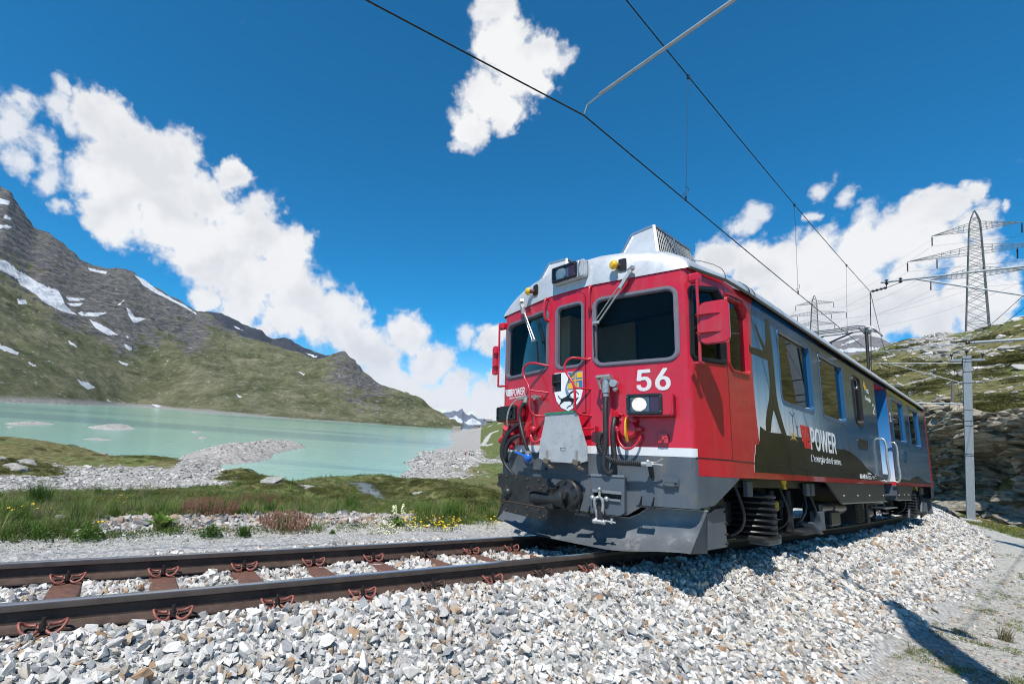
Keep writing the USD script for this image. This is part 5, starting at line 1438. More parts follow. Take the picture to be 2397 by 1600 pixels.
def hood(sg, u0, u1, v0, v1, h, nm="air_intake_hood"):
    """Raised hood with a sloping front face and mesh sides."""
    zb = 3.30
    a, b = (v0 + v1) / 2, (v1 - v0) / 2
    t = thing(nm, parent=roof) if False else None
    f0 = [(u0, v0, zb), (u0, v1, zb - .02), (u0 + 0.20, v1 - 0.13, zb + h), (u0 + 0.20, v0 + 0.13, zb + h - 0.02)]
    f1 = [(u1, v0, zb), (u1, v1, zb - .02), (u1 - 0.1, v1 - 0.13, zb + h), (u1 - 0.1, v0 + 0.13, zb + h - 0.02)]
    L = lambda p: (p[0], -p[1] * sg, p[2])
    sh = MB()
    q = np.array([L(p) for p in f0 + f1])
    sh.add(q, [[0, 1, 2, 3], [3, 2, 6, 7], [4, 7, 6, 5]])
    p = obj(nm, sh, SILVER, roof)
    fr = MB()
    for i in range(4):
        fr.beam(q[i], q[(i + 1) % 4], 0.03); fr.beam(q[i], q[i + 4], 0.03)
    for i in (1, 2):
        fr.beam(q[i] * 0.5 + q[i + 4] * 0.5, q[3 - i if i == 1 else 2] * 0.5 + q[(3 - i if i == 1 else 2) + 4] * 0.5, 0.02) if False else None
    fr.beam((q[1] + q[5]) / 2, (q[2] + q[6]) / 2, 0.025)
    obj("hood_frame", fr, ALU, p)
    me = MB()
    for (i0, i1, i2, i3) in ((1, 5, 6, 2), (0, 4, 7, 3)):
        for k in range(1, 22):
            s = k / 22
            me.beam(q[i0] + (q[i1] - q[i0]) * s, q[i3] + (q[i2] - q[i3]) * s, 0.006)
        for k in range(1, 9):
            s = k / 9
            me.beam(q[i0] + (q[i3] - q[i0]) * s, q[i1] + (q[i2] - q[i1]) * s, 0.006)
    obj("hood_mesh", me, GRILLE, p)
    ins = MB(); ins.box(q.mean(0) - [0, 0, 0.02], (abs(u1 - u0) - 0.35, 0.20, h * 0.8))
    obj("hood_core", ins, DARKM, p)


hood(1, 0.30, 1.55, 0.27, 0.80, 0.475)
hood(-1, 0.30, 1.55, 0.42, 0.98, 0.46)

# ---- front fittings
BULB = emit('headlamp_bulb', (1.0, 0.88, 0.66), 9.0)


def lamp(panel, a0, w0, a1, w1, box_to, red_right, parent=car, name="headlight", proud=0.19, body=RED):
    """Rectangular lamp unit: white headlamp and red tail lamp under one glass in a black frame."""
    mb = MB(); q = rrect(min(a0, box_to[0]), w0 - 0.012, max(a1, box_to[1]), w1 + 0.012, 0.03)
    ins_ = rrect(a0, w0, a1, w1, 0.022).buffer(-0.026); mb.poly(q, proud - 0.075, panel.M(0.0)); mb.poly(q.difference(ins_), proud - 0.03, panel.M(0.0)); mb.poly(q.buffer(-0.012).difference(ins_), proud - 0.018, panel.M(0.0))
    h = obj(name, mb, body, parent, smooth=35)
    fr = MB(); o = rrect(a0, w0, a1, w1, 0.022)
    wid = a1 - a0
    fr.poly(o.difference(o.buffer(-0.028)), proud + 0.004, panel.M(0)); fr.poly(o.buffer(-0.006).difference(o.buffer(-0.024)), proud + 0.012, panel.M(0))
    split = a0 + wid * (0.66 if red_right else 0.34)
    fr.poly(sbox(split - 0.008, w0 + .02, split + 0.008, w1 - .02), proud - .02, panel.M(0))
    obj("lamp_frame", fr, BLACKR, h, smooth=30)
    i = o.buffer(-0.02)
    wht = i.intersection(sbox(a0, w0, split, w1) if red_right else sbox(split, w0, a1, w1)); rd = i.difference(wht)
    ref = MB(); c = wht.centroid; ref.poly(wht, 0.01, panel.M(proud - 0.055))
    m3 = trimesh.creation.icosphere(2, 1.0); 
    rr_ = min(w1 - w0, wid * 0.5) * 0.42
    prof = [(rr_, 0.035), (rr_ * 0.8, 0.016), (rr_ * 0.5, 0.004), (0.001, 0.0)]
    ref.lathe(prof, panel.M(proud - 0.042) @ mat4(t=(c.x, c.y, 0)))
    ref.ball(panel.P(c.x, c.y, proud - 0.03), 0.016, 1)
    obj("reflector", ref, LAMPW, h, smooth=40)
    if name == 'headlight':
        obj('bulb', MB().ball(panel.P(c.x, c.y, proud - 0.028), 0.017, 1), BULB, h)
    obj("red_lamp", MB().poly(rd, 0.02, panel.M(proud - 0.035)), LAMPR, h)
    obj("lamp_glass", MB().poly(i, 0.004, panel.M(proud - 0.004)), LENS, h)
    sc_ = MB()
    for x in (a0 + .012, a1 - .012):
        for y in (w0 + .03, w1 - .03):
            sc_.ball(panel.P(x, y, proud + 0.008), 0.006, 1)
    obj("screws", sc_, STEEL, h)
    return h


aR = FR.a_v
hR = lamp(FR, aR(0.688), 1.42, aR(1.008), 1.626, (aR(0.70), aR(1.09)), True)
lg = MB(); lg.tube([FR.P(aR(1.03), 1.45, 0.08), FR.P(aR(1.03), 1.45, 0.125), FR.P(aR(1.03), 1.60, 0.125), FR.P(aR(1.03), 1.60, 0.08)], 0.008, 6); lg.tube([FR.P(aR(1.065), 1.45, 0.08), FR.P(aR(1.065), 1.45, 0.11), FR.P(aR(1.065), 1.60, 0.11), FR.P(aR(1.065), 1.60, 0.08)], 0.008, 6)
obj("lamp_guard", lg, RED, hR, smooth=60)
aL = FL.a_v
lamp(FL, aL(-1.185), 1.425, aL(-0.755), 1.615, (aL(-1.19), aL(-0.72)), False, proud=0.12)
tl = lamp(FC, FC.a_v(-0.172), 3.045, FC.a_v(0.168), 3.235, (FC.a_v(-0.19), FC.a_v(0.26)), True, name="top_lamp", proud=0.10, body=SILVER)
lg = MB(); lg.tube([FC.P(FC.a_v(0.205), 3.07, 0.07), FC.P(FC.a_v(0.205), 3.07, 0.12), FC.P(FC.a_v(0.205), 3.215, 0.12), FC.P(FC.a_v(0.205), 3.215, 0.07)], 0.007, 6)
obj("lamp_guard", lg, ALU, tl, smooth=60)
# horns: yellow trumpets in dark openings of the silver cap
for p, vv, w in ((FR, 0.60, 3.085), (FL, -0.56, 3.092)):
    a = p.a_v(vv); sg = 1 if vv > 0 else -1
    mb = MB(); mb.poly(rrect(a - 0.055 + 0.045 , w - 0.062, a + 0.055 + 0.02, w + 0.075, 0.02), 0.012, p.M(0.012))
    hn = obj("horn", mb, BLACK, car)
    tr = MB(); M_ = p.M(0.0) @ mat4(t=(a, w, 0.0)) @ mat4(rot((0, 1, 0), -0.5))
    tr.lathe([(0.001, 0.0), (0.026, 0.0), (0.026, 0.07), (0.030, 0.075), (0.001, 0.08)], M_)
    obj("horn_body", tr, AMBER, hn, smooth=40)
    tr = MB(); tr.lathe([(0.001, 0.075), (0.048, 0.076), (0.052, 0.085), (0.048, 0.105), (0.030, 0.125), (0.001, 0.128)], M_)
    obj("horn_bell", tr, YELLOW, hn, smooth=40)
# wipers: motor arm from above with a double rod
for p, pts, blade in ((FR, [(0.725, 2.985), (0.615, 2.80), (0.36, 2.465)], [(0.325, 2.44), (0.335, 2.10)]), (FL, [(-0.765, 2.985), (-0.69, 2.81), (-0.515, 2.42)], [(-0.475, 2.40), (-0.44, 2.12)])):
    wi = MB()
    P3 = [p.P(p.a_v(a), w, d) for (a, w), d in zip(pts, (0.065, 0.075, 0.05))]
    wi.beam(P3[0], P3[1], 0.045, 0.03); wi.beam(P3[0] + p.R @ [-0.03, 0.01, -0.03], P3[0] + p.R @ [0.03, 0.03, 0.01], 0.04)
    ww = obj("wiper", wi, STEEL, car)
    rd = MB()
    e = p.R @ np.array([0.035, 0.0, 0])
    rd.tube([P3[1] + e * .5, P3[2] + e * 0.7], 0.010, 6); rd.tube([P3[0] - e * 0.5, P3[2] - e * 0.7], 0.007, 6)
    rd.beam(P3[2] - e, P3[2] + e, 0.028)
    obj("wiper_rods", rd, STEEL, ww, smooth=60)
    bl = MB(); B3 = [p.P(p.a_v(a), w, 0.03) for a, w in blade]
    bl.beam(B3[0], B3[1], 0.018, 0.014)
    obj("wiper_blade", bl, BLACKR, ww)
# handrails
def rail_tube(name, pts, r=0.0125, m=RED, n=36):
    return obj(name, MB().tube(spline(pts, n), r, 8), m, car, smooth=60)


for sg, p in ((1, FR), (-1, FL)):
    a = p.a_v(sg * 0.30)
    q = lambda w, d, v=0.292: p.P(p.a_v(sg * v), w, d)
    rail_tube("handrail", [q(2.90, 0.0), q(2.895, 0.05), q(2.85, 0.065), q(2.70, 0.065), q(2.64, 0.05), q(2.63, 0.0)], 0.016)
# the swan-necked lower rails
rail_tube("swan_neck_rail", [FR.P(0.005, 2.075, -.01), FC.P(FC.a_v(0.19), 2.078, 0.06), FC.P(FC.a_v(0.10), 2.075, 0.13), FC.P(FC.a_v(0.055), 2.02, 0.15), FC.P(FC.a_v(0.065), 1.93, 0.15), FC.P(FC.a_v(0.15), 1.80, 0.15), FC.P(FC.a_v(0.18), 1.70, 0.15), FC.P(FC.a_v(0.18), 1.56, 0.15), FC.P(FC.a_v(0.185), 1.475, 0.13), FC.P(FC.a_v(0.24), 1.44, 0.06), FR.P(0.01, 1.432, -.01)], 0.0135)
rail_tube("rail_bracket", [FC.P(FC.a_v(0.165), 1.735, 0.15), FR.P(0.005, 1.728, 0.0)], 0.011, n=6)
rail_tube("swan_neck_rail", [FL.P(FL.L - .005, 2.065, -.01), FL.P(FL.a_v(-0.40), 2.10, 0.08), FL.P(FL.a_v(-0.52), 2.10, 0.14), FL.P(FL.a_v(-0.575), 2.05, 0.15), FL.P(FL.a_v(-0.56), 1.95, 0.15), FL.P(FL.a_v(-0.46), 1.80, 0.15), FL.P(FL.a_v(-0.44), 1.70, 0.15), FL.P(FL.a_v(-0.44), 1.56, 0.15), FL.P(FL.a_v(-0.43), 1.48, 0.12), FL.P(FL.a_v(-0.36), 1.455, 0.05), FL.P(FL.L - .01, 1.45, -.01)], 0.0135)
rail_tube("rail_bracket", [FL.P(FL.a_v(-0.45), 1.765, 0.15), FL.P(FL.L - .005, 1.735, 0.0)], 0.011, n=6)
# coat of arms on the door
sh = Polygon([(-0.188, 1.955), (0.191, 1.945), (0.191, 1.72), (0.165, 1.625), (0.10, 1.545), (0.005, 1.497), (-0.09, 1.54), (-0.155, 1.62), (-0.186, 1.72)])
sh = affinity.translate(sh, VC, 0)
obj("arms_shield", FC.plate(sh, 0.004, 0.012), WHITE, car)
tq = lambda pts: affinity.translate(Polygon(pts), VC, 0)
blk = MB(); FC.plate(tq([(-0.187, 1.945), (-0.095, 1.945), (-0.095, 1.738), (-0.185, 1.733)]).intersection(sh), 0.002, 0.0162, blk)
obj("arms_black_field", blk, BLACK, car)
cr = MB()
by0, by1, bz0, bz1 = 0.002, 0.19, 1.742, 1.945
FC.plate(tq([(by0, bz0), (by1, bz0), (by1, bz1), (by0, bz1)]).intersection(sh), 0.002, 0.0162, cr)
obj("arms_blue_field", cr, pm("arms_blue", (0.03, 0.18, 0.45), 0.4), car)
ye = MB(); cxm, czm = (by0 + by1) / 2, (bz0 + bz1) / 2
quads = [[(cxm + .02, czm + .025), (by1 - .004, czm + .025), (by1 - .004, bz1 - .012), (cxm + .02, bz1 - .012)], [(by0 + .004, bz0 + .01), (cxm - .02, bz0 + .01), (cxm - .02, czm - .025), (by0 + .004, czm - .025)],
         [(by0, czm - .008), (by1, czm - .008), (by1, czm + .008), (by0, czm + .008)], [(cxm - .006, bz0), (cxm + .006, bz0), (cxm + .006, bz1), (cxm - .006, bz1)],
         [(cxm + .02, bz0 + .01), (cxm + .05, bz0 + .01), (cxm + .05, czm - .025), (cxm + .02, czm - .025)], [(cxm - .05, czm + .025), (cxm - .02, czm + .025), (cxm - .02, bz1 - .01), (cxm - .05, bz1 - .01)]]
ye.poly(unary_union([tq(q) for q in quads]), 0.002, FC.M(0.0184))
obj("arms_yellow_pattern", ye, YELLOW, car)
# leaping ibex
K_ = lambda pts: Polygon([(VC - 0.16 + x / 335.0 * 0.31, 1.735 - y / 240.0 * 0.215) for x, y in pts])
body_ = K_([(60, 120), (95, 95), (140, 80), (175, 60), (195, 68), (200, 82), (185, 92), (215, 100), (265, 110), (300, 105), (312, 118), (300, 130), (290, 150), (262, 158), (235, 150), (190, 138), (150, 140), (118, 136), (90, 148), (60, 160), (52, 152), (75, 138)])
legs_ = unary_union([LineString([(VC - 0.16 + x / 335.0 * 0.31, 1.735 - y / 240.0 * 0.215) for x, y in L]).buffer(0.0055) for L in ([(95, 110), (50, 90), (30, 60)], [(120, 130), (70, 160), (40, 190)], [(265, 150), (290, 190), (262, 215), (250, 232)], [(240, 150), (215, 195), (180, 205), (160, 225)], [(300, 115), (318, 100)])])
horn_ = unary_union([LineString([(VC - 0.16 + x / 335.0 * 0.31, 1.735 - y / 240.0 * 0.215) for x, y in L]).buffer(0.0045) for L in ([(190, 64), (215, 38), (260, 22), (300, 32), (325, 58)], [(186, 62), (205, 30), (250, 8), (290, 14)])])
obj("arms_ibex", FC.plate(unary_union([body_, legs_, horn_]).intersection(sh), 0.002, 0.0162), BLACK, car)
hg = MB(); hg.box(FC.P(FC.a_v(-0.19), 1.87, 0.03), (0.035, 0.02, 0.13)); hg.box(FC.P(FC.a_v(-0.145), 1.845, 0.035), (0.03, 0.10, 0.022))
obj("door_lock", hg, DARKM, car)
# numbers and word mark on the front
v, f = lettering("56", FR, aR(0.742), 1.688, 0.213, 0.305 / math.cos(0.24), True, 0.003)
obj("front_number", (v, f), PRINTG, car)
v, f = lettering("56", FR, aR(0.742) + 0.006, 1.690, 0.210, 0.305 / math.cos(0.24), True, 0.0046)
obj("front_number", (v, f), PRINTG, car)
rb2 = Polygon([(aL(-1.17), 1.865), (aL(-1.02), 1.862), (aL(-1.02), 1.77), (aL(-1.12), 1.772), (aL(-1.15), 1.80)])
obj("front_word_mark", FL.plate(rb2.difference(unary_union([sbox(aL(-1.125), 1.78, aL(-1.115), 1.86), sbox(aL(-1.10), 1.80, aL(-1.03), 1.805), sbox(aL(-1.10), 1.83, aL(-1.03), 1.835)])), 0.0016, 0.001), WHITE, car)
v, f = lettering("POWER", FL, aL(-1.01), 1.768, 0.088, 0.275, True, 0.001); obj("front_word_mark", (v, f), WHITE, car)
v, f = lettering("Unsere Energie für Sie.", FL, aL(-1.075), 1.727, 0.032, 0.40, False, 0.001); obj("front_slogan", (v, f), WHITE, car)
# gangway plate with green edge and two clamps
pl = affinity.translate(Polygon([(-0.245, 1.455), (0.165, 1.465), (0.195, 1.43), (0.24, 1.28), (0.30, 1.10), (0.305, 0.945), (0.205, 0.915), (-0.22, 0.92), (-0.325, 0.955), (-0.315, 1.13), (-0.25, 1.38)]), VC, 0)
mb = MB(); FC.plate(pl, 0.012, 0.10, mb)
gp = obj("gangway_plate", mb, PLATEM, car)
mb = MB(); mb.beam(FC.P(VC - 0.245, 1.465, 0.108), FC.P(VC + 0.165, 1.475, 0.108), 0.03, 0.022)
obj("green_edge", mb, GREEN, gp)
mb = MB(); mb.box(FC.P(VC - .1, 1.2, .05), (0.10, 0.03, 0.5)); mb.box(FC.P(VC + .12, 1.2, .05), (0.10, 0.03, 0.5))
obj("plate_bracket", mb, RED, gp)
mb = MB(); mb.poly(affinity.translate(sbox(-0.03, 1.05, 0.03, 1.075), VC, 0).buffer(0.004).difference(affinity.translate(sbox(-0.03, 1.05, 0.03, 1.075), VC, 0)), 0.002, FC.M(0.112))
obj("plate_mark", mb, DARKM, gp)
for vv in (-0.20, 0.185):
    mb = MB(); mb.box(FC.P(VC + vv, 0.925, 0.125), (0.06, 0.07, 0.05), rot((1, 0, 0), 0.3)); mb.cyl(FC.P(VC + vv - .04, 0.89, 0.125), FC.P(VC + vv + .06, 0.87, 0.125), 0.014, 8); mb.cyl(FC.P(VC + vv + .02, 0.86, 0.12), FC.P(VC + vv + .09, 0.855, 0.13), 0.013, 8)
    cl = obj("plate_clamp", mb, pm(f"clamp_steel_{int((vv+1)*100)}", (0.20, 0.16, 0.12), 0.5, 0.5, var=0.4, scale=60), car)
    mb = MB(); mb.beam(FC.P(VC + vv, 0.95, 0.135), FC.P(VC + vv + 0.005, 1.05, 0.135), 0.035, 0.012)
    obj("clamp_tongue", mb, STEEL, cl)
# jumper socket with hanging cables
mb = MB(); mb.box(FR.P(aR(0.47), 1.80, 0.04), (0.10, 0.12, 0.16), FR.R @ np.eye(3), ch=.01)
mb.beam(FR.P(aR(0.39), 1.832, 0.16), FR.P(aR(0.53), 1.838, 0.16), 0.03, 0.025); mb.beam(FR.P(aR(0.40), 1.83, 0.05), FR.P(aR(0.40), 1.825, 0.17), 0.02); mb.beam(FR.P(aR(0.40), 1.83, 0.16), FR.P(aR(0.425), 1.70, 0.13), 0.018)
js_ = obj("jumper_socket", mb, WORN, car)
mb = MB(); mb.cyl(FR.P(aR(0.475), 1.81, 0.12), FR.P(aR(0.475), 1.66, 0.12), 0.038, 12); mb.cyl(FR.P(aR(0.475), 1.655, 0.12), FR.P(aR(0.475), 1.62, 0.12), 0.030, 10); mb.cyl(FR.P(aR(0.55), 1.76, 0.05), FR.P(aR(0.55), 1.76, 0.14), 0.04, 12); mb.ball(FR.P(aR(0.56), 1.70, 0.10), 0.03, 1)
obj("plug", mb, STEEL, js_, smooth=35)
cb = MB(); cb.tube(spline([FR.P(aR(0.475), 1.62, 0.12), FR.P(aR(0.475), 1.45, 0.15), FR.P(aR(0.48), 1.2, 0.16), FR.P(aR(0.455), 0.95, 0.15), FR.P(aR(0.46), 0.86, 0.14), FR.P(aR(0.49), 0.825, 0.12), FR.P(aR(0.525), 0.88, 0.10), FR.P(aR(0.53), 1.1, 0.08), FR.P(aR(0.53), 1.35, 0.06), FR.P(aR(0.535), 1.43, 0.0)], 60), 0.026, 10)
obj("jumper_cable", cb, HOSE, car, smooth=60)
mb = MB(); mb.box(FR.P(aR(0.56), 1.44, 0.03), (0.06, 0.05, 0.05)); mb.cyl(FR.P(aR(0.54), 1.46, 0.04), FR.P(aR(0.62), 1.43, 0.05), 0.016, 8)
obj("cable_bracket", mb, RED, car)
# corrugated heating hose to its holder
path = spline([FR.P(aR(0.40), 1.235, 0.02), FR.P(aR(0.395), 1.225, 0.08), FR.P(aR(0.395), 1.13, 0.12), FR.P(aR(0.43), 1.04, 0.14), FR.P(aR(0.52), 0.965, 0.15), FR.P(aR(0.66), 0.942, 0.15), FR.P(aR(0.80), 0.938, 0.14)], 110)
rr_ = 0.026 + 0.004 * np.sign(np.sin(np.arange(110) * 2.1))
obj("heating_hose", MB().tube(path, rr_, 10), HOSE, car)
mb = MB(); mb.cyl(FR.P(aR(0.79), 0.94, 0.14), FR.P(aR(0.85), 0.945, 0.14), 0.022, 10); mb.box(FR.P(aR(0.875), 0.945, 0.13), (0.05, 0.07, 0.05), FR.R[:, [0, 2, 1]] * [1, 1, -1]); mb.tube([FR.P(aR(0.88), 0.955, 0.13), FR.P(aR(0.94), 0.965, 0.13), FR.P(aR(0.985), 1.0, 0.14)], 0.009, 6); mb.tube([FR.P(aR(0.88), 0.945, 0.13), FR.P(aR(0.99), 0.938, 0.14)], 0.008, 6); mb.ball(FR.P(aR(0.86), 0.965, 0.14), 0.022, 1)
hh = obj("hose_coupling", mb, STEEL, car, smooth=40)
mb = MB(); mb.beam(FR.P(aR(0.865), 0.93, 0.10), FR.P(aR(0.865), 0.82, 0.03), 0.035, 0.02); mb.tube(spline([FR.P(aR(0.89), 0.93, 0.12), FR.P(aR(0.90), 0.85, 0.10), FR.P(aR(0.89), 0.79, 0.08), FR.P(aR(0.875), 0.80, 0.06), FR.P(aR(0.88), 0.9, 0.06)], 16), 0.005, 5)
obj("coupling_hook", mb, DARKM, hh)
# signal holder: red bracket with a yellow band
mb = MB(); M_ = FR.M(0.0) @ mat4(t=(aR(0.665), 1.285, 0.0))
mb.lathe([(0.001, 0.10), (0.075, 0.09), (0.10, 0.06), (0.105, 0.0)], M_); mb.box(FR.P(aR(0.665), 1.37, 0.05), (0.06, 0.11, 0.06), FR.R[:, [2, 0, 1]]); mb.beam(FR.P(aR(0.545), 1.28, 0.06), FR.P(aR(0.79), 1.285, 0.06), 0.04, 0.03)
for q in (0.555, 0.605, 0.73, 0.775):
    mb.ball(FR.P(aR(q), 1.295 if q in (.555, .775) else 1.375, 0.06), 0.025, 1)
ck = obj("air_cock_guard", mb, RED, car, smooth=40)
mb = MB(); mb.tube(spline([FR.P(aR(0.665), 1.385, 0.075), FR.P(aR(0.665), 1.36, 0.115), FR.P(aR(0.665), 1.28, 0.13), FR.P(aR(0.665), 1.20, 0.115), FR.P(aR(0.667), 1.185, 0.08)], 16), 0.001, 4)
yb = MB(); arc_ = spline([FR.P(aR(0.665), 1.385, 0.075), FR.P(aR(0.665), 1.36, 0.118), FR.P(aR(0.665), 1.28, 0.135), FR.P(aR(0.665), 1.20, 0.118), FR.P(aR(0.667), 1.18, 0.08)], 14)
for i in range(13):
    yb.beam(arc_[i], arc_[i + 1] + (arc_[i + 1] - arc_[i]) * .1, 0.058, 0.012, up=FR.R[:, 0])
obj("yellow_band", yb, YELLOW, ck)
mb = MB(); mb.tube(spline([FR.P(aR(0.565), 1.24, 0.05), FR.P(aR(0.585), 1.15, 0.07), FR.P(aR(0.66), 1.085, 0.09), FR.P(aR(0.74), 1.13, 0.08), FR.P(aR(0.775), 1.25, 0.05)], 24), 0.0115, 8)
obj("guard_hoop", mb, RED, ck, smooth=60)
mb = MB(); mb.box(FC.P(VC + 0.34, 1.285, 0.03), (0.05, 0.05, 0.06)); mb.cyl(FC.P(VC + 0.215, 1.292, 0.06), FC.P(VC + 0.35, 1.292, 0.05), 0.013, 8)
obj("latch", mb, RED, car)
mb = MB(); mb.box(FR.P(aR(0.975), 1.185, 0.02), (0.04, 0.09, 0.06), FR.R[:, [2, 0, 1]]); mb.beam(FR.P(aR(0.935), 1.225, 0.04), FR.P(aR(1.015), 1.225, 0.04), 0.01, 0.04); mb.ball(FR.P(aR(0.975), 1.19, 0.05), 0.014, 1)
obj("lamp_holder", mb, RED, car)
# left-hand cocks, hoses and valves
mb = MB(); mb.cyl(FL.P(aL(-1.09), 1.24, 0.03), FL.P(aL(-0.98), 1.34, 0.10), 0.05, 12); mb.cyl(FL.P(aL(-1.16), 1.16, 0.06), FL.P(aL(-1.07), 1.22, 0.06), 0.045, 12); mb.box(FL.P(aL(-0.93), 1.31, 0.03), (0.05, 0.10, 0.13), FL.R[:, [2, 0, 1]]); mb.ball(FL.P(aL(-0.89), 1.10, 0.08), (0.045, 0.045, 0.055), 2); mb.cyl(FL.P(aL(-0.90), 1.20, 0.06), FL.P(aL(-0.66), 1.25, 0.05), 0.02, 8); mb.cyl(FL.P(aL(-0.62), 1.22, 0.02), FL.P(aL(-0.62), 1.30, 0.05), 0.035, 10); mb.tube(spline([FL.P(aL(-0.52), 1.30, 0.03), FL.P(aL(-0.50), 1.18, 0.07), FL.P(aL(-0.42), 1.14, 0.08), FL.P(aL(-0.37), 1.18, 0.03)], 14), 0.018, 8); mb.ball(FL.P(aL(-0.49), 1.30, 0.05), 0.045, 1)
obj("air_cocks", mb, RED, car, smooth=40)
mb = MB(); mb.box(FL.P(aL(-0.62), 1.70, 0.05), (0.05, 0.35, 0.035), FL.R[:, [2, 0, 1]]); mb.cyl(FL.P(aL(-0.62), 1.70, 0.07), FL.P(aL(-0.62), 1.63, 0.08), 0.03, 10); mb.cyl(FL.P(aL(-0.42), 1.68, 0.02), FL.P(aL(-0.42), 1.68, 0.10), 0.03, 10); mb.tube(spline([FL.P(aL(-0.80), 1.69, 0.08), FL.P(aL(-0.86), 1.60, 0.13), FL.P(aL(-0.90), 1.45, 0.15), FL.P(aL(-0.92), 1.33, 0.12)], 18), 0.011, 8)
obj("jumper_bracket", mb, WORN, car, smooth=40)
for pts, r in (([(-0.62, 1.64, .08), (-0.66, 1.55, .12), (-0.66, 1.42, .13), (-0.60, 1.28, .14), (-0.54, 1.12, .13), (-0.51, 1.02, .10)], 0.022), ([(-0.67, 1.38, .05), (-0.80, 1.33, .11), (-0.90, 1.22, .14), (-0.97, 1.05, .15), (-0.98, 0.92, .14), (-0.93, 0.83, .12), (-0.80, 0.73, .10)], 0.02), ([(-0.74, 1.23, .06), (-0.84, 1.18, .12), (-0.92, 1.06, .14), (-0.95, 0.94, .12), (-0.99, 0.90, .08)], 0.026), ([(-0.93, 1.30, .10), (-1.0, 1.15, .14), (-1.02, 1.0, .15), (-0.99, 0.88, .12)], 0.018)):
    obj("air_hose", MB().tube(spline([FL.P(aL(a), w, d) for a, w, d in pts], 30), r, 9), HOSE, car, smooth=60)
mb = MB(); mb.ball(FL.P(aL(-0.525), 0.96, 0.10), (0.05, 0.055, 0.06), 2); mb.cyl(FL.P(aL(-0.56), 0.97, 0.11), FL.P(aL(-0.74), 1.02, 0.13), 0.015, 8)
bv_ = obj("blue_valve", mb, BLUEV, car, smooth=40)
mb = MB(); mb.cyl(FL.P(aL(-0.515), 1.0, 0.10), FL.P(aL(-0.515), 1.035, 0.10), 0.04, 10); mb.cyl(FL.P(aL(-0.52), 0.93, 0.10), FL.P(aL(-0.52), 0.90, 0.10), 0.02, 8); mb.box(FL.P(aL(-1.12), 0.945, 0.06), (0.06, 0.10, 0.02)); mb.tube([FL.P(aL(-1.20), 0.965, 0.06), FL.P(aL(-1.06), 0.945, 0.06), FL.P(aL(-0.97), 0.935, 0.08)], 0.012, 6)
obj("valve_fittings", mb, WORN, bv_, smooth=40)

# ---- coupler plate, drum, shackle, steps
mb = MB(); q = Polygon([(-0.86, 0.745), (-0.84, 0.66), (-0.865, 0.60), (-0.80, 0.58), (-0.77, 0.52), (-0.80, 0.42), (-0.795, 0.345), (-0.72, 0.31), (-0.30, 0.285), (-0.16, 0.28), (-0.115, 0.31), (-0.11, 0.38), (-0.16, 0.42), (-0.30, 0.43), (-0.36, 0.455), (-0.36, 0.56), (-0.30, 0.585), (-0.13, 0.585), (-0.10, 0.62), (-0.13, 0.72), (-0.20, 0.745)])
pz = Panel((-0.44, -1.0), (-0.44, 1.0))
mb.poly(affinity.translate(q, 1.0, 0), 0.02, pz.M(0.0)); 
cp = obj("coupler_plate", mb, IRON, car)
mb = MB(); mb.poly(affinity.translate(Polygon([(-0.83, 0.43), (-0.15, 0.415), (-0.14, 0.425), (-0.83, 0.442)]), 1.0, 0), 0.006, pz.M(0.02))
for x, y in [(-0.82, 0.72), (-0.70, 0.725), (-0.55, 0.72), (-0.38, 0.715), (-0.22, 0.715), (-0.70, 0.60), (-0.38, 0.62), (-0.16, 0.66), (-0.20, 0.62), (-0.38, 0.40), (-0.22, 0.39), (-0.15, 0.33), (-0.20, 0.305), (-0.38, 0.31), (-0.55, 0.325), (-0.70, 0.34), (-0.78, 0.37), (-0.79, 0.45), (-0.71, 0.46), (-0.77, 0.40)]:
    mb.cyl(pz.P(x + 1.0, y, 0.018), pz.P(x + 1.0, y, 0.034), 0.013, 6)
obj("plate_bolts", mb, pm("rusty_bolts", (0.12, 0.075, 0.05), 0.5, 0.4, var=0.4, scale=60), cp)
mb = MB()
M_ = pz.M(0) @ mat4(t=(1.0 + 0.02, 0.575, 0)) @ mat4(rot((0, 1, 0), 0.0))
mb.lathe([(0.001, -0.24), (0.155, -0.24), (0.165, -0.23), (0.165, -0.14), (0.15, -0.12), (0.10, -0.12), (0.06, -0.10), (0.06, -0.04), (0.001, -0.04)], M_, 28)
mb.cyl(pz.P(1.0 - 0.36, 0.50, -0.06), pz.P(1.0 + 0.0, 0.52, -0.10), 0.085, 18); mb.cyl(pz.P(0.985, 0.52, -0.1), pz.P(1.02, 0.525, -0.11), 0.105, 18)
for k in range(8):
    a = k * math.pi / 4; mb.cyl(pz.P(1.02 + .13 * math.cos(a), .575 + .13 * math.sin(a), -0.14), pz.P(1.02 + .13 * math.cos(a), .575 + .13 * math.sin(a), -0.10), 0.017, 6)
mb.cyl(pz.P(1.0 - 0.78, 0.54, -0.10), pz.P(1.0 - 0.66, 0.54, 0.03), 0.055, 14); mb.ball(pz.P(1.0 - 0.68, 0.54, 0.03), (0.05, 0.055, 0.055), 2); mb.box((-0.27, 0.35, 0.52), (0.30, 0.55, 0.22))
obj("coupler_body", mb, IRON, cp, smooth=35)
mb = MB(); mb.box(FC.P(VC + 0.20, 0.62, 0.02), (0.05, 0.26, 0.36), ch=.008)
bb = MB(); bb.poly(Polygon([(aR(0.318), 0.42), (aR(0.318), 0.79), (aR(0.635), 0.80), (aR(0.628), 0.455), (aR(0.585), 0.42)]).difference(sbox(aR(0.34), 0.58, aR(0.60), 0.635)), 0.10, FR.M(0.0))
bx = obj("buffer_beam_box", bb, GREY, car)
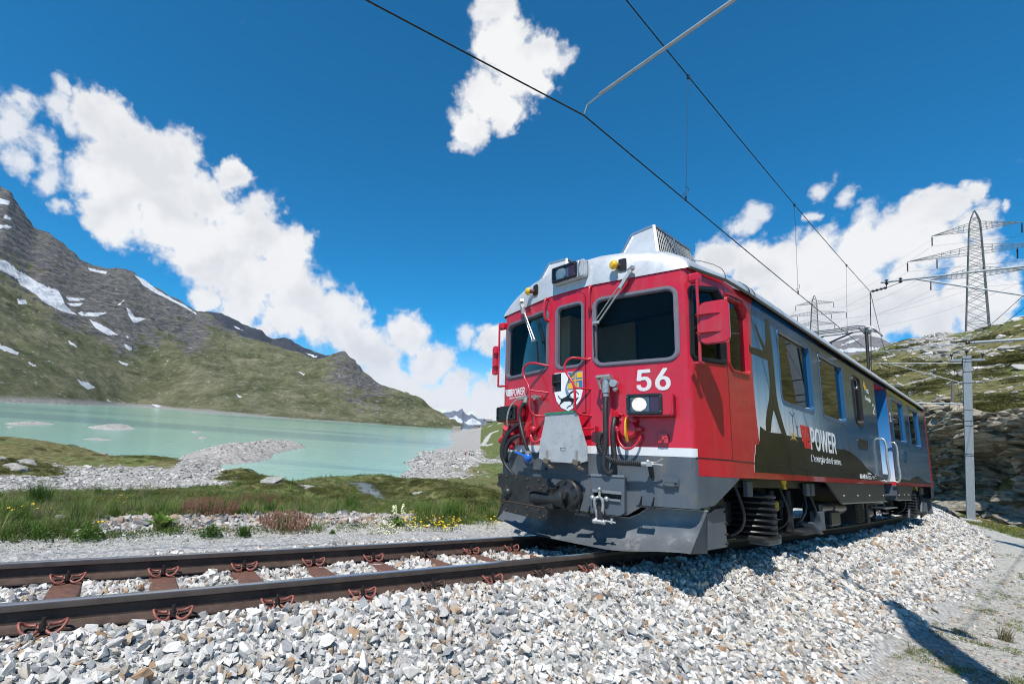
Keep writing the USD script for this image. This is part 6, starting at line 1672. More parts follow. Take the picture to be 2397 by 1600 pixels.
mb = MB(); mb.box(FR.P(aR(0.47), 0.61, 0.0), (0.02, 0.26, 0.07), FR.R[:, [2, 0, 1]]); obj("hook_slot", mb, BLACK, bx)
mb = MB(); mb.beam(FR.P(aR(0.31), 0.805, 0.105), FR.P(aR(0.635), 0.81, 0.105), 0.012, 0.02); mb.beam(FR.P(aR(0.33), 0.645, 0.11), FR.P(aR(0.61), 0.642, 0.11), 0.014, 0.03); mb.beam(FR.P(aR(0.34), 0.575, 0.12), FR.P(aR(0.60), 0.568, 0.12), 0.008, 0.02)
obj("box_edges", mb, pm("edge_grey", (0.16, 0.18, 0.20), 0.4), bx)
mb = MB()
for s_ in (-1, 1):
    c0 = aR(0.405)
    mb.tube(spline([FR.P(c0 + s_ * 0.006, 0.585, 0.155), FR.P(c0 + s_ * 0.030, 0.575, 0.165), FR.P(c0 + s_ * 0.043, 0.53, 0.165), FR.P(c0 + s_ * 0.045, 0.36, 0.16)], 14), 0.0145, 8)
    mb.ball(FR.P(c0 + s_ * 0.045, 0.345, 0.16), 0.026, 2); mb.ball(FR.P(c0 + s_ * 0.07, 0.575, 0.14), 0.026, 1)
mb.cyl(FR.P(aR(0.355), 0.345, 0.16), FR.P(aR(0.46), 0.345, 0.16), 0.022, 10); mb.cyl(FR.P(aR(0.46), 0.36, 0.15), FR.P(aR(0.56), 0.352, 0.15), 0.010, 8); mb.cyl(FR.P(aR(0.52), 0.34, 0.15), FR.P(aR(0.525), 0.39, 0.15), 0.014, 8); mb.cyl(FR.P(aR(0.405), 0.57, 0.13), FR.P(aR(0.405), 0.66, 0.14), 0.014, 8); mb.ball(FR.P(aR(0.405), 0.665, 0.14), 0.022, 1)
obj("screw_coupling", mb, STEEL, car, smooth=40)
mb = MB(); mb.beam(FR.P(aR(0.40), 0.56, 0.10), FR.P(aR(0.40), 0.40, 0.11), 0.05, 0.03); mb.box(FR.P(aR(0.41), 0.40, 0.13), (0.06, 0.08, 0.09))
obj("draw_hook", mb, IRON, car)
for p, vv, w in ((FR, 0.21, 0.385), (FR, 0.81, 0.53), (FL, -0.98, 0.535)):
    a = p.a_v(vv); mb = MB()
    mb.box(p.P(a, w, 0.05), (0.05, 0.16, 0.02), p.R[:, [2, 0, 1]]); 
    for s_ in (-0.05, 0.06):
        mb.beam(p.P(a + s_, w + .01, 0.08), p.P(a + s_ + .028, w + 0.10, 0.09), 0.010); mb.beam(p.P(a + s_, w + .01, 0.02), p.P(a + s_ + .028, w + 0.10, 0.09), 0.008)
    obj("tread_bracket", mb, WGREY, car)
mb = MB(); mb.box(FR.P(aR(1.02), 0.775, 0.025), (0.05, 0.085, 0.06), FR.R[:, [2, 0, 1]]); mb.beam(FR.P(aR(0.97), 0.805, 0.05), FR.P(aR(1.09), 0.805, 0.05), 0.008, 0.05); mb.box(FR.P(aR(1.08), 0.775, 0.02), (0.04, 0.03, 0.05), FR.R[:, [2, 0, 1]])
obj("apron_socket", mb, GREY, car)
mb = MB(); mb.beam(FL.P(aL(-0.72), 0.845, 0.02), FL.P(aL(-0.28) - .03, 0.838, 0.02), 0.012, 0.04); mb.beam(FC.P(0.02, 0.80, 0.01), FC.P(FC.L, 0.803, 0.01), 0.010, 0.02)
obj("apron_ledge", mb, GREY, car)

# ---- snow plough: curved sheet with swept-back ends
sec = np.array([(0.15, 0.50), (0.145, 0.40), (0.125, 0.32), (0.085, 0.245), (0.03, 0.18), (-0.04, 0.135), (-0.10, 0.112)])
vs = np.r_[np.linspace(-1.26, -0.9, 7), np.linspace(-0.85, 0.85, 19), np.linspace(0.9, 1.26, 7)]


def plough_pt(v, k):
    du, w = sec[k]
    fu = float(front_u(min(abs(v), 1.22)))
    top = {0: np.interp(abs(v), [0, .60, .76, 1.3], [0.385, 0.385, 0.515, 0.53])}.get(k, None)
    w_ = top if k == 0 else 0.0 + w + 0.075 * smooth(0.5, 1.26, abs(v)) - 0.035
    v = v * (1 - 0.05 * k / 6 * (abs(v) > .5))
    return (max(fu, -0.19) + du, -v, min(w_, (top or 9)))


P = np.array([[plough_pt(v, k) for k in range(len(sec))] for v in vs])
P[:, 1, 2] = np.minimum(P[:, 1, 2], P[:, 0, 2] - 0.012)
v_, f_ = grid_mesh(P)
pb = P.copy(); pb[..., 0] += 0.018
v2, f2 = grid_mesh(pb)
mb = MB().add(v_, f_).add(v2, f2[:, ::-1])
n_, m_ = P.shape[:2]
edge_loop = [(i, 0) for i in range(n_)], [(i, m_ - 1) for i in range(n_)]
for lp_ in edge_loop:
    for (a, b) in zip(lp_[:-1], lp_[1:]):
        q = np.array([P[a], P[b], pb[b], pb[a]]); mb.add(q, [[0, 1, 2, 3]]); mb.add(q, [[3, 2, 1, 0]])
pw = obj("snow_plough", mb, PLOWM, car, smooth=50)
mb = MB(); mb.tube([p_ + np.array([0.008, 0, 0.003]) for p_ in P[:, 0]], 0.010, 6)
obj("plough_top_edge", mb, pm("worn_edge", (0.34, 0.36, 0.37), 0.35, 0.6), pw, smooth=60)
for sg in (1, -1):
    e = P[-1] if sg > 0 else P[0]
    mb = MB()
    A_ = e[0]; 
    side_p = Panel((e[0][0], sg * 1.268), (0.72, sg * 1.268)) if sg > 0 else Panel((0.72, sg * 1.268), (e[0][0], sg * 1.268))
    # cheek: closes the plough's end, follows its curve
    fan = [tuple(p_) for p_ in e] 
    mb2 = MB()
    pts = np.array(fan + [(0.10, -sg * 1.262, e[-1][2]), (0.12, -sg * 1.262, e[0][2])])
    c = len(pts)
    tri = [[0, i, i + 1] for i in range(1, c - 1)]
    mb2.add(pts, tri); mb2.add(pts, [t[::-1] for t in tri])
    obj("plough_cheek", mb2, GREY, pw)
    mb3 = MB(); mb3.poly(Polygon([(0.14, 0.19), (0.20, 0.165), (0.70, 0.165), (0.685, 0.545), (0.45, 0.54), (0.14, 0.46)]), 0.012, mat4(np.column_stack([(1, 0, 0), (0, 0, 1), (0, -1, 0)]), (0, -sg * 1.20, 0)))
    sp2 = obj("rail_guard_plate", mb3, GREY, pw)
    mb4 = MB()
    for w in (0.20, 0.29, 0.40, 0.51):
        mb4.cyl((0.665, -sg * 1.20, w), (0.665, -sg * 1.235, w), 0.012, 6)
    obj("guard_bolts", mb4, DARKM, sp2)

# ---- mirrors
for sg in (1, -1):
    mb = MB(); y1 = -sg * (1.335 if sg > 0 else 1.275); ex = 0.245 if sg > 0 else 0.10
    mb.tube([(-0.05, y1, 2.76), (-0.05, y1, 2.6), (-0.05, y1, 1.93)], 0.014, 8); mb.box((-0.02, y1 + sg * 0.03, 2.785), (0.09, 0.11, 0.095), ch=0.02); mb.box((-0.02, y1 + sg * 0.03, 1.925), (0.06, 0.09, 0.02))
    mr = obj("mirror_post", mb, RED, car, smooth=35)
    q = rrect(0.0, 0.0, ex, 0.415, 0.055 if sg > 0 else 0.04)
    e = np.array([0.16 if sg > 0 else 0.05, -1.0 * sg, 0.0]); e /= np.linalg.norm(e)
    nrm = np.cross(e, [0, 0, 1.0]) * (1 if sg > 0 else -1)
    R_ = np.column_stack([e, [0, 0, 1.0], np.cross(e, [0, 0, 1.0])])
    mb = MB(); o = np.array([-0.052, y1 - sg * 0.012, 2.09])
    mb.poly(q, 0.03, mat4(R_, o - R_[:, 2] * 0.015)); mb.poly(q.buffer(-0.008), 0.042, mat4(R_, o - R_[:, 2] * 0.021))
    mh = obj("mirror_case", mb, RED, mr, smooth=35)
    fwd = np.array([-1.0, 0, 0])
    for w in (0.115, 0.295):
        rb_ = MB()
        rb_.poly(Polygon([(-0.022, 0.0), (ex * 0.78, 0.0), (ex * 0.7, 0.012), (ex * 0.35, 0.034), (0.0, 0.042), (-0.022, 0.042)]), 0.006, mat4(np.column_stack([e, fwd - e * (fwd @ e), np.cross(e, fwd - e * (fwd @ e))]), o + np.array([0, 0, w]) + fwd * 0.018))
        obj("mirror_rib", rb_, RED, mr)

# ---- running gear on the near side and wheels
def bogie(u):
    b = MB()
    for du in (-1.0, 1.0):
        for v in (0.50, -0.50):
            M_ = mat4(np.column_stack([(1, 0, 0), (0, 0, 1), (0, -1, 0)]), (u + du, -v, 0.46))
            b.lathe([(0.001, -0.06), (0.16, -0.06), (0.16, -0.045), (0.38, -0.03), (0.40, -0.06), (0.46, -0.06), (0.455, 0.04), (0.48, 0.05), (0.48, 0.065), (0.40, 0.06), (0.38, 0.03), (0.14, 0.05), (0.001, 0.05)], M_, 32)
        b.cyl((u + du, -0.6, 0.46), (u + du, 0.6, 0.46), 0.08, 12)
    w = obj("wheelset", b, DARKM, car, smooth=35)
    b = MB()
    for v in (0.86, -0.86):
        b.box((u, -v, 0.50), (3.0, 0.10, 0.14), ch=0.02); b.box((u, -v, 0.38), (1.1, 0.12, 0.20), ch=0.02)
        for du in (-1.0, 1.0):
            b.box((u + du, -v, 0.46), (0.30, 0.18, 0.30), ch=0.04)
    b.box((u, 0, 0.5), (0.5, 1.7, 0.2)); b.box((u, 0, 0.35), (1.3, 0.9, 0.35))
    obj("bogie_frame", b, DARKM, w)
    for du in (-0.74,):
        s_ = MB(); prof = [(0.06, 0.22)]
        for k in range(7):
            z0 = 0.235 + k * 0.066
            prof += [(0.20, z0), (0.255, z0 + 0.012), (0.262, z0 + 0.024), (0.255, z0 + 0.036), (0.19, z0 + 0.048)]
        prof += [(0.06, 0.72)]
        s_.lathe(prof, mat4(t=(u + du, -1.06, 0)), 28)
        obj("air_spring", s_, pm(f"spring_black_{int(u)}_{int(du*10+9)}", (0.008, 0.008, 0.009), 0.42, var=0.2, scale=12), w, smooth=40)
    for du in (-0.28, 0.34):
        b = MB(); b.cyl((u + du, -1.14, 0.72), (u + du, -1.14, 0.42), 0.04, 12); b.cyl((u + du, -1.14, 0.5), (u + du, -1.14, 0.2), 0.055, 12)
        obj("damper", b, DARKM, w, smooth=35)
    for du in (-0.72, 0.72):
        b = MB(); b.box((u + du, -1.06, 0.19), (0.55, 0.42, 0.06), ch=0.015)
        obj("spring_seat", b, DARKM, w)
    for c_, s_, r_q in (((u - 0.55, -1.14, 0.155), (0.45, 0.20, 0.10), None), ((u + 1.55, -1.16, 0.30), (0.22, 0.12, 0.26), None), ((u + 1.40, -1.12, 0.20), (0.48, 0.16, 0.03), rot((0, 1, 0), 0.35))):
        b = MB(); b.box(c_, s_, r_q, ch=0.01); obj("sand_box", b, GREY, w)
    for du in (-1.15, 1.0, 1.22):
        b = MB(); b.box((u + du, -1.19, 0.74), (0.16, 0.05, 0.17), ch=0.008); obj("lifting_bracket", b, GREY, w)
    for k, (du, a) in enumerate(((-1.35, 0.1), (0.95, -.1), (1.25, 0.2), (0.10, 0.15))):
        b = MB(); b.tube(spline([(u + du, -1.12, 0.80), (u + du + .03, -1.17, 0.6), (u + du + a, -1.16, 0.36), (u + du + a * 1.3, -1.02, 0.22)], 18), 0.017, 7)
        obj("brake_hose", b, HOSE, w, smooth=60)
    b = MB(); b.poly(Polygon([(u - 0.28, 0.848), (u - 0.14, 0.848), (u - 0.17, 0.80), (u - 0.19, 0.79), (u - 0.14, 0.745), (u - 0.27, 0.745), (u - 0.23, 0.79), (u - 0.24, 0.80)]), 0.02, mat4(np.column_stack([(1, 0, 0), (0, 0, 1), (0, -1, 0)]), (0, -1.26, 0)))
    b.box((u + 0.55, -0.95, 0.50), (0.10, 0.06, 0.14), ch=.02)
    obj("yellow_marker", b, YELLOW, w)


bogie(2.55); bogie(12.35)
b = MB(); b.box((7.5, 0, 0.80), (14.4, 2.3, 0.10)); b.box((7.5, 0, 0.60), (5.6, 1.9, 0.36)); b.box((0.6, 0, 0.70), (1.0, 2.1, 0.30)); b.box((14.6, 0, 0.7), (0.9, 2.1, 0.3))
obj("underframe", b, BLACK, car)
b = MB(); b.cyl((4.45, -1.08, 0.46), (5.1, -1.08, 0.46), 0.07, 14); b.cyl((5.1, -1.08, 0.46), (5.45, -1.08, 0.455), 0.085, 14); b.tube(spline([(5.4, -1.08, 0.455), (5.8, -1.08, 0.45), (6.0, -1.02, 0.41), (6.0, -0.9, 0.33)], 16), 0.075, 14)
obj("exhaust_pipe", b, pm("dull_zinc_pipe", (0.16, 0.155, 0.15), 0.4, 0.6, var=0.3, scale=12), car, smooth=40)
b = MB(); b.box((5.05, -1.02, 0.30), (0.55, 0.3, 0.22), ch=0.02); b.box((4.2, -1.08, 0.36), (0.14, 0.2, 0.34), ch=.01)
obj("equipment_box", b, WGREY, car)
b = MB(); b.box((6.6, -1.0, 0.36), (0.55, 0.35, 0.36))
for k in range(11):
    b.box((6.6, -1.185, 0.20 + k * 0.032), (0.50, 0.02, 0.012))
b.poly(Polygon([(6.95, 0.53), (7.02, 0.53), (7.2, 0.16), (6.95, 0.16)]), 0.03, mat4(np.column_stack([(1, 0, 0), (0, 0, 1), (0, -1, 0)]), (0, -1.18, 0)))
obj("louvre_box", b, DARKM, car)
b = MB(); b.cyl((7.4, -1.05, 0.28), (7.9, -1.05, 0.30), 0.085, 14); b.ball((7.95, -1.05, 0.30), (0.12, 0.085, 0.085), 2); b.cyl((7.6, -1.05, 0.36), (7.6, -1.05, 0.5), 0.03, 8)
obj("air_tank", b, pm("tank_grey", (0.16, 0.16, 0.165), 0.4, 0.4), car, smooth=40)
b = MB(); b.box((8.9, -1.16, 0.40), (1.15, 0.22, 0.03)); b.beam((8.5, -1.1, 0.41), (8.5, -1.0, 0.6), 0.02); b.beam((9.3, -1.1, 0.41), (9.3, -1.0, 0.6), 0.02); b.box((8.5, -1.18, 0.30), (0.3, 0.12, 0.02))
obj("entrance_tread", b, ALU, car)
b = MB()
for u, h in ((11.55, 0.13), (13.3, 0.07)):
    b.poly(Polygon([(u, 0.45 if u < 12 else 0.46), (u + 0.22, 0.45 if u < 12 else .46), (u + 0.10, h + .05), (u - 0.35, h)]), 0.03, mat4(np.column_stack([(1, 0, 0), (0, 0, 1), (0, -1, 0)]), (0, -1.18, 0)))
b.box((15.05, 0, 0.33), (0.12, 2.4, 0.44), ch=.02)
obj("rear_rail_guard", b, GREY, car)

# ---- pantograph (far end of the roof) and insulators
pg = MB(); base_u = 11.0
pg.beam((10.0, -0.55, 3.55), (13.6, -0.55, 3.55), 0.06); pg.beam((10.0, 0.55, 3.55), (13.6, 0.55, 3.55), 0.06); pg.beam((10.4, -0.55, 3.55), (10.4, 0.55, 3.55), 0.06); pg.beam((13.2, -0.55, 3.55), (13.2, 0.55, 3.55), 0.06)
pt = obj("pantograph", pg, DARKM, car)
ins = MB()
for u in (10.4, 13.2):
    for v in (-0.55, 0.55):
        prof = [(0.03, 3.33)]
        for k in range(4):
            z0 = 3.35 + k * .045; prof += [(0.04, z0), (0.07, z0 + .012), (0.04, z0 + .03)]
        prof += [(0.03, 3.54)]
        ins.lathe(prof, mat4(t=(u, -v, 0)), 14)
obj("roof_insulator", ins, pm("insulator_brown", (0.10, 0.035, 0.02), 0.25), pt, smooth=40)
arm = MB(); knee = np.array([10.25, 0, 4.25]); foot = np.array([12.2, 0, 3.62]); head = np.array([12.55, 0, 5.02])
for v in (-0.32, 0.32):
    arm.tube([foot + [0, v * 1.2, 0], knee + [0, v * 0.5, 0]], 0.028, 8); arm.tube([knee + [0, v * .5, 0], head + [0, v, 0]], 0.024, 8)
arm.tube([foot + [0, -.45, 0], foot + [0, .45, 0]], 0.05, 10); arm.tube([knee + [0, -.3, 0], knee + [0, .3, 0]], 0.035, 10)
arm.tube([(12.25, -0.55, 3.6), (12.3, -0.62, 4.0), (12.45, -0.62, 4.95)], 0.035, 8)
obj("pantograph_arm", arm, DARKM, pt, smooth=50)
hd = MB()
for du, dz in ((-0.20, 0.0), (0.0, 0.0), (0.20, 0.0), (0.42, -0.02)):
    hd.tube(spline([(12.55 + du, -0.86, 4.90), (12.55 + du, -0.76, 5.04), (12.55 + du, -0.6, 5.12 + dz), (12.55 + du, 0, 5.135 + dz), (12.55 + du, 0.6, 5.12 + dz), (12.55 + du, 0.76, 5.04), (12.55 + du, 0.86, 4.90)], 26), 0.018, 6)
for v in (-0.62, -.5, 0.5, .62):
    hd.beam((12.3, v, 5.06), (13.05, v, 5.06), 0.03)
hd.box((12.6, -0.6, 5.0), (0.25, 0.1, 0.14)); hd.box((12.6, 0.6, 5.0), (0.25, 0.1, 0.14))
obj("collector_head", hd, pm("collector_grey", (0.18, 0.19, 0.20), 0.4, 0.5), pt, smooth=40)

# ---------------------------------------------------------------- finding places on the ground
def mask_at(x, y):
    a = np.degrees(np.arctan2(x, y)); r = np.hypot(x, y)
    i = np.clip(np.searchsorted(_az, a), 0, len(_az) - 1); j = np.clip(np.searchsorted(_R, r), 0, len(_R) - 1)
    return gmask[:-1].reshape(len(_az), len(_R), 3)[i, j]


def ground_z(x, y):
    a = np.degrees(np.arctan2(x, y)); r = np.hypot(x, y)
    from scipy.interpolate import RegularGridInterpolator
    global _gzI
    try:
        _gzI
    except NameError:
        _gzI = RegularGridInterpolator((_az, np.log(_R)), GZ, bounds_error=False, fill_value=None)
    return _gzI(np.stack([a, np.log(np.clip(r, _R[0], _R[-1]))], -1))


def on_ground(px, py, r0=2.0, r1=450.0):
    """Where a pixel's ray first meets the ground."""
    d = pixdir(px, py); h = math.hypot(d[0], d[1])
    r = np.geomspace(r0, r1, 1500)
    P = EYE + (d / h) * r[:, None]
    below = P[:, 2] < ground_z(P[:, 0], P[:, 1])
    k = int(np.argmax(below)) if below.any() else len(r) - 1
    q = P[k].copy(); q[2] = float(ground_z(q[0:1], q[1:2])[0])
    return q


def dist_px(p, n):
    """Length that covers n pixels of the photograph at point p."""
    return n * float(((p - EYE) @ C2W)[2]) / F


# ---------------------------------------------------------------- overhead line
WIRE = pm("wire_dark", (0.035, 0.032, 0.034), 0.5, 0.5)
GALV = pm("galvanised_steel", (0.30, 0.325, 0.34), 0.5, 0.4, var=0.12, scale=14, rvar=0.1)
GALVD = pm("galvanised_edge", (0.16, 0.23, 0.25), 0.5, 0.4, var=0.15, scale=8)
CERAM = pm("brown_insulator", (0.035, 0.016, 0.014), 0.18, coat=0.6)
CONC = pm("concrete_foot", (0.36, 0.35, 0.33), 0.9, var=0.15, scale=14)


def T(u, v, w):
    return np.array([u, v, w], float) @ TA.T + TT


c_pts = [T(-17.0, -2.5, 5.2), T(-0.22, 0.21, 5.15), T(16.6, 0.06, 5.19)]
m_pts = [T(-17.0, -2.5, 7.4), T(-0.3, 0.36, 7.30), T(16.6, 0.20, 7.33)]
M3 = np.array([29.40, 25.0, 0.0]); M3[2] = float(ground_z(M3[0:1], M3[1:2])[0])
arm3 = np.array([26.86, 27.47, 0]) - np.array([29.36, 25.04, 0]); arm3 /= np.linalg.norm(arm3)
c_pts.append(np.array([27.6, 26.75, 4.12])); m_pts.append(np.array([27.3, 27.05, 6.05]))
c_pts.append(np.array([36.5, 38.6, 3.3])); m_pts.append(np.array([36.5, 38.6, 5.3]))


def wire_line(pts, sag, n=14):
    out = []
    for a, b, sg in zip(pts[:-1], pts[1:], sag):
        t = np.linspace(0, 1, n, endpoint=False)[:, None]
        q = a + (b - a) * t; q[:, 2] -= sg * 4 * (t * (1 - t))[:, 0]
        out.append(q)
    return np.vstack(out + [pts[-1][None]])


cw = obj("contact_wire", MB().tube(wire_line(c_pts, [0.02] * 4), 0.0085, 6), WIRE, label="thin black contact wire running low over the track to the pantograph", cat="wire")
mw = thing("messenger_wire", "upper black carrying wire of the overhead line with thin droppers", "wire")
obj("carrier", MB().tube(wire_line(m_pts, [0.08, 0.10, 0.10, 0.1]), 0.0085, 6), WIRE, mw)
MW, CW = wire_line(m_pts, [0.08, 0.10, 0.10, 0.1], 60), wire_line(c_pts, [0.02] * 4, 60)
for u in (2.72, 8.36, 13.2, -6.0):
    q = T(u, 0.3, 5.2)
    a = MW[np.argmin(np.linalg.norm(MW[:, :2] - q[:2], axis=1))]; b = CW[np.argmin(np.linalg.norm(CW[:, :2] - q[:2], axis=1))]
    obj("dropper", MB().tube([a, b], 0.0035, 5), WIRE, mw)
    cl = MB(); cl.box(a - [0, 0, 0.01], (0.03, 0.03, 0.06)); cl.box(b + [0, 0, 0.03], (0.02, 0.02, 0.08)); cl.tube([b + [0, 0, .1], b + [0.03, 0, .13], b + [0.04, 0, .2], b + [0, 0, 0.22]], 0.005, 5); cl.tube([b + [0, 0, .1], b + [-0.03, 0, .12], b + [-0.05, 0, .07]], 0.004, 5)
    obj("dropper_clamp", cl, WIRE, mw)
    mw_last = u
a, b = T(16.6, 0.20, 7.33), T(16.6, 0.06, 5.19)
obj("dropper", MB().tube([a, b + [0, 0, -0.9]], 0.012, 6), WIRE, mw)


def ceramic(mb, a, b, r, n=4):
    a, b = np.asarray(a, float), np.asarray(b, float)
    R = frame_to(b - a); L = np.linalg.norm(b - a); prof = [(r * 0.4, 0)]
    for k in range(n):
        z = L * (k + 0.1) / n; prof += [(r * 0.45, z), (r, z + L / n * 0.35), (r * 0.5, z + L / n * 0.75)]
    prof += [(r * 0.4, L)]
    mb.lathe(prof, mat4(R, a), 12)


def mast(base, axis, h, label, flag, tubes, bars=(), feeder=True, lean=0.0):
    """H-section line mast; axis: unit direction towards the track; tubes: (start, end, radius)."""
    x = np.array([axis[0], axis[1], 0.0]); y = np.array([-x[1], x[0], 0.0]); R = np.column_stack([x, y, [0, 0, 1.0]])
    t = thing("line_mast", label, "mast", group=flag)
    mb = MB(); W, D = 0.30, 0.26
    mb.box(base + [0, 0, h / 2], (0.012, D, h), R)
    obj("web", mb, GALV, t)
    for s in (-1, 1):
        mb = MB(); mb.box(base + x * s * W / 2 * 0.0 + y * s * D / 2 + [0, 0, h / 2], (W, 0.018, h), R)
        obj("flange", mb, GALV if s > 0 else GALVD, t)
    mb = MB(); mb.box(base + [0, 0, 0.02], (0.75, 0.75, 0.22), R, ch=0.03)
    obj("concrete_base", mb, CONC, t)
    for z in (0.98, 0.962, 0.90, 0.83, 0.665, 0.60, 0.57, 0.40, 0.39):
        mb = MB()
        if rng.uniform() < 0.9:
            mb.box(base + [0, 0, h * z], (W + 0.03, D + 0.04, 0.022), R)
            obj("band", mb, WIRE, t)
    for a, b, r in tubes:
        tb = obj("bracket_tube", MB().cyl(a, b, r, 10), GALV, t, smooth=50)
    for a, b, r in bars:
        mb = MB(); ceramic(mb, a, b, r); obj("insulator", mb, CERAM, t, smooth=40)
    if feeder:
        zt = h - 0.22
        mb = MB(); mb.beam(base + x * 0.62 + [0, 0, zt], base - x * 0.62 + [0, 0, zt], 0.09, 0.12); obj("cross_bar", mb, GALV, t)
        for q, z in ((0.55, zt + 0.06), (-0.55, zt + 0.06), (0.0, h)):
            mb = MB(); p0 = base + x * q + [0, 0, z]; mb.cyl(p0, p0 + [0, 0, 0.16], 0.018, 6); obj("insulator_pin", mb, WIRE, t)
            mb = MB(); mb.ball(p0 + [0, 0, 0.22], (0.075, 0.075, 0.085), 2); obj("insulator", mb, CERAM, t, smooth=40)
    return t


g_ = lambda p: np.array([p[0], p[1], float(ground_z(np.array([p[0]]), np.array([p[1]]))[0])])
b1 = g_((4.12, 2.14)); ax1 = np.array([-TA[0, 1], -TA[1, 1]]); ax1 /= np.linalg.norm(ax1)
top1 = T(-0.25, 3.9, 7.55)
reg_tip = T(-0.22, 0.25, 5.27)
mast(b1, ax1, 8.15, "steel line mast beside the viewer, its shadow falling on the gravel", None,
     [(T(-0.22, 0.42, 5.31), T(-0.22, 3.75, 5.55), 0.021), (T(-0.25, 0.5, 7.45), T(-0.25, 3.8, 7.55), 0.024), (T(-0.25, 1.5, 7.42), T(-0.25, 3.8, 6.3), 0.02), (reg_tip, T(-0.22, 0.5, 5.315), 0.011), (T(-0.22, 0.21, 5.17), reg_tip, 0.010)],
     [(T(-0.25, 0.36, 7.32), T(-0.25, 0.6, 7.42), 0.045)])
b2 = g_(T(16.6, 4.15, 0)[:2])
mast(b2, ax1, 8.4, "steel line mast with long cantilever tubes at the right, by the rear of the railcar", None,
     [(T(16.6, 0.483, 7.58), T(16.6, 4.1, 7.19), 0.032), (T(16.6, 1.306, 7.47), T(16.6, 4.1, 6.02), 0.026), (T(16.6, 2.25, 5.19), T(16.6, 4.1, 5.08), 0.045), (T(16.6, 0.10, 5.21), T(16.6, 2.25, 5.20), 0.016)],
     [(T(16.6, 0.22, 7.33), T(16.6, 0.62, 7.37), 0.05), (T(16.6, 2.14, 5.20), T(16.6, 2.36, 5.185), 0.05)])
tt2 = MB(); tt2.box(T(16.6, 0.62, 7.56), (0.06, 0.06, 0.16)); tt2.box(T(16.6, 0.95, 7.53), (0.06, 0.06, 0.16)); tt2.tube([T(16.6, 0.62, 7.50), T(16.6, 0.60, 7.38)], 0.012, 6); tt2.tube([T(16.6, 0.95, 7.46), T(16.6, 0.62, 7.37)], 0.010, 6)
obj("tube_clamp", tt2, WIRE, stage.GetPrimAtPath("/World/line_mast_001"))
A3 = lambda l, z: np.array([M3[0] + arm3[0] * l, M3[1] + arm3[1] * l, z])
mast(M3, arm3[:2], 6.70 - M3[2], "grey steel line mast with three insulators in front of the rock face", None,
     [(A3(0.15, 6.33), A3(3.55, 6.38), 0.03), (A3(0.15, 5.22), A3(2.85, 6.33), 0.024), (A3(0.15, 4.10), A3(2.0, 4.10), 0.04), (A3(2.0, 4.1), A3(3.0, 4.12), 0.018)],
     [(A3(2.9, 6.10), A3(3.3, 6.33), 0.05)])
# three feeder wires between the mast tops
tops = []
for bb_, h_, ax_ in ((b1, 8.15, ax1), (b2, 8.4, ax1), (M3, 6.70 - M3[2], arm3[:2])):
    x = np.array([ax_[0], ax_[1], 0]); tops.append([bb_ + x * q + [0, 0, z] for q, z in ((0.55, h_ + 0.02), (-0.55, h_ + 0.02), (0.0, h_ + 0.26))])
nxt = [g_((40.0, 34.5)) + np.array([0, 0, 7.2]) + np.array([q, q, 0]) for q in (-.4, .4, 0)]
for k in range(3):
    obj("feeder_wire", MB().tube(wire_line([tops[0][k], tops[1][k], tops[2][k], nxt[k]], [0.15, 0.15, 0.15]), 0.0095, 6), WIRE, smooth=False,
        label=["feeder wire on the track side insulators of the line masts", "feeder wire on the hill side insulators of the line masts", "feeder wire on the middle insulators at the mast tops"][k], cat="wire")
# wooden pole on the slope behind the mast
p0 = on_ground(2232, 974, 20); top = at_dist(2228, 897, math.hypot(p0[0], p0[1]))
mb = MB(); mb.tube([p0 - [0, 0, 0.3], (p0 + top) / 2, np.array([p0[0], p0[1], top[2]])], [0.14, 0.12, 0.10], 8)
obj("wooden_pole", mb, pm("weathered_wood", (0.16, 0.145, 0.125), 0.9, var=0.25, scale=6), smooth=50, label="weathered wooden pole on the slope behind the grey line mast", cat="pole")

# ---------------------------------------------------------------- high-voltage pylons
PYL = pm("pylon_steel", (0.15, 0.17, 0.175), 0.6, 0.2, var=0.15, scale=0.8)


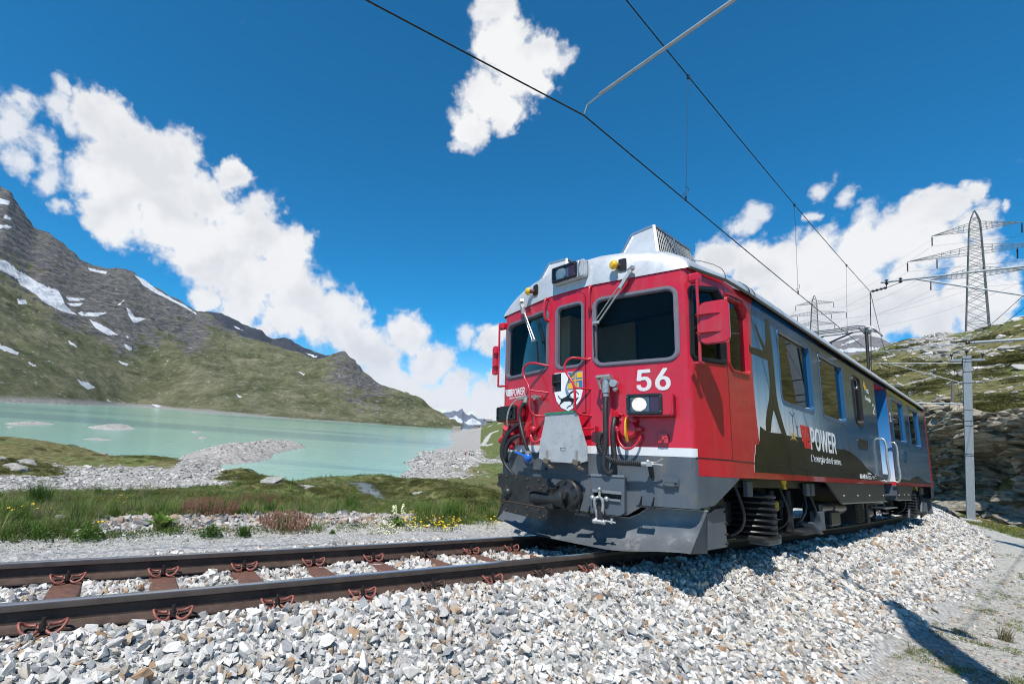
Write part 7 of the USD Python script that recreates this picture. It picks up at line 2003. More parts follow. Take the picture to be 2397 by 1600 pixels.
def pylon(base, H, yaw, label, extra=0.0):
    t = thing("power_pylon", label, "pylon", M=mat4(rotz(yaw), base))
    half = lambda z: np.interp(z, [-extra, 0, H * 0.84, H * 0.915, H], [1.52 + extra * .045, 1.52, 0.78, 0.66, 0.04])
    lv = [0, 0.085, 0.17, 0.25, 0.325, 0.395, 0.465, 0.528, 0.59, 0.647, 0.70, 0.75, 0.80, 0.845, 0.90, 0.95, 1.0]
    lv = np.array(lv) * H
    if extra:
        lv = np.r_[np.linspace(-extra, 0, max(2, int(extra / 1.8)), endpoint=False), lv]
    for sx, sy in ((1, 1), (1, -1), (-1, -1), (-1, 1)):
        mb = MB()
        for a, b in zip(lv[:-1], lv[1:]):
            mb.beam((sx * half(a), sy * half(a), a), (sx * half(b), sy * half(b), b), 0.13)
        obj("leg", mb, PYL, t)
    for face in range(4):
        mb = MB(); R = rotz(face * math.pi / 2)
        for k, (a, b) in enumerate(zip(lv[:-1], lv[1:])):
            ha, hb = half(a), half(b)
            mb.beam(R @ [-ha, -ha, a], R @ [hb, -hb, b], 0.075); mb.beam(R @ [ha, -ha, a], R @ [-hb, -hb, b], 0.075)
            if k % 3 == 0:
                mb.beam(R @ [-hb, -hb, b], R @ [hb, -hb, b], 0.075)
        obj("lattice_face", mb, PYL, t)
    ends = []
    for z, L, n in ((0.84 * H, 5.8, 1), (0.647 * H, 9.4, 2), (0.465 * H, 6.1, 1)):
        for s in (-1, 1):
            mb = MB(); h0 = half(z); up = 1.35
            A_ = [np.array([s * h0, y, z]) for y in (-h0, h0)]; B_ = [np.array([s * half(z + up), y, z + up]) for y in (-half(z + up), half(z + up))]; tip = np.array([s * L, 0, z + 0.12])
            for q in A_ + B_:
                mb.beam(q, tip, 0.085)
            m = 7
            for k in range(1, m):
                f_ = k / m
                lo = [q + (tip - q) * f_ for q in A_]; hi = [q + (tip - q) * f_ for q in B_]
                lo2 = [q + (tip - q) * (k - 1) / m for q in A_]
                mb.beam(lo[0], hi[0], 0.05); mb.beam(lo[1], hi[1], 0.03); mb.beam(lo[0], lo[1], 0.03); mb.beam(lo2[0], hi[0], 0.05); mb.beam(lo2[1], hi[1], 0.03)
            obj("cross_arm", mb, PYL, t)
            for q in ([L] if n == 1 else [L, L * 0.55]):
                mb = MB(); p = np.array([s * q, 0, z + (0.1 if q == L else 0.02)])
                mb.cyl(p, p - [0, 0, 0.3], 0.05, 6)
                ceramic(mb, p - [0, 0, 0.3], p - [0, 0, 2.1], 0.15, 8)
                obj("insulator_string", mb, WIRE, t)
                ends.append(base + rotz(yaw) @ (p - [0, 0, 2.15]))
    ends.append(base + np.array([0, 0, H]))
    return ends


pb1 = on_ground(2290, 1069 - 306, 60); pb1 = at_dist(2288, 760, 142.0); pb1[2] = float(ground_z(pb1[0:1], pb1[1:2])[0]) - 0.3
top1_ = at_dist(2279.8, 493, 142.0)[2]
face1 = -math.radians(47)
e1 = pylon(pb1, top1_ - pb1[2], face1, "large lattice power pylon standing on the hill crest at the right")
pb2 = at_dist(1906, 800, 240.0); topz = at_dist(1906, 691, 240.0)[2]; H2 = 22.5
pb2[2] = topz - H2
e2 = pylon(pb2, H2, face1 + 0.03, "distant lattice power pylon seen behind the railcar's roof and pantograph", extra=max(0.0, pb2[2] - float(ground_z(pb2[0:1], pb2[1:2])[0])) + 1.0)
dirp = (pb1 - pb2); dirp /= np.linalg.norm(dirp[:2])
for k, (a, b) in enumerate(zip(e1, e2)):
    far_a = a + np.array([0.80, -0.62, 0.0]) * 150 + [0, 0, 14]; far_b = b - dirp * 190 + [0, 0, -6]
    pts = wire_line([far_b, b, a, far_a], [5, 3.0, 4], 20)
    obj("power_cable", MB().tube(pts, 0.017 if k < len(e1) - 1 else 0.013, 5), WIRE, label="high voltage cable from the " + ["left tip of the top cross arms", "right tip of the top cross arms", "left tip of the long middle cross arms", "left inner string of the middle cross arms", "right tip of the long middle cross arms", "right inner string of the middle cross arms", "left tip of the lowest cross arms", "right tip of the lowest cross arms", "very top of the large pylon"][k], cat="cable", group="cables between the power pylons")

# ---------------------------------------------------------------- rock face in the cutting on the right
def cliff():
    base_px = [(2170, 1130, 62), (2192, 1168, 53), (2232, 1184, 49), (2290, 1196, 46.5), (2340, 1208, 43.5), (2397, 1224, 41), (2480, 1246, 38.5), (2640, 1290, 36)]
    P0 = np.array([at_dist(x, y, r) for x, y, r in base_px]); P0[:, 2] = ground_z(P0[:, 0], P0[:, 1]) - 0.4
    tops = np.array([4.6, 4.9, 3.6, 3.6, 3.6, 3.3, 3.3, 3.5]) + 0.3
    d = np.r_[0, np.cumsum(np.linalg.norm(np.diff(P0[:, :2], axis=0), axis=1))]
    s = np.linspace(0, d[-1], 420)
    B = np.column_stack([PchipInterpolator(d, P0[:, k])(s) for k in range(3)]); H = PchipInterpolator(d, tops)(s)
    tg = np.gradient(B[:, :2], axis=0); tg /= np.linalg.norm(tg, axis=1, keepdims=True)
    nrm = np.column_stack([-tg[:, 1], tg[:, 0]]); nrm *= np.sign((nrm * -B[:, :2]).sum(1))[:, None]
    t = np.r_[np.linspace(0, 1, 120), 1 + np.linspace(0.02, 1.25, 30)]
    S, TT_ = np.meshgrid(s, t, indexing="ij")
    hh = np.clip(TT_, 0, 1)
    z = B[:, None, 2] + (H[:, None] - B[:, None, 2]) * hh
    # layers dipping to the right: blocks stand out by different amounts
    dip = z - 0.16 * S
    lay = np.floor(dip / 0.62 + 1.1 * fb(S, dip, 2.0, 3, 5)); lay2 = np.floor(dip / 0.22 + 0.9 * fb(S, dip, 0.9, 3, 6))
    blk = meshkit.noise(np.stack([lay * 7.13, S * 0.55, lay * 0], -1), 3) - 0.5
    blk2 = meshkit.noise(np.stack([lay2 * 3.7, S * 1.7, lay2 * 0], -1), 4) - 0.5
    big = fb(S, z, 3.6, 4, 9)
    over = np.interp(hh, [0, 0.10, 0.30, 0.55, 0.70, 0.80, 0.92, 1.0], [1.2, 0.3, -1.1, -1.0, -0.1, 0.7, 0.8, 0.3])
    amp = 0.75 + 0.5 * meshkit.noise(np.stack([S * 0.25, S * 0, S * 0], -1), 12)
    off = over * amp * (0.2 + 1.5 * meshkit.noise(np.stack([S * 0.16, S * 0, S * 0], -1), 13)) + blk * 2.0 + blk2 * 0.75 + big * 2.8 - 1.6 * np.exp(-((S - 14.5) / 2.4) ** 2) * smooth(0.86, 0.70, hh) * smooth(0.0, 0.2, hh)
    back = np.clip(TT_ - 1, 0, 1.3) * 6.5
    off = off * np.where(TT_ > 1, np.clip(1 - (TT_ - 1) * 4, 0, 1), 1) - back
    z = z + np.clip(TT_ - 1, 0, 1.3) * 1.3 + blk2 * 0.05 + np.where(TT_ > 1, 0.35 * fb(S, TT_ * 8, 1.5, 4, 15), 0) - np.where(TT_ > 1.1, (TT_ - 1.1) * 4, 0)
    P = np.empty(S.shape + (3,)); P[..., :2] = B[:, None, :2] + nrm[:, None] * off[..., None]; P[..., 2] = z
    CL['P'], CL['tg'] = P, tg
    return grid_mesh(P)


CL = {}


def rock_material(name, stops, sc=1.0, lichen=0.35):
    n = {"geo": ("geometry", {}), "p": ("principled_bsdf", {"roughness": 0.92, "specular_ior_level": 0.2}), "map": ("mapping", {"scale": (sc, sc, sc * 4.0), "rotation": (0.12, 0.1, 0)}), "n": ("noise_texture", {"scale": 1.0, "detail": 10.0, "roughness": 0.65}),
         "r": ("rgb_ramp", {"ramp": stops}), "n2": ("noise_texture", {"scale": 0.5 * sc, "detail": 6.0}), "lr": ("map_range", {"range_type": "smoothstep", "from_min": 0.50, "from_max": 0.68, "to_max": lichen, "clamp": True}), "m": ("mix_color", {"b": (0.30, 0.29, 0.16)}),
         "ws": ("noise_texture", {"scale": 2.6 * sc, "detail": 8.0, "roughness": 0.75}), "b": ("bump", {"strength": 1.0, "distance": 0.12 / sc})}
    l = [("geo.position", "map.vector"), ("map.vector", "n.vector"), ("n.fac", "r.fac"), ("geo.position", "n2.vector"), ("n2.fac", "lr.value"), ("lr.result", "m.fac"), ("r.color", "m.a"), ("m.result", "p.base_color"), ("map.vector", "ws.vector"), ("ws.fac", "b.height"), ("b.normal", "p.normal")]
    return usdkit.material(stage, "/World/Looks/" + name, n, l, surface="p.BSDF")


CLIFF = rock_material("cliff_rock", [(0.30, (0.060, 0.050, 0.042)), (0.42, (0.20, 0.165, 0.125)), (0.53, (0.37, 0.32, 0.24)), (0.68, (0.56, 0.51, 0.40))], 0.8, 0.15)
BOULD = rock_material("boulder_rock", [(0.28, (0.14, 0.135, 0.125)), (0.45, (0.29, 0.28, 0.255)), (0.6, (0.40, 0.38, 0.345)), (0.78, (0.52, 0.49, 0.44))], 2.0, 0.25)
v_, f_ = cliff()
obj("rock_face", (v_, f_), CLIFF, smooth=False, label="layered brown rock face of the cutting behind the grey line mast", cat="rock face")


def boulder(seed, flat=0.6, rough=0.16, sub=3, cut=10):
    rg = np.random.default_rng(seed)
    m = trimesh.creation.icosphere(sub, 1.0); v = np.array(m.vertices)
    for _ in range(cut):
        n = rg.normal(size=3); n /= np.linalg.norm(n); c = rg.uniform(0.45, 0.85)
        dd = v @ n; v = np.where((dd > c)[:, None], v - n * (dd - c)[:, None] * 0.92, v)
    v = v + (meshkit.fbm(v * 2.2 + seed, 4, seed) - 0.5)[:, None] * v * rough * 2
    return v * [1, rg.uniform(.7, 1), flat], np.array(m.faces)


# slabs that jut from the face along its layers
P_, tg_ = CL['P'], CL['tg']; n_k = 1500
ii, jj = rng.integers(4, P_.shape[0] - 4, n_k), np.minimum(rng.integers(0, 124, n_k), 119 + rng.integers(0, 8, n_k))
pos, qs, scs = [], [], []
for i, j in zip(ii, jj):
    p = P_[i, j]; a = math.atan2(tg_[i, 1], tg_[i, 0]) + rng.normal(0, .25); R = rotz(a) @ rot((0, 1, 0), rng.normal(-0.14, .08)) @ rot((1, 0, 0), rng.normal(0.05, .14))
    qq = Rotation.from_matrix(R).as_quat(); w = rng.lognormal(math.log(0.62), 0.5)
    pos.append(p + [0, 0, rng.normal(0, .08)]); qs.append([qq[3], qq[0], qq[1], qq[2]]); scs.append([w * 1.7, w * 1.25, w * rng.uniform(0.30, 0.75)])
SLABS = [stone_mesh(np.random.default_rng(500 + k), 0.8) for k in range(8)]
SLABM = rock_material("cliff_slab_rock", [(0.30, (0.070, 0.060, 0.050)), (0.42, (0.19, 0.165, 0.13)), (0.53, (0.33, 0.295, 0.235)), (0.68, (0.50, 0.46, 0.37))], 2.0, 0.12)
stuff_early = []


# flat slabs and boulders that stand out
ROCKS = [(867, 1219, 66, 0.30, "orange-brown flat slab lying beside the yellow flowers beyond the rails"), (640, 1126, 62, 0.42, "large pale grey slab among the heath mounds by the lake"), (704, 1138, 56, 0.22, "long pale slab at the right of the large grey slab in the heath"),
         (512, 1117, 22, 0.5, "small angular pale boulder on the mound near the lake inlet"), (440, 1132, 66, 0.16, "long low pale rock ledge in the heath behind the red grass"), (556, 1118, 16, 0.4, "rounded pale stone on the heath left of the large slab"), (205, 1098, 16, 0.35, "white flat stone at the edge of the stony plain"),
         (242, 1100, 26, 0.35, "grey flat stone in the grass patch of the stony plain"), (350, 1106, 18, 0.5, "wedge shaped grey stone on the stony plain"), (205, 1132, 22, 0.3, "pale flat stone at the near edge of the stony plain"), (40, 1096, 62, 0.5, "grey rock outcrop at the left edge below the heath mound"), (60, 1084, 48, 0.45, "upper part of the grey rock outcrop at the left edge"),
         (52, 1016, 22, 0.55, "brown boulder on the lake shore at the far left"), (170, 1012, 18, 0.3, "pale shore ledge beside the brown boulder at the left"), (862, 1064, 18, 0.8, "white boulder on the rocky point of the lake shore"), (845, 1078, 14, 0.7, "second pale boulder on the rocky point by the water"), (836, 1092, 20, 0.5, "broken rock at the water's edge on the rocky point"), (872, 1100, 40, 0.6, "grey broken rock on the point between lake and pond"), (905, 1090, 34, 0.5, "jagged grey rock on top of the point by the pond"),
         (980, 1155, 28, 0.5, "pale lichen-covered rock in the middle of the heath knoll"), (1040, 1085, 26, 0.7, "dark cracked rock on the bare shore beyond the knolls"), (2137, 920, 20, 0.75, "block of layered rock standing alone on the right hillside"), (2152, 938, 12, 0.7, "small pale rock below the lone block on the hillside"), (2100, 800, 16, 0.5, "dark rock below the crest of the right hill"), (2158, 835, 16, 0.4, "dark overhanging ledge on the middle of the hillside"), (2330, 830, 30, 0.35, "long pale ledge on the hillside right of the mast"), (2375, 815, 40, 0.3, "grey slab ledge near the right edge of the hillside"), (2215, 822, 44, 0.3, "broad pale rock band behind the top of the mast"),
         (2255, 1188, 18, 0.6, "fallen stone at the foot of the rock face left of the mast"), (2318, 1206, 22, 0.6, "fallen block at the foot of the rock face right of the mast"), (2372, 1232, 26, 0.5, "pale fallen stone at the right edge of the picture"), (0, 1075, 40, 0.55, "pale rock hump at the left frame edge")]
for k, (x, y, w, fl, lab) in enumerate(ROCKS):
    p = on_ground(x, y, 3); r = dist_px(p, w) / 1.7
    v, f = boulder(40 + k, fl)
    d = rotz(rng.uniform(-0.5, 0.5) + math.atan2(p[1], p[0]) - math.pi / 2)
    m = mat4(d, p + [0, 0, -r * fl * 0.25], r)
    obj("boulder" if fl > 0.45 else "rock_slab", (v @ m[:3, :3].T + m[:3, 3], f), BOULD if "orange" not in lab and "brown" not in lab else rock_material(f"brown_rock_{k}", [(0.28, (0.10, 0.075, 0.055)), (0.45, (0.27, 0.19, 0.13)), (0.6, (0.42, 0.30, 0.22)), (0.78, (0.52, 0.44, 0.36))], 3.0, 0.1), smooth=30, label=lab, cat="rock")

# ---------------------------------------------------------------- loose stones away from the track (counted by nobody)
VERGE = stone_material("verge_stone", [(0.0, (0.14, 0.14, 0.145)), (0.15, (0.25, 0.25, 0.255)), (0.35, (0.36, 0.345, 0.32)), (0.5, (0.45, 0.42, 0.385)), (0.65, (0.33, 0.25, 0.185)), (0.8, (0.42, 0.30, 0.22)), (0.92, (0.55, 0.54, 0.52)), (1.0, (0.62, 0.61, 0.59))], speck=0.45)
SHORE = stone_material("shore_stone", [(0.0, (0.20, 0.195, 0.185)), (0.25, (0.32, 0.31, 0.29)), (0.5, (0.42, 0.40, 0.37)), (0.8, (0.52, 0.49, 0.45)), (1.0, (0.60, 0.58, 0.55))], speck=0.4)


def stuff_instances(name, label, cat, meshes, mat_, P, quat, scale, r_=None):
    root = path_for(name)
    pi = UsdGeom.PointInstancer.Define(stage, root)
    pr = [usdkit.mesh(stage, f"{root}/shape_{k:03d}", m, mat_[k] if isinstance(mat_, list) else mat_).GetPrim() for k, m in enumerate(meshes)]
    p = instancer(root, pr, P, quat, scale, (r_ if r_ is not None else rng.integers(0, len(meshes), len(P))))
    return tag(p, label, cat, kind="stuff")


def scatter(n, az0, az1, r0, r1, power=1.0):
    a = np.radians(rng.uniform(az0, az1, n)); r = np.exp(rng.uniform(math.log(r0), math.log(r1), n)) if power == 1.0 else (r0 ** 2 + rng.uniform(size=n) * (r1 ** 2 - r0 ** 2)) ** 0.5
    x, y = r * np.sin(a), r * np.cos(a)
    return x, y, r


def place(x, y, dz=0.0):
    return np.column_stack([x, y, ground_z(x, y) + dz])


stuff_instances("rock_ledges", "jutting slabs and blocks of the layered rock face behind the grey mast", "rock", SLABS, SLABM, np.array(pos), np.array(qs), np.array(scs))
FLAT = [stone_mesh(np.random.default_rng(300 + k), 0.5) for k in range(8)]
x, y, r = scatter(52000, -45, 12, 4.9, 15)
m = mask_at(x, y); P = place(x, y); s_n, lat_n, _ = track_near(x, y)
ok = (rng.uniform(size=len(x)) < m[:, 2] * 1.3) & in_view(P, 20) & (lat_n < -2.7)
sz = np.clip(rng.lognormal(math.log(0.062), 0.45, len(x)), 0.025, 0.22)
P[:, 2] += sz * 0.12
stuff_instances("verge_stones", "grey and brown broken stones in the grass verge beyond the rails", "stones", STONES[:6] + FLAT[:4], VERGE, P[ok], random_quats(rng, ok.sum(), 0.35), sz[ok])
x, y, r = scatter(60000, -46, 14, 24, 215)
m = mask_at(x, y); P = place(x, y)
ok = (rng.uniform(size=len(x)) < m[:, 2] ** 1.5 * 0.95) & in_view(P, 20) & (P[:, 2] > LAKE - 0.2)
sz = np.clip(rng.lognormal(math.log(0.0062), 0.5, len(x)), 0.003, 0.022) * r ** 0.92
P[:, 2] += sz * 0.10
stuff_instances("shore_stones", "pale slabs and stones strewn over the plain by the lake", "stones", FLAT, SHORE, P[ok], random_quats(rng, ok.sum(), 0.22), sz[ok])
x, y, r = scatter(16000, 36, 62, 44, 150)
m = mask_at(x, y); P = place(x, y); n_h = fb(x, y, 9.0, 4, 77)
ok = (rng.uniform(size=len(x)) < np.clip(m[:, 2] * 0.9 + 0.10 + 0.5 * np.maximum(n_h, 0), 0, 1)) & in_view(P, 20)
sz = np.clip(rng.lognormal(math.log(0.0055), 0.6, len(x)), 0.002, 0.022) * r
stuff_instances("hillside_stones", "pale stones scattered over the green hillside on the right", "stones", FLAT, SHORE, P[ok], random_quats(rng, ok.sum(), 0.25), sz[ok])
vv = np.vstack([spit_mesh.reshape(-1, 3)] + ISLE_V); vv = vv[vv[:, 2] > LAKE + 0.05]
k_ = rng.choice(len(vv), 3800); P = vv[k_] + rng.normal(0, 0.4, (len(k_), 3)) * [1, 1, 0]
sz = np.clip(rng.lognormal(math.log(0.42), 0.5, len(P)), 0.15, 1.6) * np.clip((P[:, 2] - LAKE) / 1.0, 0.35, 1)
stuff_instances("spit_stones", "broken rocks covering the stony spit and islets in the lake", "stones", FLAT, SHORE, P, random_quats(rng, len(P), 0.3), sz)
# fine gravel beside the ballast, close to the viewer
x, y, r = scatter(70000, -6, 70, 2.2, 17)
P = place(x, y); s_n, lat_n, _ = track_near(x, y)
ok = (lat_n > 2.0) & in_view(P, 10)
sz = np.clip(rng.lognormal(math.log(0.017), 0.45, len(x)), 0.006, 0.05) * (1 + r / 14)
stuff_instances("gravel", "fine grey gravel of the path beside the track", "gravel", STONES[:5], VERGE, P[ok], random_quats(rng, ok.sum()), sz[ok])
x, y, r = scatter(26000, -46, 10, 4.6, 9)
P = place(x, y); s_n, lat_n, _ = track_near(x, y)
ok = (lat_n < -1.7) & (lat_n > -3.3) & in_view(P, 10)
sz = np.clip(rng.lognormal(math.log(0.022), 0.45, len(x)), 0.008, 0.06)
stuff_instances("gravel", "fine pale gravel strip between the far rail and the grass", "gravel", STONES[:5], SHORE, P[ok], random_quats(rng, ok.sum()), sz[ok])

# ---------------------------------------------------------------- plants
def leaf_material(name, stops, trans=0.35):
    n = {"oi": ("object_info", {}), "geo": ("geometry", {}), "n": ("noise_texture", {"scale": 3.0, "detail": 3.0}), "a": ("math", {"math_type": "multiply_add", "value2": 0.5}), "h": ("math", {"math_type": "multiply", "value2": 0.5}), "r": ("rgb_ramp", {"ramp": stops}),
         "d": ("principled_bsdf", {"roughness": 0.6, "specular_ior_level": 0.25}), "t": ("translucent_bsdf", {}), "m": ("mix_closure", {"fac": trans})}
    l = [("oi.random", "h.value1"), ("geo.position", "n.vector"), ("n.fac", "a.value1"), ("h.value", "a.value3"), ("a.value", "r.fac"), ("r.color", "d.base_color"), ("r.color", "t.color"), ("d.BSDF", "m.closure1"), ("t.BSDF", "m.closure2")]
    return usdkit.material(stage, "/World/Looks/" + name, n, l, surface="m.closure")


GRASS = leaf_material("grass_blades", [(0.2, (0.075, 0.115, 0.022)), (0.4, (0.145, 0.20, 0.042)), (0.6, (0.21, 0.245, 0.07)), (0.8, (0.30, 0.285, 0.13))])
LUSH = leaf_material("lush_grass", [(0.2, (0.030, 0.080, 0.008)), (0.5, (0.070, 0.150, 0.018)), (0.8, (0.12, 0.20, 0.035))])
DRY = leaf_material("dry_grass", [(0.2, (0.10, 0.085, 0.045)), (0.5, (0.20, 0.165, 0.09)), (0.8, (0.30, 0.26, 0.16))])
REDG = leaf_material("red_seed_heads", [(0.2, (0.20, 0.085, 0.060)), (0.5, (0.33, 0.155, 0.105)), (0.8, (0.42, 0.26, 0.18))])
HERB = leaf_material("herb_leaves", [(0.2, (0.050, 0.092, 0.020)), (0.5, (0.10, 0.160, 0.040)), (0.8, (0.155, 0.21, 0.065))])
MOSS = leaf_material("olive_heath", [(0.2, (0.048, 0.054, 0.012)), (0.5, (0.100, 0.104, 0.026)), (0.8, (0.165, 0.152, 0.046))], 0.2)
BRIGHT = leaf_material("broad_leaves", [(0.2, (0.070, 0.150, 0.012)), (0.5, (0.14, 0.24, 0.025)), (0.8, (0.22, 0.31, 0.055))], 0.4)
PETAL = pm("yellow_petals", (0.80, 0.52, 0.012), 0.6)
CREAM = pm("cream_petals", (0.72, 0.70, 0.42), 0.7)
PINKP = pm("pink_petals", (0.45, 0.20, 0.36), 0.7)


def blades(rg, n, h, spread, w, lean=0.5, seg=3, hv=0.35, base=0.3):
    """Curved grass blades as thin strips."""
    mb = MB()
    for _ in range(n):
        a = rg.uniform(0, 2 * math.pi); r0 = spread * base * math.sqrt(rg.uniform()); hh = h * (1 + rg.uniform(-hv, hv)); L = lean * rg.uniform(0.2, 1.0) * hh
        d = np.array([math.cos(a), math.sin(a)]); b = rg.uniform(0, 2 * math.pi); p0 = np.array([math.cos(b), math.sin(b)]) * r0
        sd = np.array([-d[1], d[0]]) * w / 2
        pts = []
        for k in range(seg + 1):
            t = k / seg; c = p0 + d * L * t ** 1.8; z = hh * (t - 0.25 * lean * t ** 3); ww = sd * (1 - t) ** 0.7 + sd * 0.05
            pts += [[*(c - ww), z], [*(c + ww), z]]
        f = [[2 * k, 2 * k + 1, 2 * k + 3, 2 * k + 2] for k in range(seg)]
        mb.add(pts, f)
    return mb.done()


def herb(rg, n, h, spread, l):
    """A low plant of many small leaves on a mound."""
    mb = MB()
    for _ in range(n):
        a = rg.uniform(0, 2 * math.pi); r0 = spread * math.sqrt(rg.uniform()); z = h * (1 - (r0 / spread) ** 2) * rg.uniform(0.45, 1.05)
        c = np.array([math.cos(a) * r0, math.sin(a) * r0, z]); R = trimesh.transformations.random_rotation_matrix(rg.uniform(size=3))[:3, :3]
        q = np.array([[-l, 0, 0], [0, -l * .38, 0.1 * l], [l, 0, 0], [0, l * .38, 0.1 * l]]) @ R.T
        q[:, 2] *= 0.6
        mb.add(q + c, [[0, 1, 2, 3]])
    return mb.done()


rg = np.random.default_rng(3)
G_SHORT = [blades(rg, 26, 0.085, 0.26, 0.006, 0.8) for _ in range(5)]
G_TALL = [blades(rg, 34, 0.26, 0.20, 0.006, 0.7) for _ in range(4)]
G_DRY = [blades(rg, 16, 0.22, 0.22, 0.004, 0.7) for _ in range(3)]
G_HERB = [herb(rg, 70, 0.09, 0.14, 0.020) for _ in range(4)]
PL = G_SHORT + G_TALL + G_DRY + G_HERB
PLM = [GRASS] * 5 + [GRASS, GRASS, LUSH, LUSH] + [DRY] * 3 + [HERB] * 4


def plant_field(name, label, n, az0, az1, r0, r1, cond, weights, smin, smax, grow=0.0):
    x, y, r = scatter(n, az0, az1, r0, r1)
    P = place(x, y, -0.01); m = mask_at(x, y)
    ok = cond(x, y, r, m, P) & in_view(P, 20)
    x, y, r, P = x[ok], y[ok], r[ok], P[ok]
    nn = fb(x, y, 1.6, 3, 91)
    w = np.array(weights, float); w /= w.sum()
    idx = rng.choice(len(PL), len(P), p=w)
    s = rng.uniform(smin, smax, len(P)) * (1 + grow * np.maximum(r / r0 - 1, 0) * 0.12)
    return stuff_instances(name, label, "grass", PL, PLM, P, random_quats(rng, len(P), 0.12), s, idx)


lat_of = lambda x, y: track_near(x, y)[1]
plant_field("meadow_grass", "rough grass and herbs on the bank beyond the rails", 36000, -46, 13, 5.0, 17, lambda x, y, r, m, P: (rng.uniform(size=len(x)) < np.clip(m[:, 1] * 1.3 + 0.12 - m[:, 2] * 0.95, 0, 1) * (0.35 + 0.65 * (fb(x, y, 0.9, 3, 31) > -0.03))) & (lat_of(x, y) < -2.95), [3] * 5 + [.35, .35, .3, .25] + [.5] * 3 + [2.6] * 4, 0.7, 1.3)
plant_field("heath_grass", "short grass and heath on the slope towards the lake", 26000, -46, 13, 15, 60, lambda x, y, r, m, P: (rng.uniform(size=len(x)) < np.clip(0.85 - m[:, 2] * 1.0, 0, 1)), [3] * 5 + [.5, .5, .2, .1] + [.8] * 3 + [2.5] * 4, 1.0, 1.7, 0.9)
plant_field("verge_grass", "grass with flowers between the gravel and the rock face", 9000, 34, 60, 13, 48, lambda x, y, r, m, P: (rng.uniform(size=len(x)) < (1 - m[:, 0]) * (1 - m[:, 2])) & (lat_of(x, y) > 1.6), [3] * 5 + [.8, .8, .5, .2] + [1.2] * 3 + [1.2] * 4, 0.8, 1.5, 0.4)
plant_field("gravel_grass", "small grass tufts growing in the gravel path at the right", 16000, 12, 62, 2.6, 22, lambda x, y, r, m, P: (lat_of(x, y) > 2.25) & (lat_of(x, y) < 6.5) & (fb(x, y, 0.9, 3, 55) > 0.07 - 0.05 * np.clip(lat_of(x, y) - 2.6, 0, 1)) & (rng.uniform(size=len(x)) < 0.7), [2] * 5 + [.1, .1, 0, 0] + [.3] * 3 + [.8] * 4, 0.35, 0.8)
# cushions of heath on knolls and hillsides
CUSH = [herb(rg, 330, 0.5, 1.0, 0.10) for _ in range(4)]
x, y, r = scatter(9000, -46, 14, 18, 130)
_, kk = knolls(x, y); P = place(x, y, -0.03); m = mask_at(x, y)
ok = (rng.uniform(size=len(x)) < np.clip(kk * 1.4 + 0.10 * (fb(x, y, 6, 3, 8) > 0.03), 0, 1)) & (m[:, 2] < 0.4) & in_view(P, 20)
stuff_instances("heath_cushions", "olive cushions of dwarf shrub on the knolls towards the lake", "shrubs", CUSH, MOSS, P[ok], random_quats(rng, ok.sum(), 0.06), np.column_stack([np.ones(ok.sum()), np.ones(ok.sum()), 0.6 * np.ones(ok.sum())]) * (rng.uniform(0.35, 0.8, ok.sum()) * (r[ok] / 45) ** 0.5)[:, None])
x, y, r = scatter(3500, 36, 62, 47, 150)
P = place(x, y, -0.05); m = mask_at(x, y)
ok = (fb(x, y, 8.0, 4, 44) > 0.05) & (m[:, 2] < 0.5) & in_view(P, 20)
stuff_instances("hill_shrubs", "low dark heath cushions on the hillside at the right", "shrubs", CUSH, MOSS, P[ok], random_quats(rng, ok.sum(), 0.06), np.column_stack([np.ones(ok.sum()), np.ones(ok.sum()), 0.55 * np.ones(ok.sum())]) * (rng.uniform(0.5, 1.5, ok.sum()) * (r[ok] / 90) ** 0.5)[:, None])


# single plants that stand out
def tuft(x, y, hpx, label, n=240, w=0.007, m=None, spread=0.8, lean=0.7, name="grass_tuft"):
    p = on_ground(x, y, 4); h = dist_px(p, hpx)
    t = thing(name, label, "grass tuft", M=mat4(rotz(rng.uniform(0, 6)), p - [0, 0, 0.02]))
    obj("blades", blades(rng, n, h, h * spread, w, lean, 4), m or LUSH, t)
    return t, h


tuft(90, 1182, 62, "big tuft of long green grass at the left beyond the rails", 420, 0.008, spread=1.3)
tuft(228, 1162, 34, "smaller green grass tuft right of the big one", 200)
tuft(340, 1162, 36, "loose grass tuft behind the broad-leaved plant", 220, m=GRASS, spread=1.6)
tuft(822, 1186, 42, "bright grass tuft at the edge of the pond", 220, spread=1.4)
tuft(1000, 1215, 44, "wide band of bright grass behind the yellow flowers", 380, spread=2.6)
tuft(1060, 1212, 44, "bright grass at the right of the flower patch beside the railcar", 300, spread=2.0)
tuft(200, 1192, 26, "thin low grass tuft in the middle of the left meadow", 120, m=GRASS)
tuft(2355, 1500, 44, "yellowish grass tuft on the gravel at the right edge", 90, m=DRY, lean=0.9)
for (x, y, hp, lab) in [(489, 1208, 58, "bush of reddish seed grass left of the second red one"), (668, 1238, 56, "reddish seed grass bush on the stones in the middle"), (600, 1190, 48, "green and red seed grass between the two bushes")]:
    t, h = tuft(x, y, hp * 0.62, lab, 420, 0.006, m=HERB, spread=1.9, lean=0.6, name="red_grass_bush")
    mb = MB()
    for _ in range(230):
        a = rng.uniform(0, 2 * math.pi); q = h * 1.5 * math.sqrt(rng.uniform()); b = np.array([math.cos(a) * q, math.sin(a) * q, 0]); hh = h * rng.uniform(0.75, 1.5) * (1 - 0.2 * q / h)
        tip = b * 1.25 + [0, 0, hh]
        for k in range(4):
            c = b + (tip - b) * (0.72 + 0.09 * k); mb.ball(c + rng.normal(0, 0.006, 3), (0.008, 0.008, 0.017), 0)
        mb.tube([b, (b + tip) / 2, tip], 0.0018, 3, cap=False)
    obj("seed_heads", mb, REDG, t)
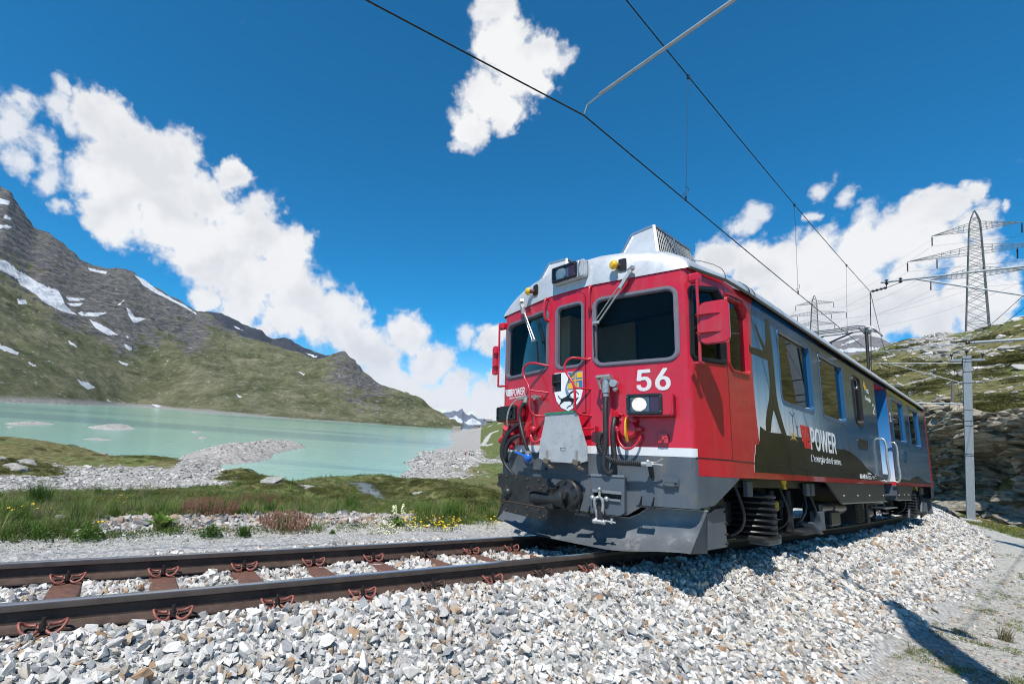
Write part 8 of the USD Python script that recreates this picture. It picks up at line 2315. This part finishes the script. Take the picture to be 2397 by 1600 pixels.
for (x, y, hp, lab) in [(206, 1262, 46, "leafy herb clump growing out to the gravel at the left"), (495, 1256, 34, "small green herb clump on the stones behind the rail"), (568, 1254, 26, "small round grass clump with a yellow flower on the stones"), (827, 1204, 26, "bluish green low shrub beside the brown slab"), (778, 1250, 12, "tiny green clump at the edge of the gravel")]:
    p = on_ground(x, y, 4); h = dist_px(p, hp)
    t = thing("herb_clump", lab, "herb", M=mat4(np.eye(3), p))
    obj("leaves", herb(rng, 420, h * 0.9, h * 0.75, h * 0.10), LUSH if "herb" in lab or "round" in lab else HERB, t)
    obj("blades", blades(rng, 80, h, h * 1.1, 0.006, 0.7), LUSH, t)
# broad-leaved rosette: every leaf a part
p = on_ground(377, 1238, 4); h = dist_px(p, 52)
t = thing("broad_leaved_plant", "rosette of broad bright green leaves at the edge of the stones", "plant", M=mat4(np.eye(3), p))
for k in range(34):
    a = k * 2.39996 + rng.uniform(-.2, .2); el = math.radians(np.interp(k, [0, 33], [78, 22]) + rng.uniform(-8, 8)); L = h * rng.uniform(0.85, 1.15) * (0.8 if k > 26 else 1)
    d = np.array([math.cos(a) * math.cos(el), math.sin(a) * math.cos(el), math.sin(el)]); s = np.array([-math.sin(a), math.cos(a), 0])
    q = []
    for j in range(6):
        f_ = j / 5; c = d * L * f_ - np.array([0, 0, 1]) * L * 0.28 * f_ ** 2; w = L * 0.15 * math.sin(math.pi * min(f_ + 0.08, 1) ** 0.8) + 0.002
        q += [c - s * w + [0, 0, w * .3], c, c + s * w + [0, 0, w * .3]]
    f = []
    for j in range(5):
        f += [[3 * j, 3 * j + 1, 3 * j + 4, 3 * j + 3], [3 * j + 1, 3 * j + 2, 3 * j + 5, 3 * j + 4]]
    obj("leaf", (np.array(q), np.array(f)), BRIGHT, t, smooth=True)
p = on_ground(931, 1230, 4); h = dist_px(p, 34)
t = thing("flowering_plant", "leafy plant with two pale yellow flower spikes by the pond", "plant", M=mat4(np.eye(3), p))
for k in range(16):
    a = k * 2.39996; el = math.radians(rng.uniform(25, 70)); L = h * rng.uniform(.7, 1)
    d = np.array([math.cos(a) * math.cos(el), math.sin(a) * math.cos(el), math.sin(el)]); s = np.array([-math.sin(a), math.cos(a), 0])
    q = []
    for j in range(5):
        f_ = j / 4; c = d * L * f_ - np.array([0, 0, 1]) * L * .25 * f_ ** 2; w = L * .13 * math.sin(math.pi * min(f_ + .08, 1) ** .8) + .002; q += [c - s * w, c + s * w]
    obj("leaf", (np.array(q), np.array([[2 * j, 2 * j + 1, 2 * j + 3, 2 * j + 2] for j in range(4)])), BRIGHT, t)
for k, (dx, hh) in enumerate(((-0.10, 1.35), (0.10, 1.5))):
    mb = MB()
    for j in range(26):
        z = h * hh * (0.55 + 0.45 * j / 26); mb.ball((dx * h * 3 + rng.normal(0, .016), rng.normal(0, .016), z), 0.014, 1)
    mb.tube([(dx * h * 3, 0, 0), (dx * h * 3, 0, h * hh)], 0.005, 4)
    obj("flower_spike", mb, CREAM, t)


def flower(rg, m_h=0.16):
    mb = MB(); mb.tube([(0, 0, 0), (0.01, 0, m_h)], 0.0022, 3, cap=False)
    return mb.done()


def flower_head(n=6, r=0.014, z=0.16):
    mb = MB()
    for k in range(n):
        a = k * 2 * math.pi / n; c, s = math.cos(a), math.sin(a); c2, s2 = math.cos(a + .5), math.sin(a + .5); c0, s0 = math.cos(a - .5), math.sin(a - .5)
        mb.add([[0.01, 0, z], [0.01 + r * .8 * c0, r * .8 * s0, z + .004], [0.01 + r * 1.15 * c, r * 1.15 * s, z + .008], [0.01 + r * .8 * c2, r * .8 * s2, z + .004]], [[0, 1, 2, 3]])
    mb.ball((0.01, 0, z), 0.006, 1)
    return mb.done()


FLOW = [(272, 1172, 26, 10, 16, "yellow"), (290, 1160, 14, 6, 9, "yellow"), (235, 1168, 10, 10, 5, "yellow"), (20, 1203, 26, 8, 9, "yellow"), (57, 1208, 5, 3, 2, "yellow"), (92, 1203, 4, 3, 2, "yellow"), (222, 1243, 10, 8, 5, "yellow"), (540, 1155, 20, 8, 12, "yellow"), (522, 1158, 8, 4, 5, "yellow"), (450, 1152, 12, 6, 6, "yellow"), (590, 1152, 8, 4, 4, "yellow"),
        (985, 1228, 55, 20, 34, "yellow"), (1030, 1235, 26, 14, 22, "yellow"), (1062, 1232, 22, 14, 16, "yellow"), (1150, 1230, 22, 10, 9, "yellow"), (890, 1184, 26, 8, 16, "yellow"), (945, 1232, 14, 8, 7, "yellow"), (712, 1168, 6, 4, 3, "yellow"), (2300, 1212, 16, 5, 14, "yellow"), (2352, 1234, 12, 5, 12, "yellow"), (2320, 1222, 40, 10, 10, "yellow"), (2305, 1216, 12, 5, 8, "pink"), (910, 1250, 44, 12, 90, "cream"), (960, 1248, 26, 8, 34, "cream"), (870, 1249, 22, 6, 24, "cream")]
FLOWL = ["dense yellow flower clump between the big grass tuft and the broad-leaved plant", "small group of yellow flowers right of the dense yellow clump", "few yellow flowers just left of the dense yellow clump", "yellow flower cluster at the left edge of the picture beyond the rails", "two yellow flowers below the big grass tuft at the left", "yellow flowers right below the big green grass tuft", "yellow flowers in the leafy herb clump at the gravel edge", "orange-yellow flowers above the right end of the left red grass bush", "pair of yellow flowers beside the orange-yellow ones over the red bush", "yellow flowers above the left end of the left red grass bush", "yellow flowers in front of the pale heath slab",
         "broad band of yellow flowers on the bank left of the plough", "yellow flower group in the middle of the bright grass band", "yellow flowers at the right end of the bright grass band", "yellow flowers next to the railcar's plough", "yellow flowers along the near shore of the pond", "yellow flowers at the foot of the plant with flower spikes", "three yellow flowers on the bare stones right of the red bushes", "yellow flowers in the grass in front of the grey mast", "yellow flowers at the right picture edge below the rock face", "scattered yellow flowers along the verge between mast and picture edge", "pink flowers in the verge right of the grey mast",
         "low carpet of cream flowers at the gravel edge below the spiked plant", "right end of the cream flower carpet", "left end of the cream flower carpet by the brown slab"]
stem_c, head_y = flower(rg), flower_head()
for k, (x, y, w, hgt, n, colr) in enumerate(FLOW):
    c = on_ground(x, y + (14 if colr != "cream" else 4), 4)
    mbs, mbh = MB(), MB()
    W = dist_px(c, w) / 2 * 1.15; dpt = W * 1.6 + 0.2
    for j in range(int(n * 1.3) + 1):
        q = c + np.array([rng.uniform(-W, W), rng.uniform(-dpt, dpt), 0]); q[2] = float(ground_z(q[0:1], q[1:2])[0])
        s = rng.uniform(0.6, 1.15) * (0.55 if colr == "cream" else 1.0) * (1.3 if x > 2000 else 1.0)
        mbs.add(*stem_c, mat4(np.eye(3), q, s)); mbh.add(*head_y, mat4(rot((1, 0.3, 0), rng.normal(0, .3)), q, s * (1.25 if colr != "cream" else 1.6)))
    lab = f"clump of {colr} alpine flowers " + ("in the verge by the rock face" if x > 2000 else "beside the railcar's plough" if x > 1100 else "near the pond beyond the rails" if x > 800 else "in the middle of the bank beyond the rails" if x > 400 else "in the meadow at the left beyond the rails")
    lab = FLOWL[k]
    t = thing("flower_clump", lab, "flowers", group="flower clumps along the line")
    obj("stems", mbs, LUSH, t, kind="stuff"); obj("flower_heads", mbh, {"yellow": PETAL, "cream": CREAM, "pink": PINKP}[colr], t, kind="stuff")

# ---------------------------------------------------------------- far buildings, the lake-side path and two hikers
STONEW = pm("stone_wall", (0.30, 0.28, 0.25), 0.9, var=0.25, scale=1.5)
SLATE = pm("slate_roof", (0.20, 0.19, 0.18), 0.85, var=0.2, scale=2)
DARKW = pm("window_dark", (0.02, 0.02, 0.025), 0.4)
PINKW = pm("pink_plaster", (0.50, 0.36, 0.30), 0.9, var=0.1, scale=1)


def house(x, y, r, w, d, h, roof_h, yaw, wall, roofm, label, name="stone_hut", windows=2):
    p = at_dist(x, y, r); p[2] = min(p[2], float(ground_z(p[0:1], p[1:2])[0]) + 0.2) if r < 470 else p[2]
    t = thing(name, label, "house", M=mat4(rotz(yaw), p))
    mb = MB(); mb.box((0, 0, h / 2 - 1), (w, d, h + 2))
    g = Polygon([(-w / 2, h), (w / 2, h), (0, h + roof_h)])
    mb.poly(Polygon([(-d / 2, h), (d / 2, h), (0, h + roof_h)]), w, mat4(np.column_stack([(0, 1, 0), (0, 0, 1), (1, 0, 0)]), (-w / 2, 0, 0)))
    obj("wall", mb, wall, t)
    mb = MB(); sl = math.hypot(d / 2, roof_h)
    for s in (-1, 1):
        mb.box((0, s * d / 4 * 1.08, h + roof_h / 2 + 0.1), (w + 0.8, sl * 1.15, 0.2), rot((1, 0, 0), -s * math.atan2(roof_h, d / 2)))
    obj("roof", mb, roofm, t)
    for k in range(windows):
        mb = MB(); mb.box((-w / 2 + w * (k + 1) / (windows + 1), -d / 2, h * 0.55), (0.7, 0.1, 0.9)); obj("window", mb, DARKW, t)
    mb = MB(); mb.box((w * 0.36, -d / 2, 0.9), (0.9, 0.1, 1.8)); obj("door", mb, DARKW, t)


house(1143, 989.5, 418, 6.2, 5.0, 1.9, 1.7, 0.35, STONEW, SLATE, "small stone hut with a slate roof on the ridge by the lake end")
house(1118, 996, 428, 4.5, 4, 1.8, 0.9, 0.1, STONEW, SLATE, "low ruined stone barn below the hut near the far lake end", "stone_barn", 3)
house(1068, 1010, 640, 10, 6, 6.0, 1.0, 0.0, PINKW, STONEW, "pinkish dam keeper's building at the far end of the lake", "dam_building", 3)
# masonry gallery below the ridge
a, b = at_dist(1132, 1016, 352), at_dist(1182, 1019, 338)
t = thing("stone_gallery", "dark stone retaining wall with an arch below the ridge beside the railcar", "wall")
mb = MB(); mb.beam(a + [0, 0, -1.2], b + [0, 0, -1.2], 1.2, 5.5)
obj("masonry", mb, pm("dark_masonry", (0.16, 0.15, 0.14), 0.9, var=0.3, scale=0.8), t)
mb = MB(); c = a + (b - a) * 0.2; mb.cyl(c + [-.2, -.9, -2.2], c + [.2, .7, -2.2], 1.7, 16); obj("arch", mb, DARKW, t)

import manifold3d


def person(px, py, r, shirt, legs, hair, face, label, stride=0.35, h=1.72):
    p = at_dist(px, py, r); p[2] = float(ground_z(p[0:1], p[1:2])[0])
    R = rotz(face); J = {}
    J = dict(head=(0, 0.02, 1.60, .105), neck=(0, 0, 1.46, .055), chest=(0, 0, 1.28, .145), belly=(0, 0, 1.05, .13), hipl=(-.09, 0, .92, .10), hipr=(.09, 0, .92, .10), kl=(-.10, stride * .45, .50, .062), kr=(.10, -stride * .2, .50, .062), fl=(-.10, stride * .5, .08, .045), fr=(.10, -stride * .75, .10, .045), tl=(-.10, stride * .5 + .16, .05, .04), tr=(.10, -stride * .75 + .14, .05, .04), sl=(-.19, 0, 1.40, .06), sr=(.19, 0, 1.40, .06), el=(-.24, -.10, 1.14, .045), er=(.24, .06, 1.14, .045), hl=(-.23, .06, .93, .04), hr=(.23, .26, .98, .04))
    def bones(pairs):
        parts = []
        for a, b in pairs:
            sp = []
            for k in (a, b):
                x, y, z, q = J[k]; sp.append(manifold3d.Manifold.sphere(q, 16).translate((x, y, z)))
            parts.append(manifold3d.Manifold.batch_hull(sp))
        m = manifold3d.Manifold.batch_boolean(parts, manifold3d.OpType.Add).to_mesh()
        return np.array(m.vert_properties[:, :3]), np.array(m.tri_verts)
    t = thing("person", label, "person", M=mat4(R * (h / 1.72), p))
    skin = pm(f"skin_{int(px)}", (0.45, 0.27, 0.19), 0.6)
    obj("body", bones([("head", "neck"), ("neck", "chest"), ("chest", "belly"), ("belly", "hipl"), ("belly", "hipr"), ("hipl", "kl"), ("kl", "fl"), ("fl", "tl"), ("hipr", "kr"), ("kr", "fr"), ("fr", "tr"), ("sl", "el"), ("el", "hl"), ("sr", "er"), ("er", "hr"), ("sl", "sr")]), skin, t, smooth=60)
    for k in J:
        J[k] = (*J[k][:3], J[k][3] * 1.12)
    obj("shirt", bones([("chest", "belly"), ("sl", "sr"), ("chest", "sl"), ("chest", "sr"), ("sl", "el"), ("sr", "er")]), shirt, t, smooth=60)
    obj("trousers", bones([("belly", "hipl"), ("belly", "hipr"), ("hipl", "kl"), ("hipr", "kr"), ("kl", "fl"), ("kr", "fr")]), legs, t, smooth=60)
    mb = MB(); mb.ball((0, -0.01, 1.65), (.112, .115, .09), 2); obj("hair", mb, hair, t, smooth=True)
    mb = MB(); mb.box((0, -.20, 1.24), (.30, .16, .42), ch=.05); obj("backpack", mb, legs, t, smooth=40)


DK = pm("dark_cloth", (0.03, 0.03, 0.04), 0.9); HR = pm("dark_hair", (0.03, 0.02, 0.015), 0.7)
person(1090.0, 1062, 190, pm("red_cloth", (0.45, 0.03, 0.04), 0.9), pm("red_shorts", (0.35, 0.04, 0.05), 0.9), HR, 0.4, "distant hiker in red walking on the pale path by the lake")
person(1098.5, 1062, 189, pm("white_cloth", (0.6, 0.6, 0.6), 0.9), DK, HR, 0.6, "distant hiker in a pale shirt on the path beside the one in red")
# vapour trails far up in the sky
TRAIL = emit("vapour", (0.9, 0.93, 1.0), 0.55)

# ---------------------------------------------------------------- air
def air_box():
    hazem = usdkit.material(stage, "/World/Looks/mountain_air", {"v": ("principled_volume", {"color": (0.60, 0.74, 1.0), "density": HAZE, "anisotropy": 0.2})}, [], volume="v.volume")
    b = MB(); b.box((0, 3500, 760), (26000, 26000, 1680))
    tag(obj("haze", b, hazem), kind="stuff")


HAZE = 1.8e-5
air_box()
